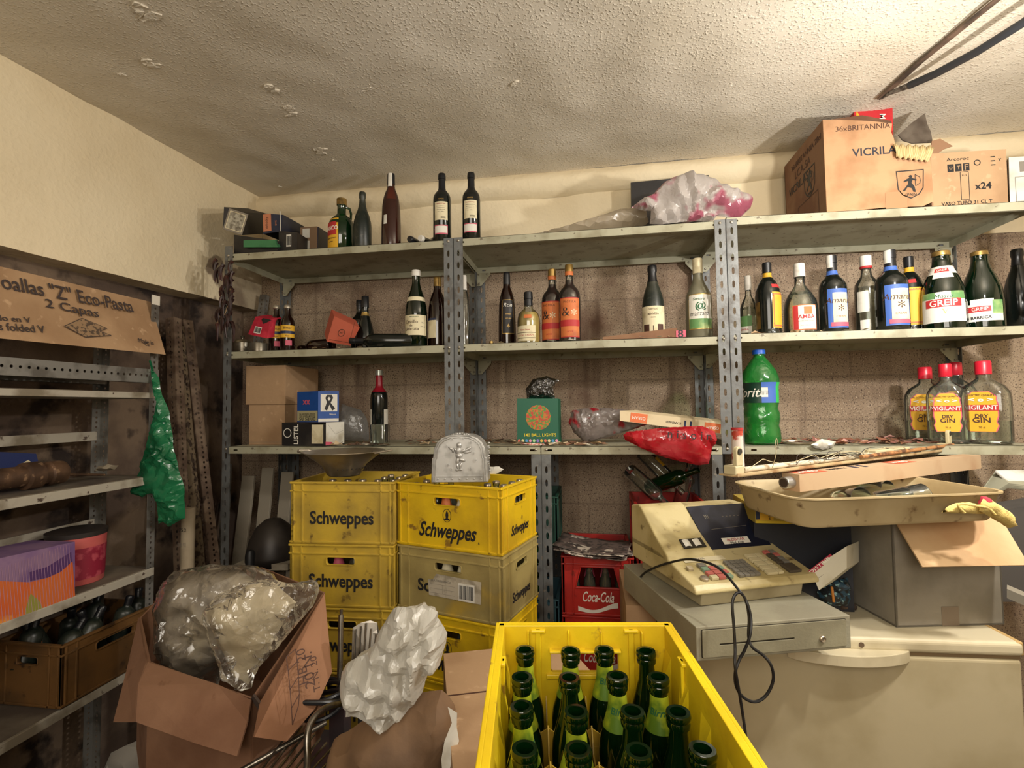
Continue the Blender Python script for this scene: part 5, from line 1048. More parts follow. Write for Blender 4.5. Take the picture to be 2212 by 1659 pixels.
# green crate and green plastic bottles glimpsed behind the bench posts
GC = mat('crate_green', '#1d4a3c', .5, mix=('#15382e', 6, .45, .6))
gx = P(1128, 1180, 'y', .1).x+.005
def simple_crate(lab, p, W, D, H, m, slots=True):
    t = thing('bottle_crate', lab, 'crate', p); hs = [rrect(W*.6, H*.25, .01, 3, 0, H*.7), rrect(W*.6, H*.25, .01, 3, 0, H*.3)] if slots else []
    crate_body(W, D, H, {'f': hs}, m, t); return t
g1 = simple_crate('dark green crate between the right yellow stack and the bench posts', (gx+.05, .28, .93), .20, .30, .22, GC)
for k, (dx, dz, ds) in enumerate(((.0, .75, 'green plastic bottle lying under the dark green crate, upper'), (.02, .68, 'green plastic bottle lying under the dark green crate, middle'), (.0, .61, 'green plastic bottle lying under the dark green crate, lower'))):
    lying('plastic_bottle', ds, (gx+.04+dx, .08, dz+.16), (gx+.0+dx, .36, dz+.15), .034, PET, G_GREEN, (C_BLU, .94))
tb = thing('blue_crate', 'blue-grey plastic crate low behind the bench posts', 'crate', (gx+.05, .22, .45)); crate_body(.20, .28, .27, {}, mat('blue_grey_plastic', '#3f6470', .5), tb)
ts = thing('wooden_block', 'wooden block low behind the bench posts', 'block', (gx+.05, .24, 0)); G().box(-.08, -.12, 0, .08, .14, .449).obj('block', WD, ts)
# ---------------------------------------------------------------- foreground yellow crate full of green bottles
zf = 1.14; a = P(1078, 1346, 'z', zf); b = P(1444, 1346, 'z', zf); fl = P(1010, 1659, 'z', zf); fr_ = P(1612, 1659, 'z', zf)
ex = (b-a).normalized(); Wf = (b-a).length+.0; Hf = .27; Lf = .54; nrm = Vector((ex.y, -ex.x, 0)); rz = math.atan2(ex.y, ex.x)
cc = a.lerp(b, .5)+nrm*Lf/2
YB_ = mat('bright_crate_yellow', '#e6c81c', .38, mix=('#d2b01a', 5, .45, .65), mix2=('#a5822a', 26, .64, .71), bump=(50, .08))
t = thing('beer_crate', 'open bright yellow crate of empty green bottles in the foreground', 'crate', (cc.x, cc.y, zf-Hf), rz)
w = .011; g = G()
hole = rrect(.125, .042, .004, 2, 0, Hf-.065)
def side(M, L, hs, bot=0):
    g.plate([(-L/2, 0), (L/2, 0), (L/2, Hf), (-L/2, Hf)], hs, w, M); Mi = M @ RX(-90)
    g.box(-L/2-.004, -w-.006, Hf-.011, L/2+.004, -w+.001, Hf, Mi); g.box(-L/2-.003, -w-.004, Hf-.05, L/2+.003, -w+.001, Hf-.044, Mi)
    for s in (-1, 1):
        g.box(s*L*.27-.005, 0, .02, s*L*.27+.005, .006, Hf-.006, Mi)      # inner ribs
        g.box(s*L*.27-.013, -.001, Hf-.012, s*L*.27+.013, .007, Hf-.006, Mi)
side(Matrix(((1, 0, 0, 0), (0, 0, -1, -Lf/2+w), (0, 1, 0, 0), (0, 0, 0, 1))), Wf, [hole])
M_b = Matrix(((-1, 0, 0, 0), (0, 0, 1, Lf/2-w), (0, 1, 0, 0), (0, 0, 0, 1))); side(M_b, Wf, [hole])
side(Matrix(((0, 0, 1, Wf/2-w), (1, 0, 0, 0), (0, 1, 0, 0), (0, 0, 0, 1))), Lf, [])
side(Matrix(((0, 0, -1, -Wf/2+w), (-1, 0, 0, 0), (0, 1, 0, 0), (0, 0, 0, 1))), Lf, [])
g.box(-Wf/2+w, -Lf/2+w, 0, Wf/2-w, Lf/2-w, .006)
Mi = M_b @ RX(-90)
for s in (-.105, -.03, .03, .105): g.box(s-.0015, -.001, Hf-.045, s+.0015, .012, Hf-.008, Mi)
g.box(-.066, -.001, Hf-.045, .066, .014, Hf-.041, Mi); g.box(-.072, -.001, Hf-.095, .072, .006, Hf-.087, Mi)
for s in (-1, 1):   # funnel-shaped corner guides along the long walls
    for k in range(6):
        y = -Lf/2+.03+k*(Lf-.06)/5
        g.face([(s*(Wf/2-w), y-.02, Hf-.02-.02), (s*(Wf/2-w-.010), y-.004, Hf-.085), (s*(Wf/2-w-.010), y+.004, Hf-.085), (s*(Wf/2-w), y+.02, Hf-.04)])
        g.face([(s*(Wf/2-w), y-.02, Hf-.04), (s*(Wf/2-w), y-.016, 0.1), (s*(Wf/2-w-.010), y-.004, .1), (s*(Wf/2-w-.010), y-.004, Hf-.085)])
        g.face([(s*(Wf/2-w), y+.02, Hf-.04), (s*(Wf/2-w), y+.016, 0.1), (s*(Wf/2-w-.010), y+.004, .1), (s*(Wf/2-w-.010), y+.004, Hf-.085)])
g.obj('crate_body', YB_, t, bevel=.0018)
NX, NY = 4, 6; px_ = (Wf-2*w-.006)/NX; py_ = (Lf-2*w-.006)/NY; gd = G(); hz = Hf-.13
for i in range(1, NX):
    x = -Wf/2+w+.003+i*px_; gd.box(x-.0012, -Lf/2+w, .006, x+.0012, Lf/2-w, hz-.03)
    for j in range(NY+1):
        y = Lf/2-w-.003-j*py_
        gd.plate([(-.02, 0), (.02, 0), (.006, .030), (0, .034), (-.006, .030)], [], .0022, Matrix(((0, 0, 1, x-.001), (1, 0, 0, y), (0, 1, 0, hz-.03), (0, 0, 0, 1))))
for j in range(1, NY):
    y = Lf/2-w-.003-j*py_; gd.box(-Wf/2+w, y-.0012, .006, Wf/2-w, y+.0012, hz-.03)
    for i in range(1, NX):
        x = -Wf/2+w+.003+i*px_
        gd.plate([(-.030, -.006), (-.030, .006), (-.012, .026), (0, .034), (.012, .026), (.030, .006), (.030, -.006)], [], .0022, Matrix(((1, 0, 0, x), (0, 0, 1, y-.001), (0, 1, 0, hz-.034), (0, 0, 0, 1))))
gd.obj('bottle_divider', mat('divider_yellow', '#b5952c', .45, mix=('#8f7428', 8, .45, .6)), t)
BG = film('beer_green_glass', '#1d5a28', opac=.3, rough=.05, diff='#123d18', gl=1.3)
BP = [(.93, 0), (1, .012), (1, .52), (.93, .60), (.66, .72), (.48, .80), (.42, .90), (.42, .915), (.52, .92), (.54, .945), (.50, .957), (.56, .965), (.57, .985), (.52, 1), (.36, 1), (.33, .96), (.34, .88), (.42, .78), (.60, .70)]
def beer(label, lab):
    o = thing('green_bottle', label, 'bottle', group='empty green bottles in the foreground crate'); R = .0315; H = .240
    G().lathe([(.001, .002)]+[(r*R, z*H) for r, z in BP], seg=28, cap=False).obj('glass_body', BG, o, smooth=45)
    if lab: cpatch(rad(BP, R, H), .68*H, .895*H, 10, 200).obj('neck_label', mat('lime_gold_label', '#a9b52a', .4, .2, mix=('#5a7a22', 30, .45, .6)), o, smooth='all', fix=False)
    if lab: cyltext('Birra', .014, INK_G, o, .80*H, rad(BP, R, H), 5, shear=.3, bold=.0002)
    return o
b1 = beer('empty green glass bottle with gold neck label in the foreground yellow crate', True); b2 = beer('empty green glass bottle without neck label in the foreground yellow crate', False); u1 = u2 = False
noL = {(3, 0), (3, 2), (1, 1), (3, 3), (0, 3), (2, 3), (2, 2)}
for i in range(NX):
    for j in range(NY):
        x = -Wf/2+w+.003+(i+.5)*px_; y = Lf/2-w-.003-(j+.5)*py_
        if (i, j) in noL: o = copy_tree(b2) if u2 else b2; u2 = True
        else: o = copy_tree(b1) if u1 else b1; u1 = True
        rr = random.Random(i*9+j); o.location = t.matrix_basis @ Vector((x+rr.uniform(-.003, .003), y+rr.uniform(-.003, .003), .0075)); o.rotation_euler = (rr.uniform(-.03, .03), rr.uniform(-.03, .03), rz+rr.uniform(-.7, .7))
# big carton carrying it
zc = zf-Hf-.001
q = [P(958, 1412, 'z', zc), P(1218, 1386, 'z', zc), P(1290, 1440, 'z', zc)]
e1 = (q[1]-q[0]); n1 = Vector((e1.y, -e1.x, 0)).normalized(); dl = .78
o = q[0]; t = thing('large_carton', 'large plain brown carton under the foreground yellow crate', 'box', (o.x, o.y, 0))
c_ = [Vector((0, 0, 0)), Vector((e1.x*1.0, e1.y, 0)), Vector((e1.x, e1.y, 0))+n1*dl+Vector((.12, 0, 0)), n1*dl]
g = G(); g.face([v+Vector((0, 0, 0)) for v in c_]); g.face([v+Vector((0, 0, zc)) for v in c_]); [g.face([c_[i], c_[(i+1) % 4], c_[(i+1) % 4]+Vector((0, 0, zc)), c_[i]+Vector((0, 0, zc))]) for i in range(4)]
g.obj('carton', KR, t, bevel=.002)
g = G(); g.box(.0, -.008, zc+.0003, .30, -.004, zc+.0012, T(0, 0, 0) @ RZ(math.degrees(math.atan2(e1.y, e1.x))) @ T(0, -.20, 0)); g.obj('lid_seam', INK_B, t)
# ---------------------------------------------------------------- freezer
ZF = .90; WHT = mat('yellowed_white_enamel', '#b4a88a', .35, mix=('#a39676', 4, .45, .65), bump=(30, .04), coat=.2); WH2 = mat('lid_white', '#c8bda0', .35, mix=('#b2a688', 5, .5, .65), coat=.2)
fa = P(1835, 1381, 'z', ZF-.006); fb = P(2208, 1393, 'z', ZF-.006); ex = (fb-fa).normalized(); rz = math.atan2(ex.y, ex.x)
t = thing('chest_freezer', 'yellowed white chest freezer carrying the cash register and the grey carton', 'freezer', (fb.x, fb.y, 0), rz); Lw = .90
G().box(-Lw, 0, .03, 0, .53, ZF-.045).obj('cabinet', WHT, t, bevel=.012, seg=4)
G().box(-Lw, -.004, ZF-.038, .004, .53, ZF).obj('lid', WH2, t, bevel=.012, seg=4)
G().box(-Lw+.003, .004, ZF-.046, -.003, .52, ZF-.037).obj('lid_seal', mat('seal_brown', '#7a664a', .7), t)
hx_ = (t.matrix_basis.inverted() @ P(1830, 1400, 'y', fa.y)).x
n = 20; ol = [(hx_-.16+.32*i/n, -.045*math.sin(PI*i/n)**.7) for i in range(n+1)]
G().plate(ol[::-1] if 0 else ol, [], .030, T(0, -.002, ZF-.060)).obj('lid_handle', WH2, t, bevel=.004)
G().cyl((hx_+.035, -.006, ZF-.018), (hx_+.035, .004, ZF-.018), .007).obj('rust_spot', mat('rust', '#5d4a38', .8), t)
G().box(-.012, .0, ZF-.036, .0045, .3, ZF+.0008).obj('edge_trim', mat('amber_trim', '#b59662', .5), t, bevel=.004)
for x in (-Lw+.08, -.08): 
    for y in (.06, .45): G().box(x-.03, y-.03, 0, x+.03, y+.03, .031).obj('foot', mat('black_plastic', '#1c1c1e', .5), t)
# ---------------------------------------------------------------- cash drawer and register
zd = 1.0; a = P(1503, 1355, 'z', zd); b = P(1836, 1329, 'z', zd); ex = (b-a).normalized(); rz = math.atan2(ex.y, ex.x); Wd = (b-a).length; Dd = .50; Hd = .083
BEI = mat('drawer_grey_beige', '#938f7c', .45, mix=('#868170', 6, .45, .62), bump=(150, .12)); BE2 = mat('drawer_front', '#8f8a74', .4, mix=('#7f7a66', 6, .45, .62), bump=(150, .08))
t = thing('cash_till', 'grey beige metal cash drawer with lock on the freezer edge', 'cash drawer', (a.x, a.y, zd-Hd), rz)
G().box(0, 0, 0, Wd, Dd, Hd).obj('drawer_case', BEI, t, bevel=.002)
F_ = FRONT
o = rrect(Wd*.93, Hd*.80, .003, 2, Wd/2, Hd/2)
d = G().plate(o, [rrect(Wd*.48, .0042, .002, 2, Wd*.38, Hd*.46)], .0035, F_ @ T(0, 0, .0003)).obj('drawer_front', BE2, t, bevel=.0008)
G().plate(rrect(Wd*.94, Hd*.84, .004, 2, Wd/2, Hd/2), [], .0003, F_ @ T(0, 0, .0001)).obj('drawer_gap', mat('gap_dark', '#2b261c', .8), t)
G().lathe([(.0085, 0), (.0085, .004), (.0065, .006), (.0065, .003), (.001, .003)], F_ @ T(Wd*.80, Hd*.38, .0035), 20, cap=False).obj('lock', STEEL, d, smooth=40)
for x, y in ((.05, .06), (Wd-.06, .06), (.05, Dd-.08), (Wd-.06, Dd-.08)): G().lathe([(.012, -.015), (.014, 0)], T(x, y, 0), 14).obj('rubber_foot', mat('black_plastic', '#1c1c1e', .5), t)
Md = t.matrix_basis
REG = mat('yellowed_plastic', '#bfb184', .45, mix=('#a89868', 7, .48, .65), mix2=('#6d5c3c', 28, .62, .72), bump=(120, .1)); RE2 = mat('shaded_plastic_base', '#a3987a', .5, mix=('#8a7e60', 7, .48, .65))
zr0 = zd+.034; ra = P(1503, 1283, 'z', zr0+.012); rb = P(1771, 1254, 'z', zr0+.012); ex = (rb-ra).normalized(); rz = math.atan2(ex.y, ex.x); Wg = (rb-ra).length
t = thing('cash_register', 'yellowed electronic cash register with worn keys and blue display panel', 'cash register', (ra.x, ra.y, zd+.0008), rz)
def side_prism(prof, x0, x1, m, name, bevel=.004, par=None, seg=3):
    g = G(); n = len(prof); A = [g.b.verts.new((x0, y, z)) for y, z in prof]; B = [g.b.verts.new((x1, y, z)) for y, z in prof]
    g.b.faces.new(A); g.b.faces.new(B[::-1]); [g.b.faces.new((A[i], B[i], B[(i+1) % n], A[(i+1) % n])) for i in range(n)]
    return g.obj(name, m, par or t, bevel=bevel, seg=seg)
side_prism([(.025, 0), (.36, 0), (.36, .045), (.015, .045)], .03, Wg-.04, RE2, 'plinth')
kb = [(.0, .040), (.0, .050), (.012, .062), (.16, .098), (.19, .108), (.37, .108), (.37, .040)]
side_prism(kb, 0, Wg, REG, 'lower_shell', .006)
# printer hump, display panel
Hh = .222
hump = [(.135, .085), (.142, .102), (.155, .112), (.215, .150), (.265, .190), (.30, Hh-.006), (.315, Hh), (.37, Hh-.01), (.37, .085)]
side_prism(hump, .0, Wg*.40, REG, 'printer_hump', .005)
side_prism([(.17, .095), (.30, Hh-.012), (.37, Hh-.012), (.37, .095)], Wg*.40, Wg*.975, REG, 'display_housing', .004)
ang = math.degrees(math.atan2(Hh-.012-.095, .13)); ML_ = T(Wg*.40, .168, .0955) @ RX(ang); Lp = math.hypot(.13, Hh-.107)
dp = G().box(.004, .002, 0, Wg*.565, Lp-.004, .003, ML_).obj('display_panel', mat('blue_black_panel', '#181c2c', .3, mix=('#3a3f52', 8, .5, .7)), t)
M2 = ML_ @ T(0, 0, .0032)
ftext('ALCO-VAR', Wg*.28, Lp*.20, Wg*.16, INK_R, dp, M2 @ T(0, 0, .0008), .0003); fplate(rect(Wg*.28, Lp*.18, Wg*.24, Lp*.13), PA_WH, dp, M2, .0001, 'sticker'); ftext('Mod. 4100', Wg*.28, Lp*.135, Wg*.12, INK, dp, M2 @ T(0, 0, .0008), .0003)
ftext('III       - - - - -', Wg*.28, Lp*.72, Wg*.32, INK_GR, dp, M2, .0003); lines([(Wg*.12, Lp*.44, Wg*.45, Lp*.47)], .0012, INK_GR, dp, M2)
# paper slot on the hump
sl = math.degrees(math.atan2(.038, .06)); Mh = T(Wg*.17, .158, .1165) @ RX(sl)
G().box(0, 0, -.002, .075, .035, .0018, Mh).obj('paper_slot', mat('gap_dark', '#2b261c', .8), t); G().grid(lambda i, j: Mh @ Vector((.006+.055*i, .004+.026*j, .003+.003*math.sin(i*9))), 10, 3).obj('receipt_paper', PA_WH, t, solid=.0006)
# key field
ka = math.degrees(math.atan2(.036, .148)); MK = T(0, .012, .0625) @ RX(ka)
KM = {'g': mat('key_grey', '#77736a', .5), 'd': mat('key_dark', '#4c443a', .5), 'w': mat('key_cream', '#c8bd98', .5), 'r': mat('key_red', '#b5645c', .5), 'n': mat('key_green', '#7a927c', .5), 'b': mat('key_beige', '#a3967a', .5)}
kp = {}
def key(x, y, w_, h_, c, s=None):
    sig = (round(w_, 4), round(h_, 4), c)
    if sig not in kp:
        o = G().box(0, 0, 0, w_, h_, .008).obj('key', KM[c], t, bevel=.0012); kp[sig] = o
    else: o = kp[sig].copy(); COL.objects.link(o); o.parent = t
    o.matrix_local = MK @ T(x, y, .0005)
u_ = Wg*.052; v_ = .0205
def kx(c): return Wg*.10+c*u_*1.02
for r, row in enumerate(['  wwr', ' rrnn', 'brrr', 'nngw']):
    pass
for r in range(4):
    for c in range(3): key(Wg*.17+c*u_*1.12, .012+r*v_, u_*1.0, v_*.8, ('wrn', 'rrr', 'nrn', 'gww')[r][c])
    for c in range(4): key(Wg*.39+c*u_*.84, .012+r*v_, u_*.74, v_*.8, 'g')
key(Wg*.07, .065, u_*.8, v_*.8, 'b')
for r in range(5):
    key(Wg*.615, .010+r*v_*1.05, u_*1.6, v_*.82, 'w'); key(Wg*.705, .010+r*v_*1.05, u_*.8, v_*.82, 'w')
for r in range(4):
    for c in range(2): key(Wg*.80+c*u_*1.0, .055+r*v_*.9, u_*.85, v_*.7, 'grdr'[(r+c) % 4] if r > 1 else 'dg'[c])
key(Wg*.80, .010, u_*1.9, v_*1.9, 'd')
fplate(rect(Wg*.28, .118, Wg*.34, .022), mat('sticker_beige', '#cfc5a6', .6), t, MK, .0006, 'sticker'); ftext('REGISTER', Wg*.22, .121, Wg*.14, INK_GR, t, MK, .0012)
lk = G().lathe([(.012, 0), (.012, .006), (.008, .008), (.001, .008)], MK @ T(Wg*.125, .022, 0), 20, cap=False).obj('mode_lock', STEEL, t, smooth=40)
# black cord
def dd(u, v, d): return P(u, v, 'd', d)
cord = [dd(1378, 1255, 1.62), dd(1392, 1238, 1.55), dd(1425, 1222, 1.48), dd(1470, 1210, 1.40), dd(1500, 1209, 1.33), dd(1540, 1220, 1.27), dd(1565, 1238, 1.24), dd(1592, 1270, 1.19), dd(1612, 1298, 1.17), dd(1622, 1335, 1.16), dd(1620, 1372, 1.15), dd(1608, 1405, 1.15), dd(1597, 1425, 1.15), dd(1588, 1455, 1.14), dd(1591, 1485, 1.14), dd(1608, 1508, 1.14), dd(1632, 1516, 1.14), dd(1655, 1502, 1.14), dd(1670, 1470, 1.14), dd(1666, 1438, 1.14), dd(1648, 1415, 1.15), dd(1625, 1398, 1.15), dd(1617, 1375, 1.16), dd(1618, 1335, 1.165), dd(1612, 1300, 1.17), dd(1600, 1281, 1.175), dd(1588, 1285, 1.175), dd(1582, 1305, 1.17), dd(1585, 1350, 1.16), dd(1588, 1400, 1.15), dd(1588, 1440, 1.13), dd(1596, 1490, 1.13), dd(1604, 1540, 1.13), dd(1611, 1590, 1.12), dd(1616, 1640, 1.12), dd(1612, 1700, 1.12), dd(1600, 1800, 1.13)]
def smooth_path(p, n=5):
    out = []
    for i in range(len(p)-1):
        p0, p1, p2, p3 = p[max(0, i-1)], p[i], p[i+1], p[min(len(p)-1, i+2)]
        for k in range(n):
            s = k/n; out.append(.5*((2*p1)+(p2-p0)*s+(2*p0-5*p1+4*p2-p3)*s*s+(3*p1-3*p2+p3-p0)*s**3))
    return out+[p[-1]]
tag(G().tube(smooth_path(cord), .0034, 8).obj('power_cord', mat('black_cord', '#17171a', .4), smooth=True), 'black looped power cord hanging over the cash drawer', 'cord')
# ---------------------------------------------------------------- on the freezer, right side
zf0 = ZF+.001
p0 = P(1937, 1355, 'z', zf0); p1 = P(2170, 1349, 'z', zf0); ex = (p1-p0).normalized(); rz = math.atan2(ex.y, ex.x); Wb = (p1-p0).length
Hb = P(1930, 1113, 'y', p0.y).z-zf0; Db = .36
t = thing('grey_carton', 'grey-brown cardboard box on the freezer with a bright flap folded down', 'box', (p0.x, p0.y, zf0), rz); Mt = t.matrix_basis
g = G(); w = .005
g.box(0, 0, 0, Wb, w, Hb).box(0, Db-w, 0, Wb, Db, Hb).box(0, 0, 0, w, Db, Hb).box(Wb-w, 0, 0, Wb, Db, Hb).box(0, 0, 0, Wb, Db, w); g.obj('carton', KR_G, t)
i_ = Mt.inverted()
A = i_ @ p0; hz_ = Hb
fl = [Vector((.0, -.001, Hb)), Vector((Wb*.99, -.001, Hb))]
k1 = i_ @ P(1992, 1225, 'd', depth(p0)-.085); k2 = i_ @ P(2222, 1221, 'd', depth(p1)-.085); k1b = i_ @ P(1957, 1162, 'd', depth(p0)-.04)
g = G(); g.face([fl[0], fl[1], k2, k1]); g.obj('folded_flap', mat('lit_flap_card', '#c4a47c', .8, mix=('#b78f66', 4, .45, .62), bump=(40, .1)), t, solid=.004)  # flap lighter than the box: the light falling on it is in the colour
g = G(); g.face([fl[0]+Vector((0, .002, .0)), fl[0]+Vector((-.002, Db*.8, 0)), fl[0]+Vector((.02, Db*.8, -.06)), fl[0]+Vector((.015, .002, -.05))]); g.obj('inner_flap', KR_G, t, solid=.004)
G().box(Wb*.42, -.0008, .0, Wb*.58, 0, .055).obj('packing_tape', mat('brown_tape_dull', '#77695a', .5), t)
g = G(); rng = random.Random(12)
pts = [Vector((-.001, .0, Hb+.002)), Vector((-.001, .10, Hb+.004)), Vector((.025, .06, Hb+.006)), Vector((.04, .01, Hb+.004))]; g.face(pts); g.obj('torn_paper_edge', PA_WH, t, solid=.001)
# plastic tray on top
zt0 = zf0+Hb+.003; zrim = zt0+.078
c4 = [P(1722, 1078, 'z', zrim), P(2135, 1053, 'z', zrim)]
Wt = (c4[1]-c4[0]).length-.02; Dt = .33; rz = math.radians(15); ex = Vector((math.cos(rz), math.sin(rz), 0)); ny = Vector((-ex.y, ex.x, 0))
cen = c4[0]+ex*(Wt/2-.005)+ny*(Dt/2-.015)
TRY = mat('dirty_cream_plastic', '#bba983', .5, mix=('#a08c66', 5, .45, .65), mix2=('#6d5434', 24, .62, .72))
t = thing('plastic_tray', 'dirty cream plastic tray of glasses resting on the grey carton', 'tray', (cen.x, cen.y, zt0), rz)
def rr_ring(w, d, r, z, n=6): return [(x, y, z) for x, y in rrect(w, d, r, n)]
g = G(); seqs = [(Wt*.90, Dt*.86, .04, 0), (Wt*.93, Dt*.90, .05, .008), (Wt*.985, Dt*.97, .055, .070), (Wt*1.0, Dt*1.0, .06, .074), (Wt*1.02, Dt*1.03, .065, .076), (Wt*1.02, Dt*1.03, .065, .080), (Wt*.985, Dt*.975, .055, .080), (Wt*.965, Dt*.95, .05, .070), (Wt*.915, Dt*.885, .045, .010), (Wt*.88, Dt*.84, .035, .004)]
rings = [[g.b.verts.new(p) for p in rr_ring(*s)] for s in seqs]
for a, b in zip(rings, rings[1:]):
    for i in range(len(a)): g.b.faces.new((a[i], a[(i+1) % len(a)], b[(i+1) % len(a)], b[i]))
g.b.faces.new(rings[0][::-1]); g.b.faces.new(rings[-1]); g.obj('tray_body', TRY, t, smooth=45)
Mt = t.matrix_basis
TUM = [(.030, 0), (.032, .003), (.038, .085), (.0365, .085), (.030, .008), (.001, .007)]
for k, (x, y, rx, rzz, ds) in enumerate(((.05, -.06, 80, 60, 'glass tumbler lying in the tray, centre'), (.14, -.02, 84, 100, 'glass tumbler lying in the tray, right'), (-.06, -.03, 78, 20, 'glass tumbler lying in the tray, left'), (.12, .08, 82, 30, 'glass tumbler lying at the back of the tray'))):
    o = thing('tumbler', ds, 'glass', Mt @ Vector((x, y, .044)), rot=(math.radians(rx), 0, math.radians(rzz)), group='glass tumblers in the tray'); G().lathe([(r_*.95, z-.04) for r_, z in TUM], cap=False, seg=24).obj('glass_body', G_CLEAR, o, smooth=50)
# long tube carton lying on the tray
TC = mat('tube_carton_side', '#b39878', .75, mix=('#a88868', 6, .5, .65))
n0 = P(1728, 1063, 'z', zrim+.004); n1 = P(2120, 1012, 'z', zrim+.004); ex = (n1-n0).normalized(); ny = Vector((-ex.y, ex.x, 0)); hh = .048
Lc = (n1-n0).length
t, M, W, H = hexa('tube_carton', 'long pink-brown fluorescent tube carton lying across the tray, printed orange and blue', 'box', (n0, n1, n1+Vector((0, 0, hh)), n0+Vector((0, 0, hh))), ny*.052, TC)
MT_ = fmat(M @ Vector((0, H, 0)), M @ Vector((W, H, 0)), M @ Vector((0, H, -.05)))
for fx in (.07, .53): fplate(rect(W*fx, .026, W*.11, .050), mat('osram_red_orange', '#c65a3c', .6), t, MT_, .0006, 'orange_patch'); ftext('OSRAM', W*fx, .026, W*.085, INK_W, t, MT_, .0013, rot=180)
ftext('STANDARD', W*.20, .022, W*.09, INK, t, MT_, .0008, rot=180); [fplate([(W*(.27+.045*k), .006), (W*(.285+.045*k), .006), (W*(.30+.045*k), .045), (W*(.285+.045*k), .045)], PA_NAVY, t, MT_) for k in (0, 1)]
s0 = M @ Vector((-.03, H*.5, -.026)); s1 = M @ Vector((.02, H*.5, -.026))
tube = thing('fluorescent_tube', 'metal-capped end of a fluorescent tube sticking out of the long carton', 'lamp tube', t.matrix_basis @ s0)
d_ = (t.matrix_basis.to_3x3() @ (s1-s0)).normalized()
G().cyl((0, 0, 0), d_*.035, .0165, seg=24).obj('metal_cap', mat('aluminium_cap', '#b9b9b8', .3, .8), tube, smooth=40, bevel=.002); G().cyl(-d_*.001, d_*.004, .012, seg=20).obj('cap_face', mat('bakelite', '#3a2c26', .6), tube)
G().cyl(d_*.036, d_*.30, .0155, seg=20).obj('glass_tube', mat('tube_white', '#d9d6cc', .3), tube, smooth=40)
# lamp fitting with wires lying on the tube carton
zfx = zrim+hh+.010
f0 = P(1590, 1030, 'z', zfx); f1 = P(2060, 972, 'z', zfx-.0); ex = (f1-f0).normalized(); ny = Vector((-ex.y, ex.x, 0)); Lf_ = (f1-f0).length
t = thing('lamp_fitting', 'old fluorescent lamp fitting with rusty base, ballast and loose wires lying over the tray', 'lamp', f0); M = frame((0, 0, 0), ex, (0, 0, 1)); 
RUS = mat('rusty_cream_plate', '#b8a078', .6, mix=('#8f6c46', 9, .48, .62), mix2=('#d0bf9c', 20, .62, .68)); CRM = mat('cream_bakelite', '#c4b894', .45, mix=('#a89a74', 12, .5, .65))
G().box(-.01, -.012, 0, Lf_, .045, .004, M).box(-.01, -.012, 0, Lf_, -.009, .010, M).obj('base_plate', RUS, t, bevel=.001)
def holder(x, parent=t):
    g = G(); g.box(x-.018, -.004, .004, x+.018, .034, .028, M); g.obj('lamp_holder_base', CRM, t, bevel=.003)
    g = G(); g.lathe([(.013, 0), (.013, .012)], M @ T(x, .008, .066) @ RX(90), 16); g.box(x-.013, -.004, .028, x+.013, .008, .066, M); o = g.obj('lamp_holder', CRM, t, bevel=.002)
    G().lathe([(.008, 0), (.008, .002)], M @ T(x, -.0045, .066) @ RX(90), 14).obj('socket_hole', mat('gap_dark', '#2b261c', .8), o)
holder(.012); holder(Lf_-.035)
G().box(Lf_*.55, .0, .004, Lf_*.73, .036, .030, M).obj('ballast', CRM, t, bevel=.003); G().box(Lf_*.50, .002, .004, Lf_*.545, .03, .022, M).obj('terminal_block', mat('terminal_cream', '#cfc7ae', .5), t, bevel=.002)
G().cyl(M @ Vector((.06, .022, .012)), M @ Vector((Lf_*.48, .022, .012)), .0075).obj('glass_tube', mat('dusty_white_tube', '#cfc6b2', .4, mix=('#a8957a', 30, .5, .6)), t, smooth=40)
G().cyl(M @ Vector((Lf_*.45, -.016, .018)), M @ Vector((Lf_*.97, -.012, .022)), .006, .0065).obj('brown_rod', mat('brown_rod', '#a5764a', .6, mix=('#5a3c28', 25, .5, .6)), t, smooth=40)
G().box(Lf_*.76, .002, .004, Lf_*.80, .03, .020, M).obj('terminal_block', mat('terminal_grey', '#8c8a86', .5), t, bevel=.002)
rng = random.Random(17)
for k in range(7):
    x0 = Lf_*rng.uniform(.02, .4); x1 = x0+Lf_*rng.uniform(.2, .5); pts = [M @ Vector((x0+(x1-x0)*s/8, .01+.02*math.sin(s*1.3+k), .012+.025*abs(math.sin(s*.7+k*1.7))*(.3 if s in (0, 8) else 1))) for s in range(9)]
    G().tube(smooth_path(pts, 3), .0011, 5).obj('loose_wire', mat('wire_beige', '#b7aa88', .5) if k % 3 else mat('wire_dark', '#3a3430', .5), t, smooth=True)
G().tube(smooth_path([M @ Vector(v) for v in ((.17, .01, .01), (.165, -.006, .05), (.175, .0, .085), (.20, .012, .09), (.215, .02, .07))], 4), .0010, 5).obj('loose_wire', mat('wire_beige', '#b7aa88', .5), t, smooth=True)
sp = P(1601, 1015, 'z', zfx+.012); tp = P(1601, 936, 'y', sp.y)
q = f0+ex*.012+ny*.06
t = thing('stained_tube', 'white tube streaked with red paint standing at the left end of the lamp fitting', 'tube', (sp.x+.004, sp.y+.04, zfx+.0045))
hh2 = tp.z-sp.z+.02
G().lathe([(.0175, 0), (.0165, .01), (.0145, hh2-.01), (.0155, hh2), (.012, hh2), (.011, hh2-.03)], seg=24, cap=False).obj('tube_body', mat('white_red_streaks', '#d3c5ba', .5, mix=('#b0402e', 22, .52, .56)), t, smooth=40)
G().lathe([(.0157, hh2-.006), (.0162, hh2+.001), (.0125, hh2+.001)], seg=24, cap=False).obj('red_ring', PA_RED, t, smooth=40)
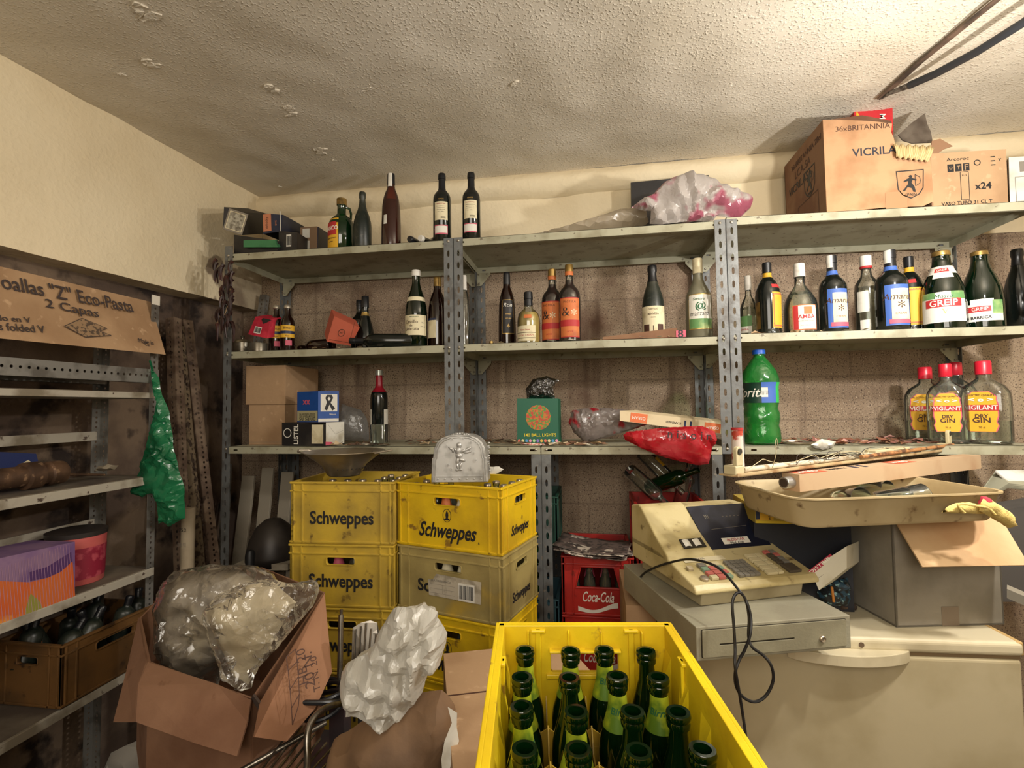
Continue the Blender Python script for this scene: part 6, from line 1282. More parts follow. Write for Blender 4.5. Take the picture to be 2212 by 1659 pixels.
# paper carton and dark carton behind the register
f = [P(1630, 1130, 'y', -.40), P(1775, 1132, 'y', -.40), P(1775, 1087, 'y', -.40), P(1630, 1085, 'y', -.40)]; f[0].x = f[3].x; f[2].z = f[3].z = zt0-.004
zlow = f[0].z
t0, M0, W0, H0 = hexa('dark_carton', 'dark blue carton under the yellow paper box, behind the register', 'box', (Vector((f[0].x, -.385, zf0)), Vector((f[1].x+.09, -.385, zf0)), Vector((f[1].x+.09, -.385, zlow-.002)), Vector((f[0].x, -.385, zlow-.002))), (0, .22, 0), mat('dark_blue_card', '#171a24', .6, mix=('#30323a', 6, .5, .65)))
t, M, W, H = hexa('paper_box', 'yellow and white printed paper box behind the register, under the tray', 'box', f, (0, .24, 0), mat('mustard_card', '#a8923c', .6, mix=('#94803a', 6, .5, .65)), zb=zlow)
fplate(rect(W*.5, H*.09, W*.98, H*.17), mat('bright_yellow_stripe', '#d0b428', .5), t, M); fplate(rect(W*.16, H*.58, W*.24, H*.78), PA_YE, t, M); fplate(rect(W*.04, H*.6, W*.06, H*.7), PA_NAVY, t, M, .001); ftext('Unipapel', W*.22, H*.58, H*.7, INK, t, M, .0012, rot=-90, bold=.0005)
[ftext('papel continuo blanco', W*(.66+.05*k), H*.55, H*.6, INK_GR, t, M, .0012, rot=-90) for k in range(2)]; fplate(ring(W*.45, H*.45, .004, .004, .001, 10)[0], INK, t, M, .001)
# white box with crimson lettering, patterned bag
f = [P(1769, 1275, 'y', -.54), P(1829, 1228, 'y', -.52), P(1829, 1180, 'y', -.51), P(1750, 1231, 'y', -.53)]
t, M, W, H = hexa('white_carton', 'white box with crimson lettering leaning between register and grey carton', 'box', f, P(1855, 1214, 'y', -.40)-f[1], mat('offwhite_card', '#cfcab8', .6, mix=('#b5ad94', 6, .5, .65)))
MT_ = fmat(M @ Vector((0, H, 0)), M @ Vector((W, H, 0)), (M @ Vector((0, H, 0)))+(P(1855, 1214, 'y', -.40)-f[1])); fplate(rect(W*.46, H*.86, W*.9, H*.22), mat('crimson_print', '#a3203f', .5), t, M, .0008, 'crimson_band'); ftext('DISTRIB', W*.46, H*.86, W*.7, INK_W, t, M, .0016, h=H*.15, bold=.0004)
lines([(W*.15, H*.45, W*.6, H*.40), (W*.6, H*.40, W*.95, H*.62)], .0009, INK_GR, t, M)
bag('patterned_bag', 'crumpled blue and black patterned bag at the back of the freezer top', [(1772, 1300), (1765, 1278), (1790, 1262), (1830, 1246), (1836, 1270), (1834, 1292), (1828, 1308), (1790, 1310)], P(1800, 1308, 'y', -.42), .010, .025, .006, 19, mat('blue_black_pattern', '#1e3f52', .5, mix=('#0f1418', 60, .45, .52), mix2=('#7fa3a8', 90, .6, .64)), fs=30)
G().cyl(P(1801, 1300, 'y', -.455), P(1797, 1268, 'y', -.455), .0035).obj('pencil', mat('orange_wood', '#c07c34', .5)); tag(bpy.context.scene.objects['pencil'], 'short orange stick standing against the patterned bag', 'stick')
q = P(1835, 1316, 'z', zf0+.008); g = G().lathe([(.001, -.03), (.009, -.024), (.010, .022), (.001, .03)], T(q.x, q.y+.01, zf0+.011) @ RZ(10) @ RY(90), 10, cap=False); tag(g.obj('wooden_peg', mat('dark_wood', '#5f4b3c', .8, mix=('#3d3028', 30, .5, .6)), smooth=True), 'short dark wooden peg lying on the freezer beside the grey carton', 'wood')
# yellow glove-like cloth over the box
t = thing('yellow_cloth', 'yellow cloth glove with a red end draped over the grey carton beside the tray', 'cloth', P(2130, 1110, 'y', -.61)); o = t.location
def cl(pts, name, m, wd, seed):
    P_ = [Vector(P(u, v, 'y', y))-o for u, v, y in pts]; sp_ = smooth_path(P_, 5)
    g = G(); g.tube(sp_, lambda f: wd(f)*(1+.15*noise.noise(Vector((f*6, seed, 0)))), 14); 
    for v in g.b.verts: v.co += Vector((0, 0, 1))*.003*noise.noise(v.co*60)
    return g.obj(name, m, t, smooth=50)
CY = mat('yellow_cloth', '#d6bd72', .9, mix=('#b8a05a', 8, .45, .65), mix2=('#8a744a', 40, .64, .7), bump=(200, .3)); CR_ = mat('red_cloth', '#a83040', .9)
CY = mat('yellow_cloth', '#d6bd72', .9, mix=('#b8a05a', 8, .45, .65), mix2=('#8a744a', 40, .64, .7), bump=(200, .3)); CR_ = mat('red_cloth', '#a83040', .9)
def sheet(pix, dy, thick, cr, seed, m, name):
    q = o+Vector((0, dy, 0)); poly, M = outline(pix, q); g = inflate(poly, .008, thick, cr, seed, M, .7, 20)
    for v in g.b.verts: v.co -= o
    g.obj(name, m, t, smooth=60)
sheet([(2116, 1104), (2118, 1086), (2124, 1078), (2141, 1080), (2166, 1096), (2186, 1108), (2191, 1124), (2197, 1136), (2180, 1142), (2161, 1130), (2136, 1116)], -.012, .016, .004, 3, CY, 'cloth_finger')
sheet([(2114, 1088), (2119, 1072), (2130, 1073), (2144, 1081), (2132, 1090)], -.006, .016, .003, 4, CR_, 'red_end')
sheet([(2033, 1107), (2048, 1094), (2064, 1086), (2094, 1085), (2120, 1090), (2140, 1100), (2146, 1112), (2120, 1110), (2084, 1109)], .012, .010, .003, 5, CY, 'cloth_fold')
G().tube(smooth_path([P(2084, 1108, 'y', -.625)-o, P(2070, 1093, 'y', -.625)-o, P(2080, 1089, 'y', -.625)-o, P(2110, 1093, 'y', -.63)-o, P(2135, 1098, 'y', -.635)-o, P(2150, 1112, 'y', -.64)-o], 4), .003, 8).obj('cloth_hem', CY, t, smooth=True)
# far right: pale chair shell and rail
t = thing('pale_panel', 'pale curved plastic panel with white edge at the far right, behind the tray', 'panel', P(2180, 1120, 'y', .05)); o = t.location
g = G()
A = [P(2085, 1105, 'y', .0)-o, P(2150, 1018, 'y', .05)-o, P(2260, 1020, 'y', .1)-o, P(2260, 1060, 'y', -.02)-o, P(2178, 1052, 'y', -.03)-o]
g.face([A[0], A[1], A[2], A[3], A[4]]); g.obj('panel_shell', mat('pale_green_grey', '#9c9a86', .5, mix=('#86826c', 5, .5, .65)), t, solid=.02, bevel=.006)
g = G(); g.face([P(2148, 1017, 'y', .02)-o, P(2260, 1016, 'y', .08)-o, P(2260, 1040, 'y', .02)-o, P(2178, 1042, 'y', -.02)-o]); g.obj('white_edge', PA_WH, t, solid=.012, bevel=.004)
t, M, W, H = hexa('dark_bin', 'dark grey container at the right edge behind the grey carton', 'container', [P(2150, 1300, 'y', -.12), P(2330, 1300, 'y', -.12), P(2330, 1075, 'y', -.12), P(2110, 1110, 'y', -.12)], (0, .09, 0), mat('dark_grey_plastic', '#4a4643', .6, mix=('#3a3735', 6, .5, .65)))
G().box(0, 0, 0, 1, 1, 1).b.free()
t, M, W, H = hexa('grey_rail', 'grey painted rail running back beside the freezer at the right edge', 'rail', [P(2175, 1292, 'y', -.30), P(2300, 1345, 'y', -.42), P(2300, 1325, 'y', -.42), P(2175, 1272, 'y', -.30)], (.03, .04, 0), mat('rail_grey', '#8f887a', .6))
# brown carton beside the freezer under the drawer
a = P(1392, 1350, 'y', -.18); t, M, W, H = hexa('brown_carton', 'brown carton standing beside the freezer under the cash drawer', 'box', [Vector((1.80, -.40, .0)), Vector((1.895, -.40, .0)), Vector((1.895, -.40, .895)), Vector((1.80, -.40, .895))], (0, .36, 0), KR)
# ---------------------------------------------------------------- left rack contents
RKX = .002
bl = P(-40, 727, 'x', .035); br = P(358, 766, 'x', .050); tr = P(325, 652, 'x', -.03); tl = P(-40, 566, 'x', -.03)
zrk = 1.718
t, M, W, H = hexa('paper_towel_carton', 'long brown carton with printed folded-towel picture, tilted on top of the left rack', 'box', (Vector((bl.x, bl.y, bl.z)), br, tr, tl), (-.20, 0, .045), KR)
ux = lambda u, v: None
def onface(u, v):
    n = (M.to_3x3() @ Vector((0, 0, 1))); Mw = t.matrix_basis @ M; nw = Mw.to_3x3() @ Vector((0, 0, 1)); o = Mw.translation
    d = FW + RT*((u-1106)/FPX) - UP*((v-829.5)/FPX); k = (o-Vector(CAM)).dot(nw)/d.dot(nw); q = Mw.inverted() @ (Vector(CAM)+d*k); return q.x, q.y
def wtext(s, u0, v0, u1, v1, hpx, m=INK_B, **k):
    a = onface(u0, v0); b = onface(u1, v1); w_ = math.hypot(b[0]-a[0], b[1]-a[1]); an = math.degrees(math.atan2(b[1]-a[1], b[0]-a[0]))
    c = ((a[0]+b[0])/2, (a[1]+b[1])/2); d = onface((u0+u1)/2, (v0+v1)/2+hpx); hh = math.hypot(d[0]-c[0], d[1]-c[1]); ftext(s, c[0], c[1], w_, m, t, M, .0012, h=hh, rot=an, **k)
IB = mat('print_brown_black', '#3d3230', .8)
wtext('Toallas "Z" Eco-Pasta', -28, 601, 286, 662, 20, IB, bold=.0005); wtext('2 Capas', 98, 657, 213, 680, 22, IB, bold=.0005); wtext('plegado en V', -60, 683, 66, 694, 15, IB, bold=.0004); wtext('towels folded V', -70, 700, 96, 712, 15, IB, bold=.0004); wtext('Made in', 299, 735, 331, 741, 9, IB); wtext('CE', 312, 742, 322, 744, 8, IB)
pts = [onface(*q) for q in ((138, 705), (176, 688), (230, 710), (214, 716), (239, 725), (184, 729))]; fplate(pts, mat('towel_print', '#8f7456', .8, mix=('#4f4033', 90, .5, .56)), t, M, .0025, 'towel_picture'); lines([(*pts[0], *pts[1]), (*pts[1], *pts[2]), (*pts[2], *pts[3]), (*pts[3], *pts[4]), (*pts[4], *pts[5]), (*pts[5], *pts[0])], .002, IB, t, M, .0032)
# green carrier bag on the rack corner
GRN = cplastic('green_bag_plastic', '#2f8a5c', '#1f6f48', .88, .15, 5)
bag('green_bag', 'translucent green plastic bag hanging from the corner of the left rack', [(325, 789), (332, 800), (343, 816), (350, 852), (366, 889), (370, 920), (374, 960), (387, 1014), (399, 1057), (398, 1120), (385, 1126), (363, 1138), (350, 1128), (341, 1132), (338, 1078), (329, 1065), (318, 1068), (307, 1075), (284, 1066), (290, 1044), (303, 1010), (316, 967), (322, 940), (331, 905), (340, 872), (334, 855), (329, 825)], P(345, 960, 'x', .045), .0080, .026, .018, 27, GRN, fs=16, smooth=16)
G().tube([P(324, 780, 'x', .01), P(326, 787, 'x', .02), P(330, 800, 'x', .035)], .004, 6).obj('bag_knot', GRN); tag(bpy.context.scene.objects['bag_knot'], 'knotted green plastic handle looped on the rack above the green bag', 'bag handle')
# spindle / motor part on the third shelf
z3 = 1.303; a = P(140, 1038, 'x', -.10); RUW = mat('rusty_brown_metal', '#6a4f3a', .6, .4, mix=('#4a3628', 12, .45, .6), mix2=('#8c6f54', 40, .62, .68))
t = thing('motor_spindle', 'brown cylindrical metal roller lying on the middle shelf of the left rack', 'roller', (-.11, a.y, z3)); 
G().lathe([(.012, 0), (.028, .002), (.038, .004), (.040, .012), (.040, .05), (.034, .055), (.034, .075), (.044, .08), (.044, .12), (.034, .125), (.032, .45)], T(0, 0, .045) @ RX(90), 28).obj('roller_body', RUW, t, smooth=40)
g = G()
for k in range(6): g.lathe([(.004, 0), (.004, .002)], T(0, .0, .045) @ RX(-90) @ RZ(k*60) @ T(.024, 0, -.0035), 8)
g.obj('end_bolts', mat('gap_dark', '#2b261c', .8), t)
G().cyl((.0, .0, .035), (-.01, .16, .012), .006, .004).obj('thin_rod', RUW, t, smooth=True)
t, M, W, H = hexa('blue_carton', 'dark blue box with a white triangle at the back of the left rack shelf', 'box', [Vector((-.22, -1.2, z3)), P(96, 1025, 'x', -.22), P(78, 980, 'x', -.22), P(-30, 975, 'x', -.22)], (-.03, 0, 0), mat('navy_blue_card', '#1d2a5c', .6), zb=z3)
fplate([(W*.80, H*.12), (W*.97, H*.12), (W*.91, H*.2)], PA_CR, t, M)
bag('paper_scrap', 'crumpled grey paper at the right end of the left rack shelf', [(205, 1017), (212, 1008), (232, 1003), (255, 1006), (248, 1014), (225, 1018)], P(230, 1016, 'x', -.10), .010, .02, .004, 51, mat('grey_paper', '#8a7f6c', .8), 'paper', fs=30)
# printed carton and pink tub
z4 = .948
f = [P(-40, 1385, 'x', .0), P(162, 1290, 'x', .0), P(162, 1170, 'x', .0), P(-40, 1215, 'x', .0)]
t, M, W, H = hexa('printed_carton', 'purple and orange printed corrugated carton on the fourth rack shelf', 'box', f, (-.17, 0, 0), mat('purple_orange_card', '#8a6c8c', .7, mix=('#6d4f80', 9, .45, .6)), zb=None)
for k in (0, 1): pass
hz0 = H
fplate([(0, 0), (W, 0), (W, H*.55), (W*.85, H*.47), (W*.7, H*.46), (W*.5, H*.50), (W*.3, H*.62), (0, H*.8)], mat('orange_print', '#c8662c', .65, mix=('#c85a24', 5, .45, .6), mix2=('#d98e3c', 14, .6, .68)), t, M, .0008, 'orange_print')
fplate([(W*.5, H*.52), (W*.7, H*.46), (W*.85, H*.47), (W*.99, H*.55), (W*.99, H*.70), (W*.7, H*.62), (W*.5, H*.64)], mat('dark_purple_print', '#4f2f62', .65), t, M, .0012, 'purple_print')
fplate([(W*.42, H*.06), (W*.62, H*.05), (W*.58, H*.2), (W*.5, H*.34), (W*.45, H*.2)], mat('olive_print', '#8d8a3a', .65), t, M, .0012, 'olive_print')
g = G(); 
for k in range(30): g.box(W*k/30, 0, .0014, W*k/30+.0008, H*.84, .0019, M)
g.obj('corrugation_lines', mat('pale_violet_ridge', '#b08aa0', .7), t)
zb4 = t.location.z
cpt = P(150, 1180, 'x', -.13); R_ = .085
t = thing('pink_tub', 'pink printed plastic tub with a dark lid behind the purple and orange carton', 'tub', (-.135, P(213, 1180, 'x', -.13).y-R_*.9, z4))
zh = P(200, 1146, 'x', -.12).z-z4
G().lathe([(R_*.9, 0), (R_*.93, .003), (R_, zh)], seg=40).obj('tub_body', mat('salmon_plastic', '#c7625e', .5, mix=('#b8504f', 6, .5, .65)), t, smooth=40)
f_ = lambda z: R_*.93+(R_*.07)*z/zh
cpatch(f_, zh*.12, zh*.76, 70, 150, .001).obj('paper_label', mat('crimson_label', '#8f2038', .5, mix=('#b54a58', 30, .5, .6)), t, smooth='all', fix=False)
G().lathe([(R_*1.03, zh-.004), (R_*1.04, zh+.012), (R_*.9, zh+.016), (.001, zh+.016)], seg=40, cap=False).obj('lid', mat('dark_lid', '#2f2a28', .4), t, smooth=40)
# brown crate with bottles on the lowest rack shelf
zc = .602; BRC = mat('crate_brown_yellow', '#6a4a26', .55, mix=('#523a20', 6, .45, .62), mix2=('#3d2a18', 20, .62, .69))
ca = P(152, 1390, 'x', .03); yfr = ca.y; L1 = .34
t = thing('bottle_crate', 'brown plastic crate full of dark bottles on the lowest shelf of the left rack', 'crate', (-.125, yfr+.178, zc+.001), PI/2)
crate_body(.365, .26, .20, {'f': [rrect(.14, .028, .008, 3, 0, .145)], 'l': [rrect(.08, .026, .008, 3, 0, .145)], 'r': []}, BRC, t)
dk_ = None; rng = random.Random(14)
for k in range(9):
    x = -.155+(k % 5)*.075; y = -.06+(k//5)*.12; a = t.matrix_basis @ Vector((x, y, .10)); e = a+Vector((rng.uniform(-.05, .05), rng.uniform(-.09, .09), .15))
    lying('dark_bottle', 'dark dusty bottle jumbled in the brown crate on the left rack', a, e if k else a+Vector((.0, .1, .13)), .031, BORD, G_DUST, (C_BLK, .8), [(.4, .6, 90, 60, PA_OR)] if k in (1, 6) else (), 'dark bottles in the brown crate')
# ---------------------------------------------------------------- corner clutter left of the wall shelving
def lpost(nm, ds, p0, p1, w=.04, m=None, twist=0):
    p0, p1 = Vector(p0), Vector(p1); L = (p1-p0).length; M = frame(p0, (p1-p0), (0, -1, 0)) @ RX(twist)
    g = G(); strip(g, L, w, .024, .010, .012, Matrix(((0, 1, 0, 0), (1, 0, 0, 0), (0, 0, 1, 0), (0, 0, 0, 1))))
    strip(g, L, w, .024, .010, .012, Matrix(((0, 1, 0, 0), (0, 0, 1, 0), (-1, 0, 0, 0), (0, 0, 0, 1))))
    for v in g.b.verts: v.co = M @ v.co
    bmesh.ops.remove_doubles(g.b, verts=g.b.verts[:], dist=1e-5)
    o = g.obj(nm, m or RUP, solid=.0025, fix=False); return tag(o, ds, 'metal angle', 'loose perforated angles leaning in the corner')
RUP = mat('rusty_angle', '#5d4a3c', .75, .1, mix=('#7d6a58', 14, .45, .6), mix2=('#3a2a20', 30, .6, .66))
RUP2 = mat('pale_scaly_angle', '#75654f', .8, mix=('#3c2e24', 35, .5, .58))
lpost('perforated_angle', 'rusty perforated angle bar leaning left in the corner, beside the green bag', P(397, 1290, 'y', -.19), P(375, 684, 'y', -.06), .044)
lpost('perforated_angle', 'pale scaly perforated angle bar leaning between the two darker ones', P(437, 1290, 'y', -.12), P(385, 700, 'y', .0), .040, RUP2, 10)
lpost('perforated_angle', 'rusty perforated angle bar leaning nearest the grey shelving post', P(462, 1290, 'y', -.06), P(396, 690, 'y', .05), .044, RUP, -20)
lpost('perforated_angle', 'galvanised perforated angle leaning just left of the grey corner post', P(478, 1290, 'y', .1), P(492, 1000, 'y', .30), .03, M_GAL)
lpost('perforated_angle', 'galvanised perforated angle standing behind the left end of the middle shelf', P(556, 760, 'y', .40), P(574, 636, 'y', .44), .035, M_GAL)
a, b = P(404, 1300, 'y', -.24), P(407, 1097, 'y', -.21)
t = thing('paper_tube', 'pale cardboard tube printed with numbers, standing below the green bag', 'tube', (a.x, a.y, 0)); G().cyl((0, 0, 0), (b.x-a.x, .03, b.z), .026, seg=24).obj('tube_body', mat('pale_tube_card', '#a99a82', .8, mix=('#8f8068', 6, .5, .65)), t, smooth=40)
me = ftext('175.2', .0, 0, .040, INK, t, frame((b.x-a.x-.003, .03-.028, P(408, 1143, 'y', -.22).z), (1, 0, 0), (0, 0, 1)) @ FRONT, .0015); ftext('||||||||', 0, 0, .036, INK_GR, t, frame((b.x-a.x-.003, .03-.028, P(408, 1175, 'y', -.22).z), (1, 0, 0), (0, 0, 1)) @ FRONT, .0015)
# string of dried peppers on the corner post
o = P(488, 600, 'y', -.03); t = thing('dried_pepper_string', 'string of dark dried peppers hanging from the grey corner post', 'dried peppers', o); rng = random.Random(31)
DP = mat('dried_pepper', '#2c1512', .45, mix=('#4a221a', 14, .5, .65))
for k in range(38):
    u = 484+rng.uniform(-16, 20); v = 560+k*3.9; s = rng.choice((-1, 1))*rng.uniform(.3, 1); L_ = rng.uniform(.05, .085)
    a = P(u, v, 'y', -.02-rng.uniform(0, .03))-o; pts = [a, a+Vector((s*.012, -.004, -.012)), a+Vector((s*.018, -.006, -.035)), a+Vector((s*.012, -.004, -L_))]
    G().tube(smooth_path(pts, 3), lambda f: .0092*(1-f*.8)+.001, 7).obj('dried_pepper', DP, t, smooth=True)
G().tube(smooth_path([P(498, 615, 'y', -.03)-o, P(494, 650, 'y', -.045)-o, P(487, 675, 'y', -.05)-o, P(478, 690, 'y', -.04)-o, P(470, 697, 'y', -.03)-o, P(492, 699, 'y', -.03)-o, P(488, 678, 'y', -.045)-o], 4), .0016, 6).obj('string', mat('twine', '#a88a66', .9), t)
# things under the corner bay left of the yellow stack
GBD = mat('pale_board', '#8d8474', .8, mix=('#6d6557', 5, .45, .62))
for k, (b0, b1, w_, y, ds) in enumerate((((512, 1250), (546, 1028), 30, .26, 'pale board leaning nearest the corner post under the bench board'), ((556, 1250), (580, 1010), 28, .30, 'pale board leaning second from the corner post under the bench board'), ((600, 1250), (612, 1020), 28, .34, 'grey board leaning beside the yellow stack under the bench board'))):
    a = P(*b0, 'y', y-.08); c = P(*b1, 'y', y); wd = w_/FPX*depth(a); M = frame(a, (1, 0, 0), (c-a)); L_ = (c-a).length
    t = thing('leaning_board', ds, 'board', a, group='boards leaning under the bench board'); M.translation = (0, 0, 0); G().box(-wd/2, -.008, -.5, wd/2, .008, L_, M).obj('board', GBD, t, bevel=.002)
c = P(572, 1190, 'y', .0); t = thing('dark_hood', 'dark rounded metal hood standing left of the yellow crates', 'hood', (c.x, .06, P(572, 1222, 'y', .0).z)); R_ = 55/FPX*depth(c)
G().lathe([(R_, 0), (R_*.99, R_*.35), (R_*.86, R_*.9), (R_*.62, R_*1.4), (R_*.3, R_*1.68), (.001, R_*1.75)], seg=32, cap=False).obj('hood_shell', mat('dark_worn_metal', '#3f3934', .45, .3, mix=('#2a2522', 6, .45, .6)), t, smooth=True, solid=.003)
G().lathe([(.02, 0), (.02, .10), (.012, .115), (.001, .118)], T(-R_*.25, -R_*1.02, -.03), 14, cap=False).obj('black_handle', mat('black_plastic', '#1c1c1e', .5), t, smooth=40)
z_ = t.location.z; t2, M, W, H = hexa('white_shelf', 'low white shelf board carrying the dark hood', 'shelf', [P(506, 1232, 'y', -.04), P(622, 1232, 'y', -.04), P(622, 1219, 'y', -.04), P(506, 1219, 'y', -.04)], (0, .30, 0), mat('worn_white_board', '#a39a88', .7, mix=('#7b7262', 8, .5, .65)))
for k, x in enumerate((.01, W-.03)): G().box(x, .0, -(t2.location.z)+.0, x+.02, .02, 0, M @ T(0, 0, 0) @ RX(-90)) .obj('support', GBD, t2) if 0 else G().box(-W/2+x, -.12, -t2.location.z, -W/2+x+.02, .10, 0).obj('support', GBD, t2)
# ---------------------------------------------------------------- open carton lower left
CBX = mat('reddish_cardboard', '#7f5c44', .85, mix=('#6c4a34', 5, .45, .62), mix2=('#6a4830', 18, .62, .7), bump=(40, .15))
def dp(u, v, d): return P(u, v, 'd', d)
t = thing('open_carton', 'large open brown carton of plastic-wrapped packets, its flaps hanging out, lower left', 'box', dp(480, 1560, 1.25)); o = t.location.copy()
A = dp(303, 1335, 1.42)-o; B = dp(323, 1430, 1.22)-o; C_ = dp(545, 1508, 1.12)-o; D_ = dp(700, 1280, 1.34)-o; E_ = dp(565, 1226, 1.62)-o; F__ = dp(400, 1235, 1.66)-o
dn = Vector((0, 0, -.36))
def pan(pts, name='side_panel', m=CBX, s=.005, lb=None): g = G(); g.face(pts); return g.obj(name, m, t, solid=s, label=lb)
pan([B, C_, C_+dn, B+dn]); pan([C_, D_, D_+dn, C_+dn]); pan([D_, E_, E_+dn, D_+dn]); pan([E_, F__, F__+dn, E_+dn]); pan([F__, A, A+dn, F__+dn]); pan([A, B, B+dn, A+dn]); pan([B+dn, C_+dn, D_+dn, E_+dn, F__+dn, A+dn], 'base_panel')
pan([B+Vector((.0, -.003, .001)), dp(470, 1478, 1.145)-o, dp(543, 1512, 1.105)-o, dp(535, 1560, 1.085)-o, dp(513, 1634, 1.05)-o, dp(420, 1605, 1.07)-o, dp(295, 1560, 1.12)-o, dp(300, 1480, 1.17)-o], 'hanging_flap', CBX, .005)
pan([A+Vector((-.003, 0, .001)), B+Vector((-.003, -.004, .0)), dp(300, 1480, 1.17)-o, dp(290, 1560, 1.15)-o, dp(247, 1560, 1.20)-o, dp(275, 1450, 1.28)-o], 'hanging_flap', CBX, .005)
K = [dp(562, 1518, 1.09)-o, dp(700, 1282, 1.32)-o, dp(716, 1452, 1.24)-o, dp(680, 1530, 1.17)-o, dp(618, 1602, 1.10)-o, dp(548, 1592, 1.07)-o]
pan(K, 'hanging_flap', mat('orange_cardboard', '#936a4e', .85, mix=('#7f583e', 5, .45, .62), bump=(40, .15)), .005)
pan([C_, dp(560, 1532, 1.10)-o, dp(562, 1518, 1.09)-o, dp(548, 1500, 1.11)-o], 'torn_corner', mat('dark_brown_card', '#3a2c24', .85))
MK_ = fmat(dp(562, 1590, 1.065)-o, dp(690, 1510, 1.17)-o, dp(600, 1440, 1.14)-o)
def lk(u, v):
    Mw = t.matrix_basis @ MK_; nw = Mw.to_3x3() @ Vector((0, 0, 1)); oo = Mw.translation; d = FW + RT*((u-1106)/FPX) - UP*((v-829.5)/FPX); k = (oo-Vector(CAM)).dot(nw)/d.dot(nw); q = Mw.inverted() @ (Vector(CAM)+d*k); return q.x, q.y
segs = []
LP = [(614, 1420), (618, 1450), (622, 1490), (625, 1530), (627, 1566)]; RP = [(634, 1403), (637, 1430), (640, 1462), (642, 1500), (640, 1525)]
def wline(name, prs, m, w=.0022):
    segs = [(*lk(*a), *lk(*b)) for a, b in prs]; lines(segs, w, m, t, MK_, .012, name)
wline('ladder_print', list(zip(LP, LP[1:]))+list(zip(RP, RP[1:]))+list(zip(LP, RP)), INK_B)
for k, s in enumerate(('HB 20', '20 N.', 'T. N. 20')):
    c = lk(648+k*14, 1440+k*8); ftext(s, c[0], c[1], .075, INK_B, t, MK_, .012, rot=80)
# stool under it
st = thing('low_stand', 'dark low stand with pale panel under the open carton', 'stand', (o.x-.02, o.y+.1, 0)); zs = (t.location.z-.36-.10)
zmin = min((t.matrix_basis @ (q+dn)).z for q in (A, B, C_, D_, E_))
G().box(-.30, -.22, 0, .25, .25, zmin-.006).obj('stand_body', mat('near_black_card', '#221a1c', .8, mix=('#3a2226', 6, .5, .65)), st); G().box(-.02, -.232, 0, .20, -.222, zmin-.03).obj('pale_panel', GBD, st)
WP = mat('wrapped_paper', '#cfc2a4', .5, mix=('#b8a98a', 7, .45, .62), bump=(18, .2))
FILM2 = film('packet_film', '#ffffff', opac=.07, rough=.12, diff='#b8b0a2', bump=(20, .6), gl=1.3)
bag('paper_packets', 'grey paper packets under clear plastic in the open carton', [(352, 1270), (392, 1240), (450, 1228), (520, 1230), (560, 1262), (560, 1320), (520, 1380), (470, 1440), (420, 1470), (370, 1440), (352, 1380)], dp(455, 1360, 1.36), .013, .085, .02, 61, mat('grey_wrapped_paper', '#8c8272', .55, mix=('#a89c84', 9, .5, .62), mix2=('#6d6456', 24, .58, .66), bump=(14, .5)), 'packet', fs=11)
bag('plastic_wrap', 'clear crinkled plastic over the packets on the left of the open carton', [(343, 1290), (352, 1258), (380, 1232), (450, 1220), (545, 1222), (585, 1240), (598, 1262), (590, 1310), (540, 1380), (480, 1440), (470, 1490), (420, 1478), (365, 1450), (348, 1390)], dp(465, 1350, 1.33), .010, .095, .026, 62, FILM2, 'plastic wrap', fs=15, smooth=14)
bag('paper_packet', 'large cream paper packet in clear plastic on the right of the open carton', [(443, 1318), (500, 1290), (535, 1265), (590, 1255), (612, 1275), (640, 1302), (610, 1350), (580, 1400), (552, 1450), (538, 1478), (505, 1462), (488, 1420), (462, 1370)], dp(545, 1370, 1.20), .012, .028, .008, 63, WP, 'packet', fs=7)
bag('plastic_wrap', 'clear crinkled plastic round the cream packet, reaching the right rim', [(436, 1322), (470, 1285), (530, 1258), (590, 1248), (625, 1262), (684, 1250), (690, 1275), (676, 1310), (640, 1350), (600, 1400), (560, 1440), (545, 1484), (510, 1490), (482, 1450), (455, 1390)], dp(560, 1370, 1.17), .009, .045, .018, 64, FILM2, 'plastic wrap', fs=15, smooth=14)
# ---------------------------------------------------------------- lower centre-left: white bag, paper bag, metal things
WB = film('white_bag_plastic', '#ffffff', opac=.93, rough=.32, diff='#d6d3ca', bump=(40, .15), gl=.6)
bag('white_bag', 'crumpled white plastic bag on top of the brown paper bag', [(734, 1476), (736, 1457), (748, 1436), (775, 1416), (799, 1404), (812, 1385), (818, 1366), (830, 1345), (840, 1330), (850, 1315), (860, 1307), (900, 1308), (914, 1302), (930, 1308), (947, 1319), (945, 1334), (955, 1352), (965, 1373), (962, 1392), (957, 1412), (950, 1435), (940, 1446), (924, 1454), (918, 1475), (912, 1498), (893, 1522), (875, 1542), (856, 1556), (840, 1565), (823, 1570), (808, 1562), (790, 1550), (775, 1537), (755, 1530), (744, 1508)], dp(850, 1430, 1.06), .0062, .06, .038, 77, WB, fs=12, smooth=14)
bag('paper_bag', 'brown paper bag in the lower middle, under the white plastic bag', [(700, 1900), (705, 1640), (720, 1600), (760, 1575), (800, 1545), (850, 1520), (900, 1500), (955, 1490), (982, 1520), (990, 1600), (1000, 1900)], dp(850, 1640, 1.08), .013, .08, .024, 78, mat('brown_kraft_paper', '#74583d', .75, mix=('#5c4530', 6, .42, .6), bump=(12, .5)), fs=8)
bag('paper_sheet', 'white paper strip between the paper bag and the large carton', [(955, 1640), (962, 1600), (975, 1560), (968, 1525), (985, 1540), (990, 1600), (975, 1640), (965, 1760), (950, 1760)], dp(975, 1600, 1.0), .02, .004, .004, 79, PA_WH, 'paper', fs=20)
CHR = mat('tarnished_chrome', '#8d877e', .25, .9, mix=('#5b544a', 14, .5, .62))
t = thing('wire_rack', 'chrome wire rack with a bent tube handle, lower left of centre', 'wire rack', dp(680, 1600, 1.12)); o = t.location.copy()
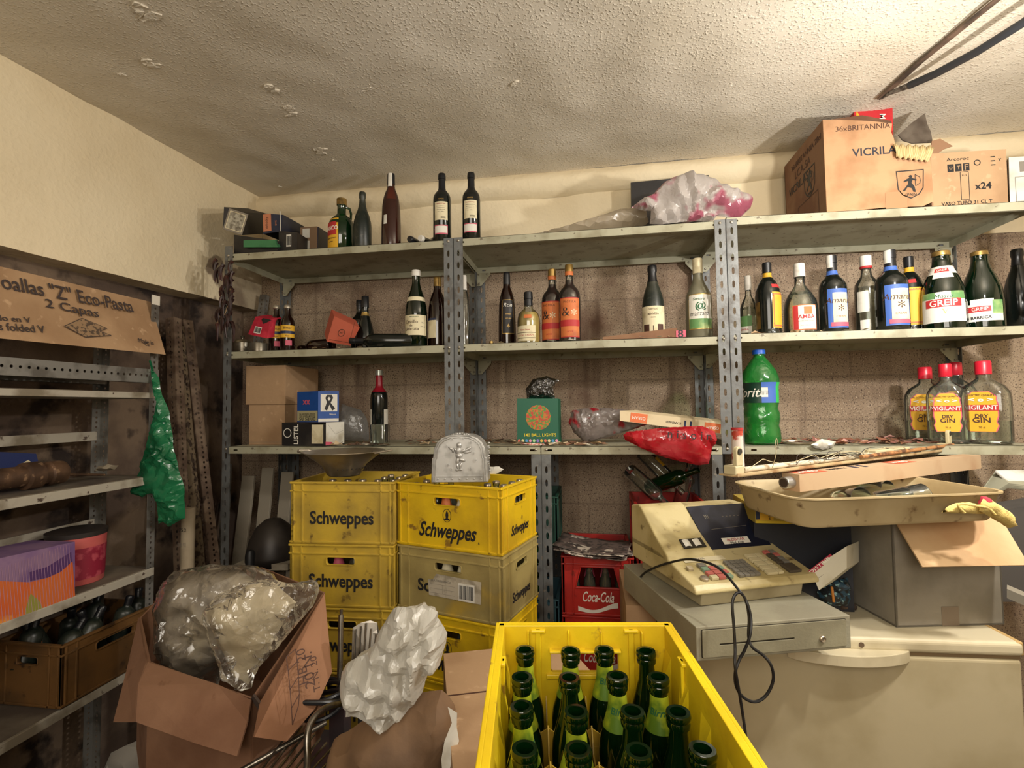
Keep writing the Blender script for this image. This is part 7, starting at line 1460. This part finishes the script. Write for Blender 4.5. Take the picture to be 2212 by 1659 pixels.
G().tube(smooth_path([dp(662, 1700, 1.03)-o, dp(664, 1640, 1.04)-o, dp(664, 1590, 1.06)-o, dp(672, 1560, 1.08)-o, dp(690, 1538, 1.11)-o, dp(712, 1526, 1.15)-o, dp(735, 1520, 1.2)-o], 5), .0075, 12).obj('bent_tube', CHR, t, smooth=True)
for k in range(9):
    a = dp(545+k*12, 1690+k*6, 1.02-.01*k)-o; b = dp(640+k*13, 1560+k*9, 1.26-.015*k)-o; G().cyl(a, b, .0028, seg=8).obj('wire', CHR, t, smooth=True)
G().cyl(dp(520, 1665, 1.1)-o, dp(705, 1560, 1.2)-o, .006).obj('side_bar', CHR, t, smooth=True)
zz = t.location.z; G().box(-.20, -.12, -zz, .12, .14, -.16).obj('base_block', mat('near_black_card', '#221a1c', .8), t)
t = thing('long_skewer', 'long dark metal rod standing in front of the left yellow stack', 'metal rod', dp(735, 1500, 1.3)); o = t.location.copy(); G().cyl(dp(733, 1520, 1.3)-o, dp(737, 1328, 1.36)-o, .008, .007).obj('rod', CHR, t, smooth=True); G().cyl(dp(737, 1330, 1.36)-o, dp(737.5, 1316, 1.362)-o, .0045).obj('rod_tip', CHR, t, smooth=True); G().box(-.02, -.02, -o.z, .02, .02, (dp(733, 1520, 1.3)-o).z).obj('rod_foot', mat('near_black_card', '#221a1c', .8), t)
t = thing('slotted_turner', 'ribbed metal turner blade standing beside the white bag', 'utensil', dp(790, 1400, 1.22)); o = t.location.copy()
A4 = [dp(759, 1440, 1.22)-o, dp(762, 1356, 1.24)-o, dp(780, 1345, 1.245)-o, dp(800, 1340, 1.25)-o, dp(815, 1345, 1.25)-o, dp(820, 1370, 1.24)-o, dp(812, 1440, 1.22)-o]
g = G(); g.face(A4); g.obj('blade', mat('dull_steel', '#8b857c', .35, .8, mix=('#625b52', 14, .5, .62)), t, solid=.002)
for k in range(5): a = A4[0].lerp(A4[6], .12+.19*k); b = A4[1].lerp(A4[5], .12+.19*k); G().cyl(a+Vector((0, -.003, 0)), b+Vector((0, -.003, .01*min(k, 4-k))), .0022, seg=6).obj('raised_rib', CHR, t, smooth=True)
G().cyl(dp(785, 1440, 1.22)-o, dp(780, 1560, 1.2)-o, .008).obj('handle', mat('black_plastic', '#1c1c1e', .5), t, smooth=True)
t = thing('cable_coil', 'bundle of dark cable lying beside the metal rack', 'cable', dp(695, 1510, 1.27)); o = t.location.copy(); rng = random.Random(3)
for k in range(4): G().tube([Vector((.06*math.cos(a)*(1+.1*k), -.02*k+.05*math.sin(a), .025*math.sin(a+k)+.01*k)) for a in [i*PI/12 for i in range(25)]], .006, 8).obj('cable_loop', mat('black_cord', '#17171a', .4), t, smooth=True)
bag('white_paper_heap', 'crumpled whitish papers on the dark floor at the lower left', [(225, 1659), (240, 1625), (270, 1612), (300, 1600), (312, 1640), (310, 1700), (230, 1700)], P(270, 1650, 'z', .35), .03, .03, .02, 88, mat('grey_white_paper', '#8d8880', .8), 'paper', fs=12)
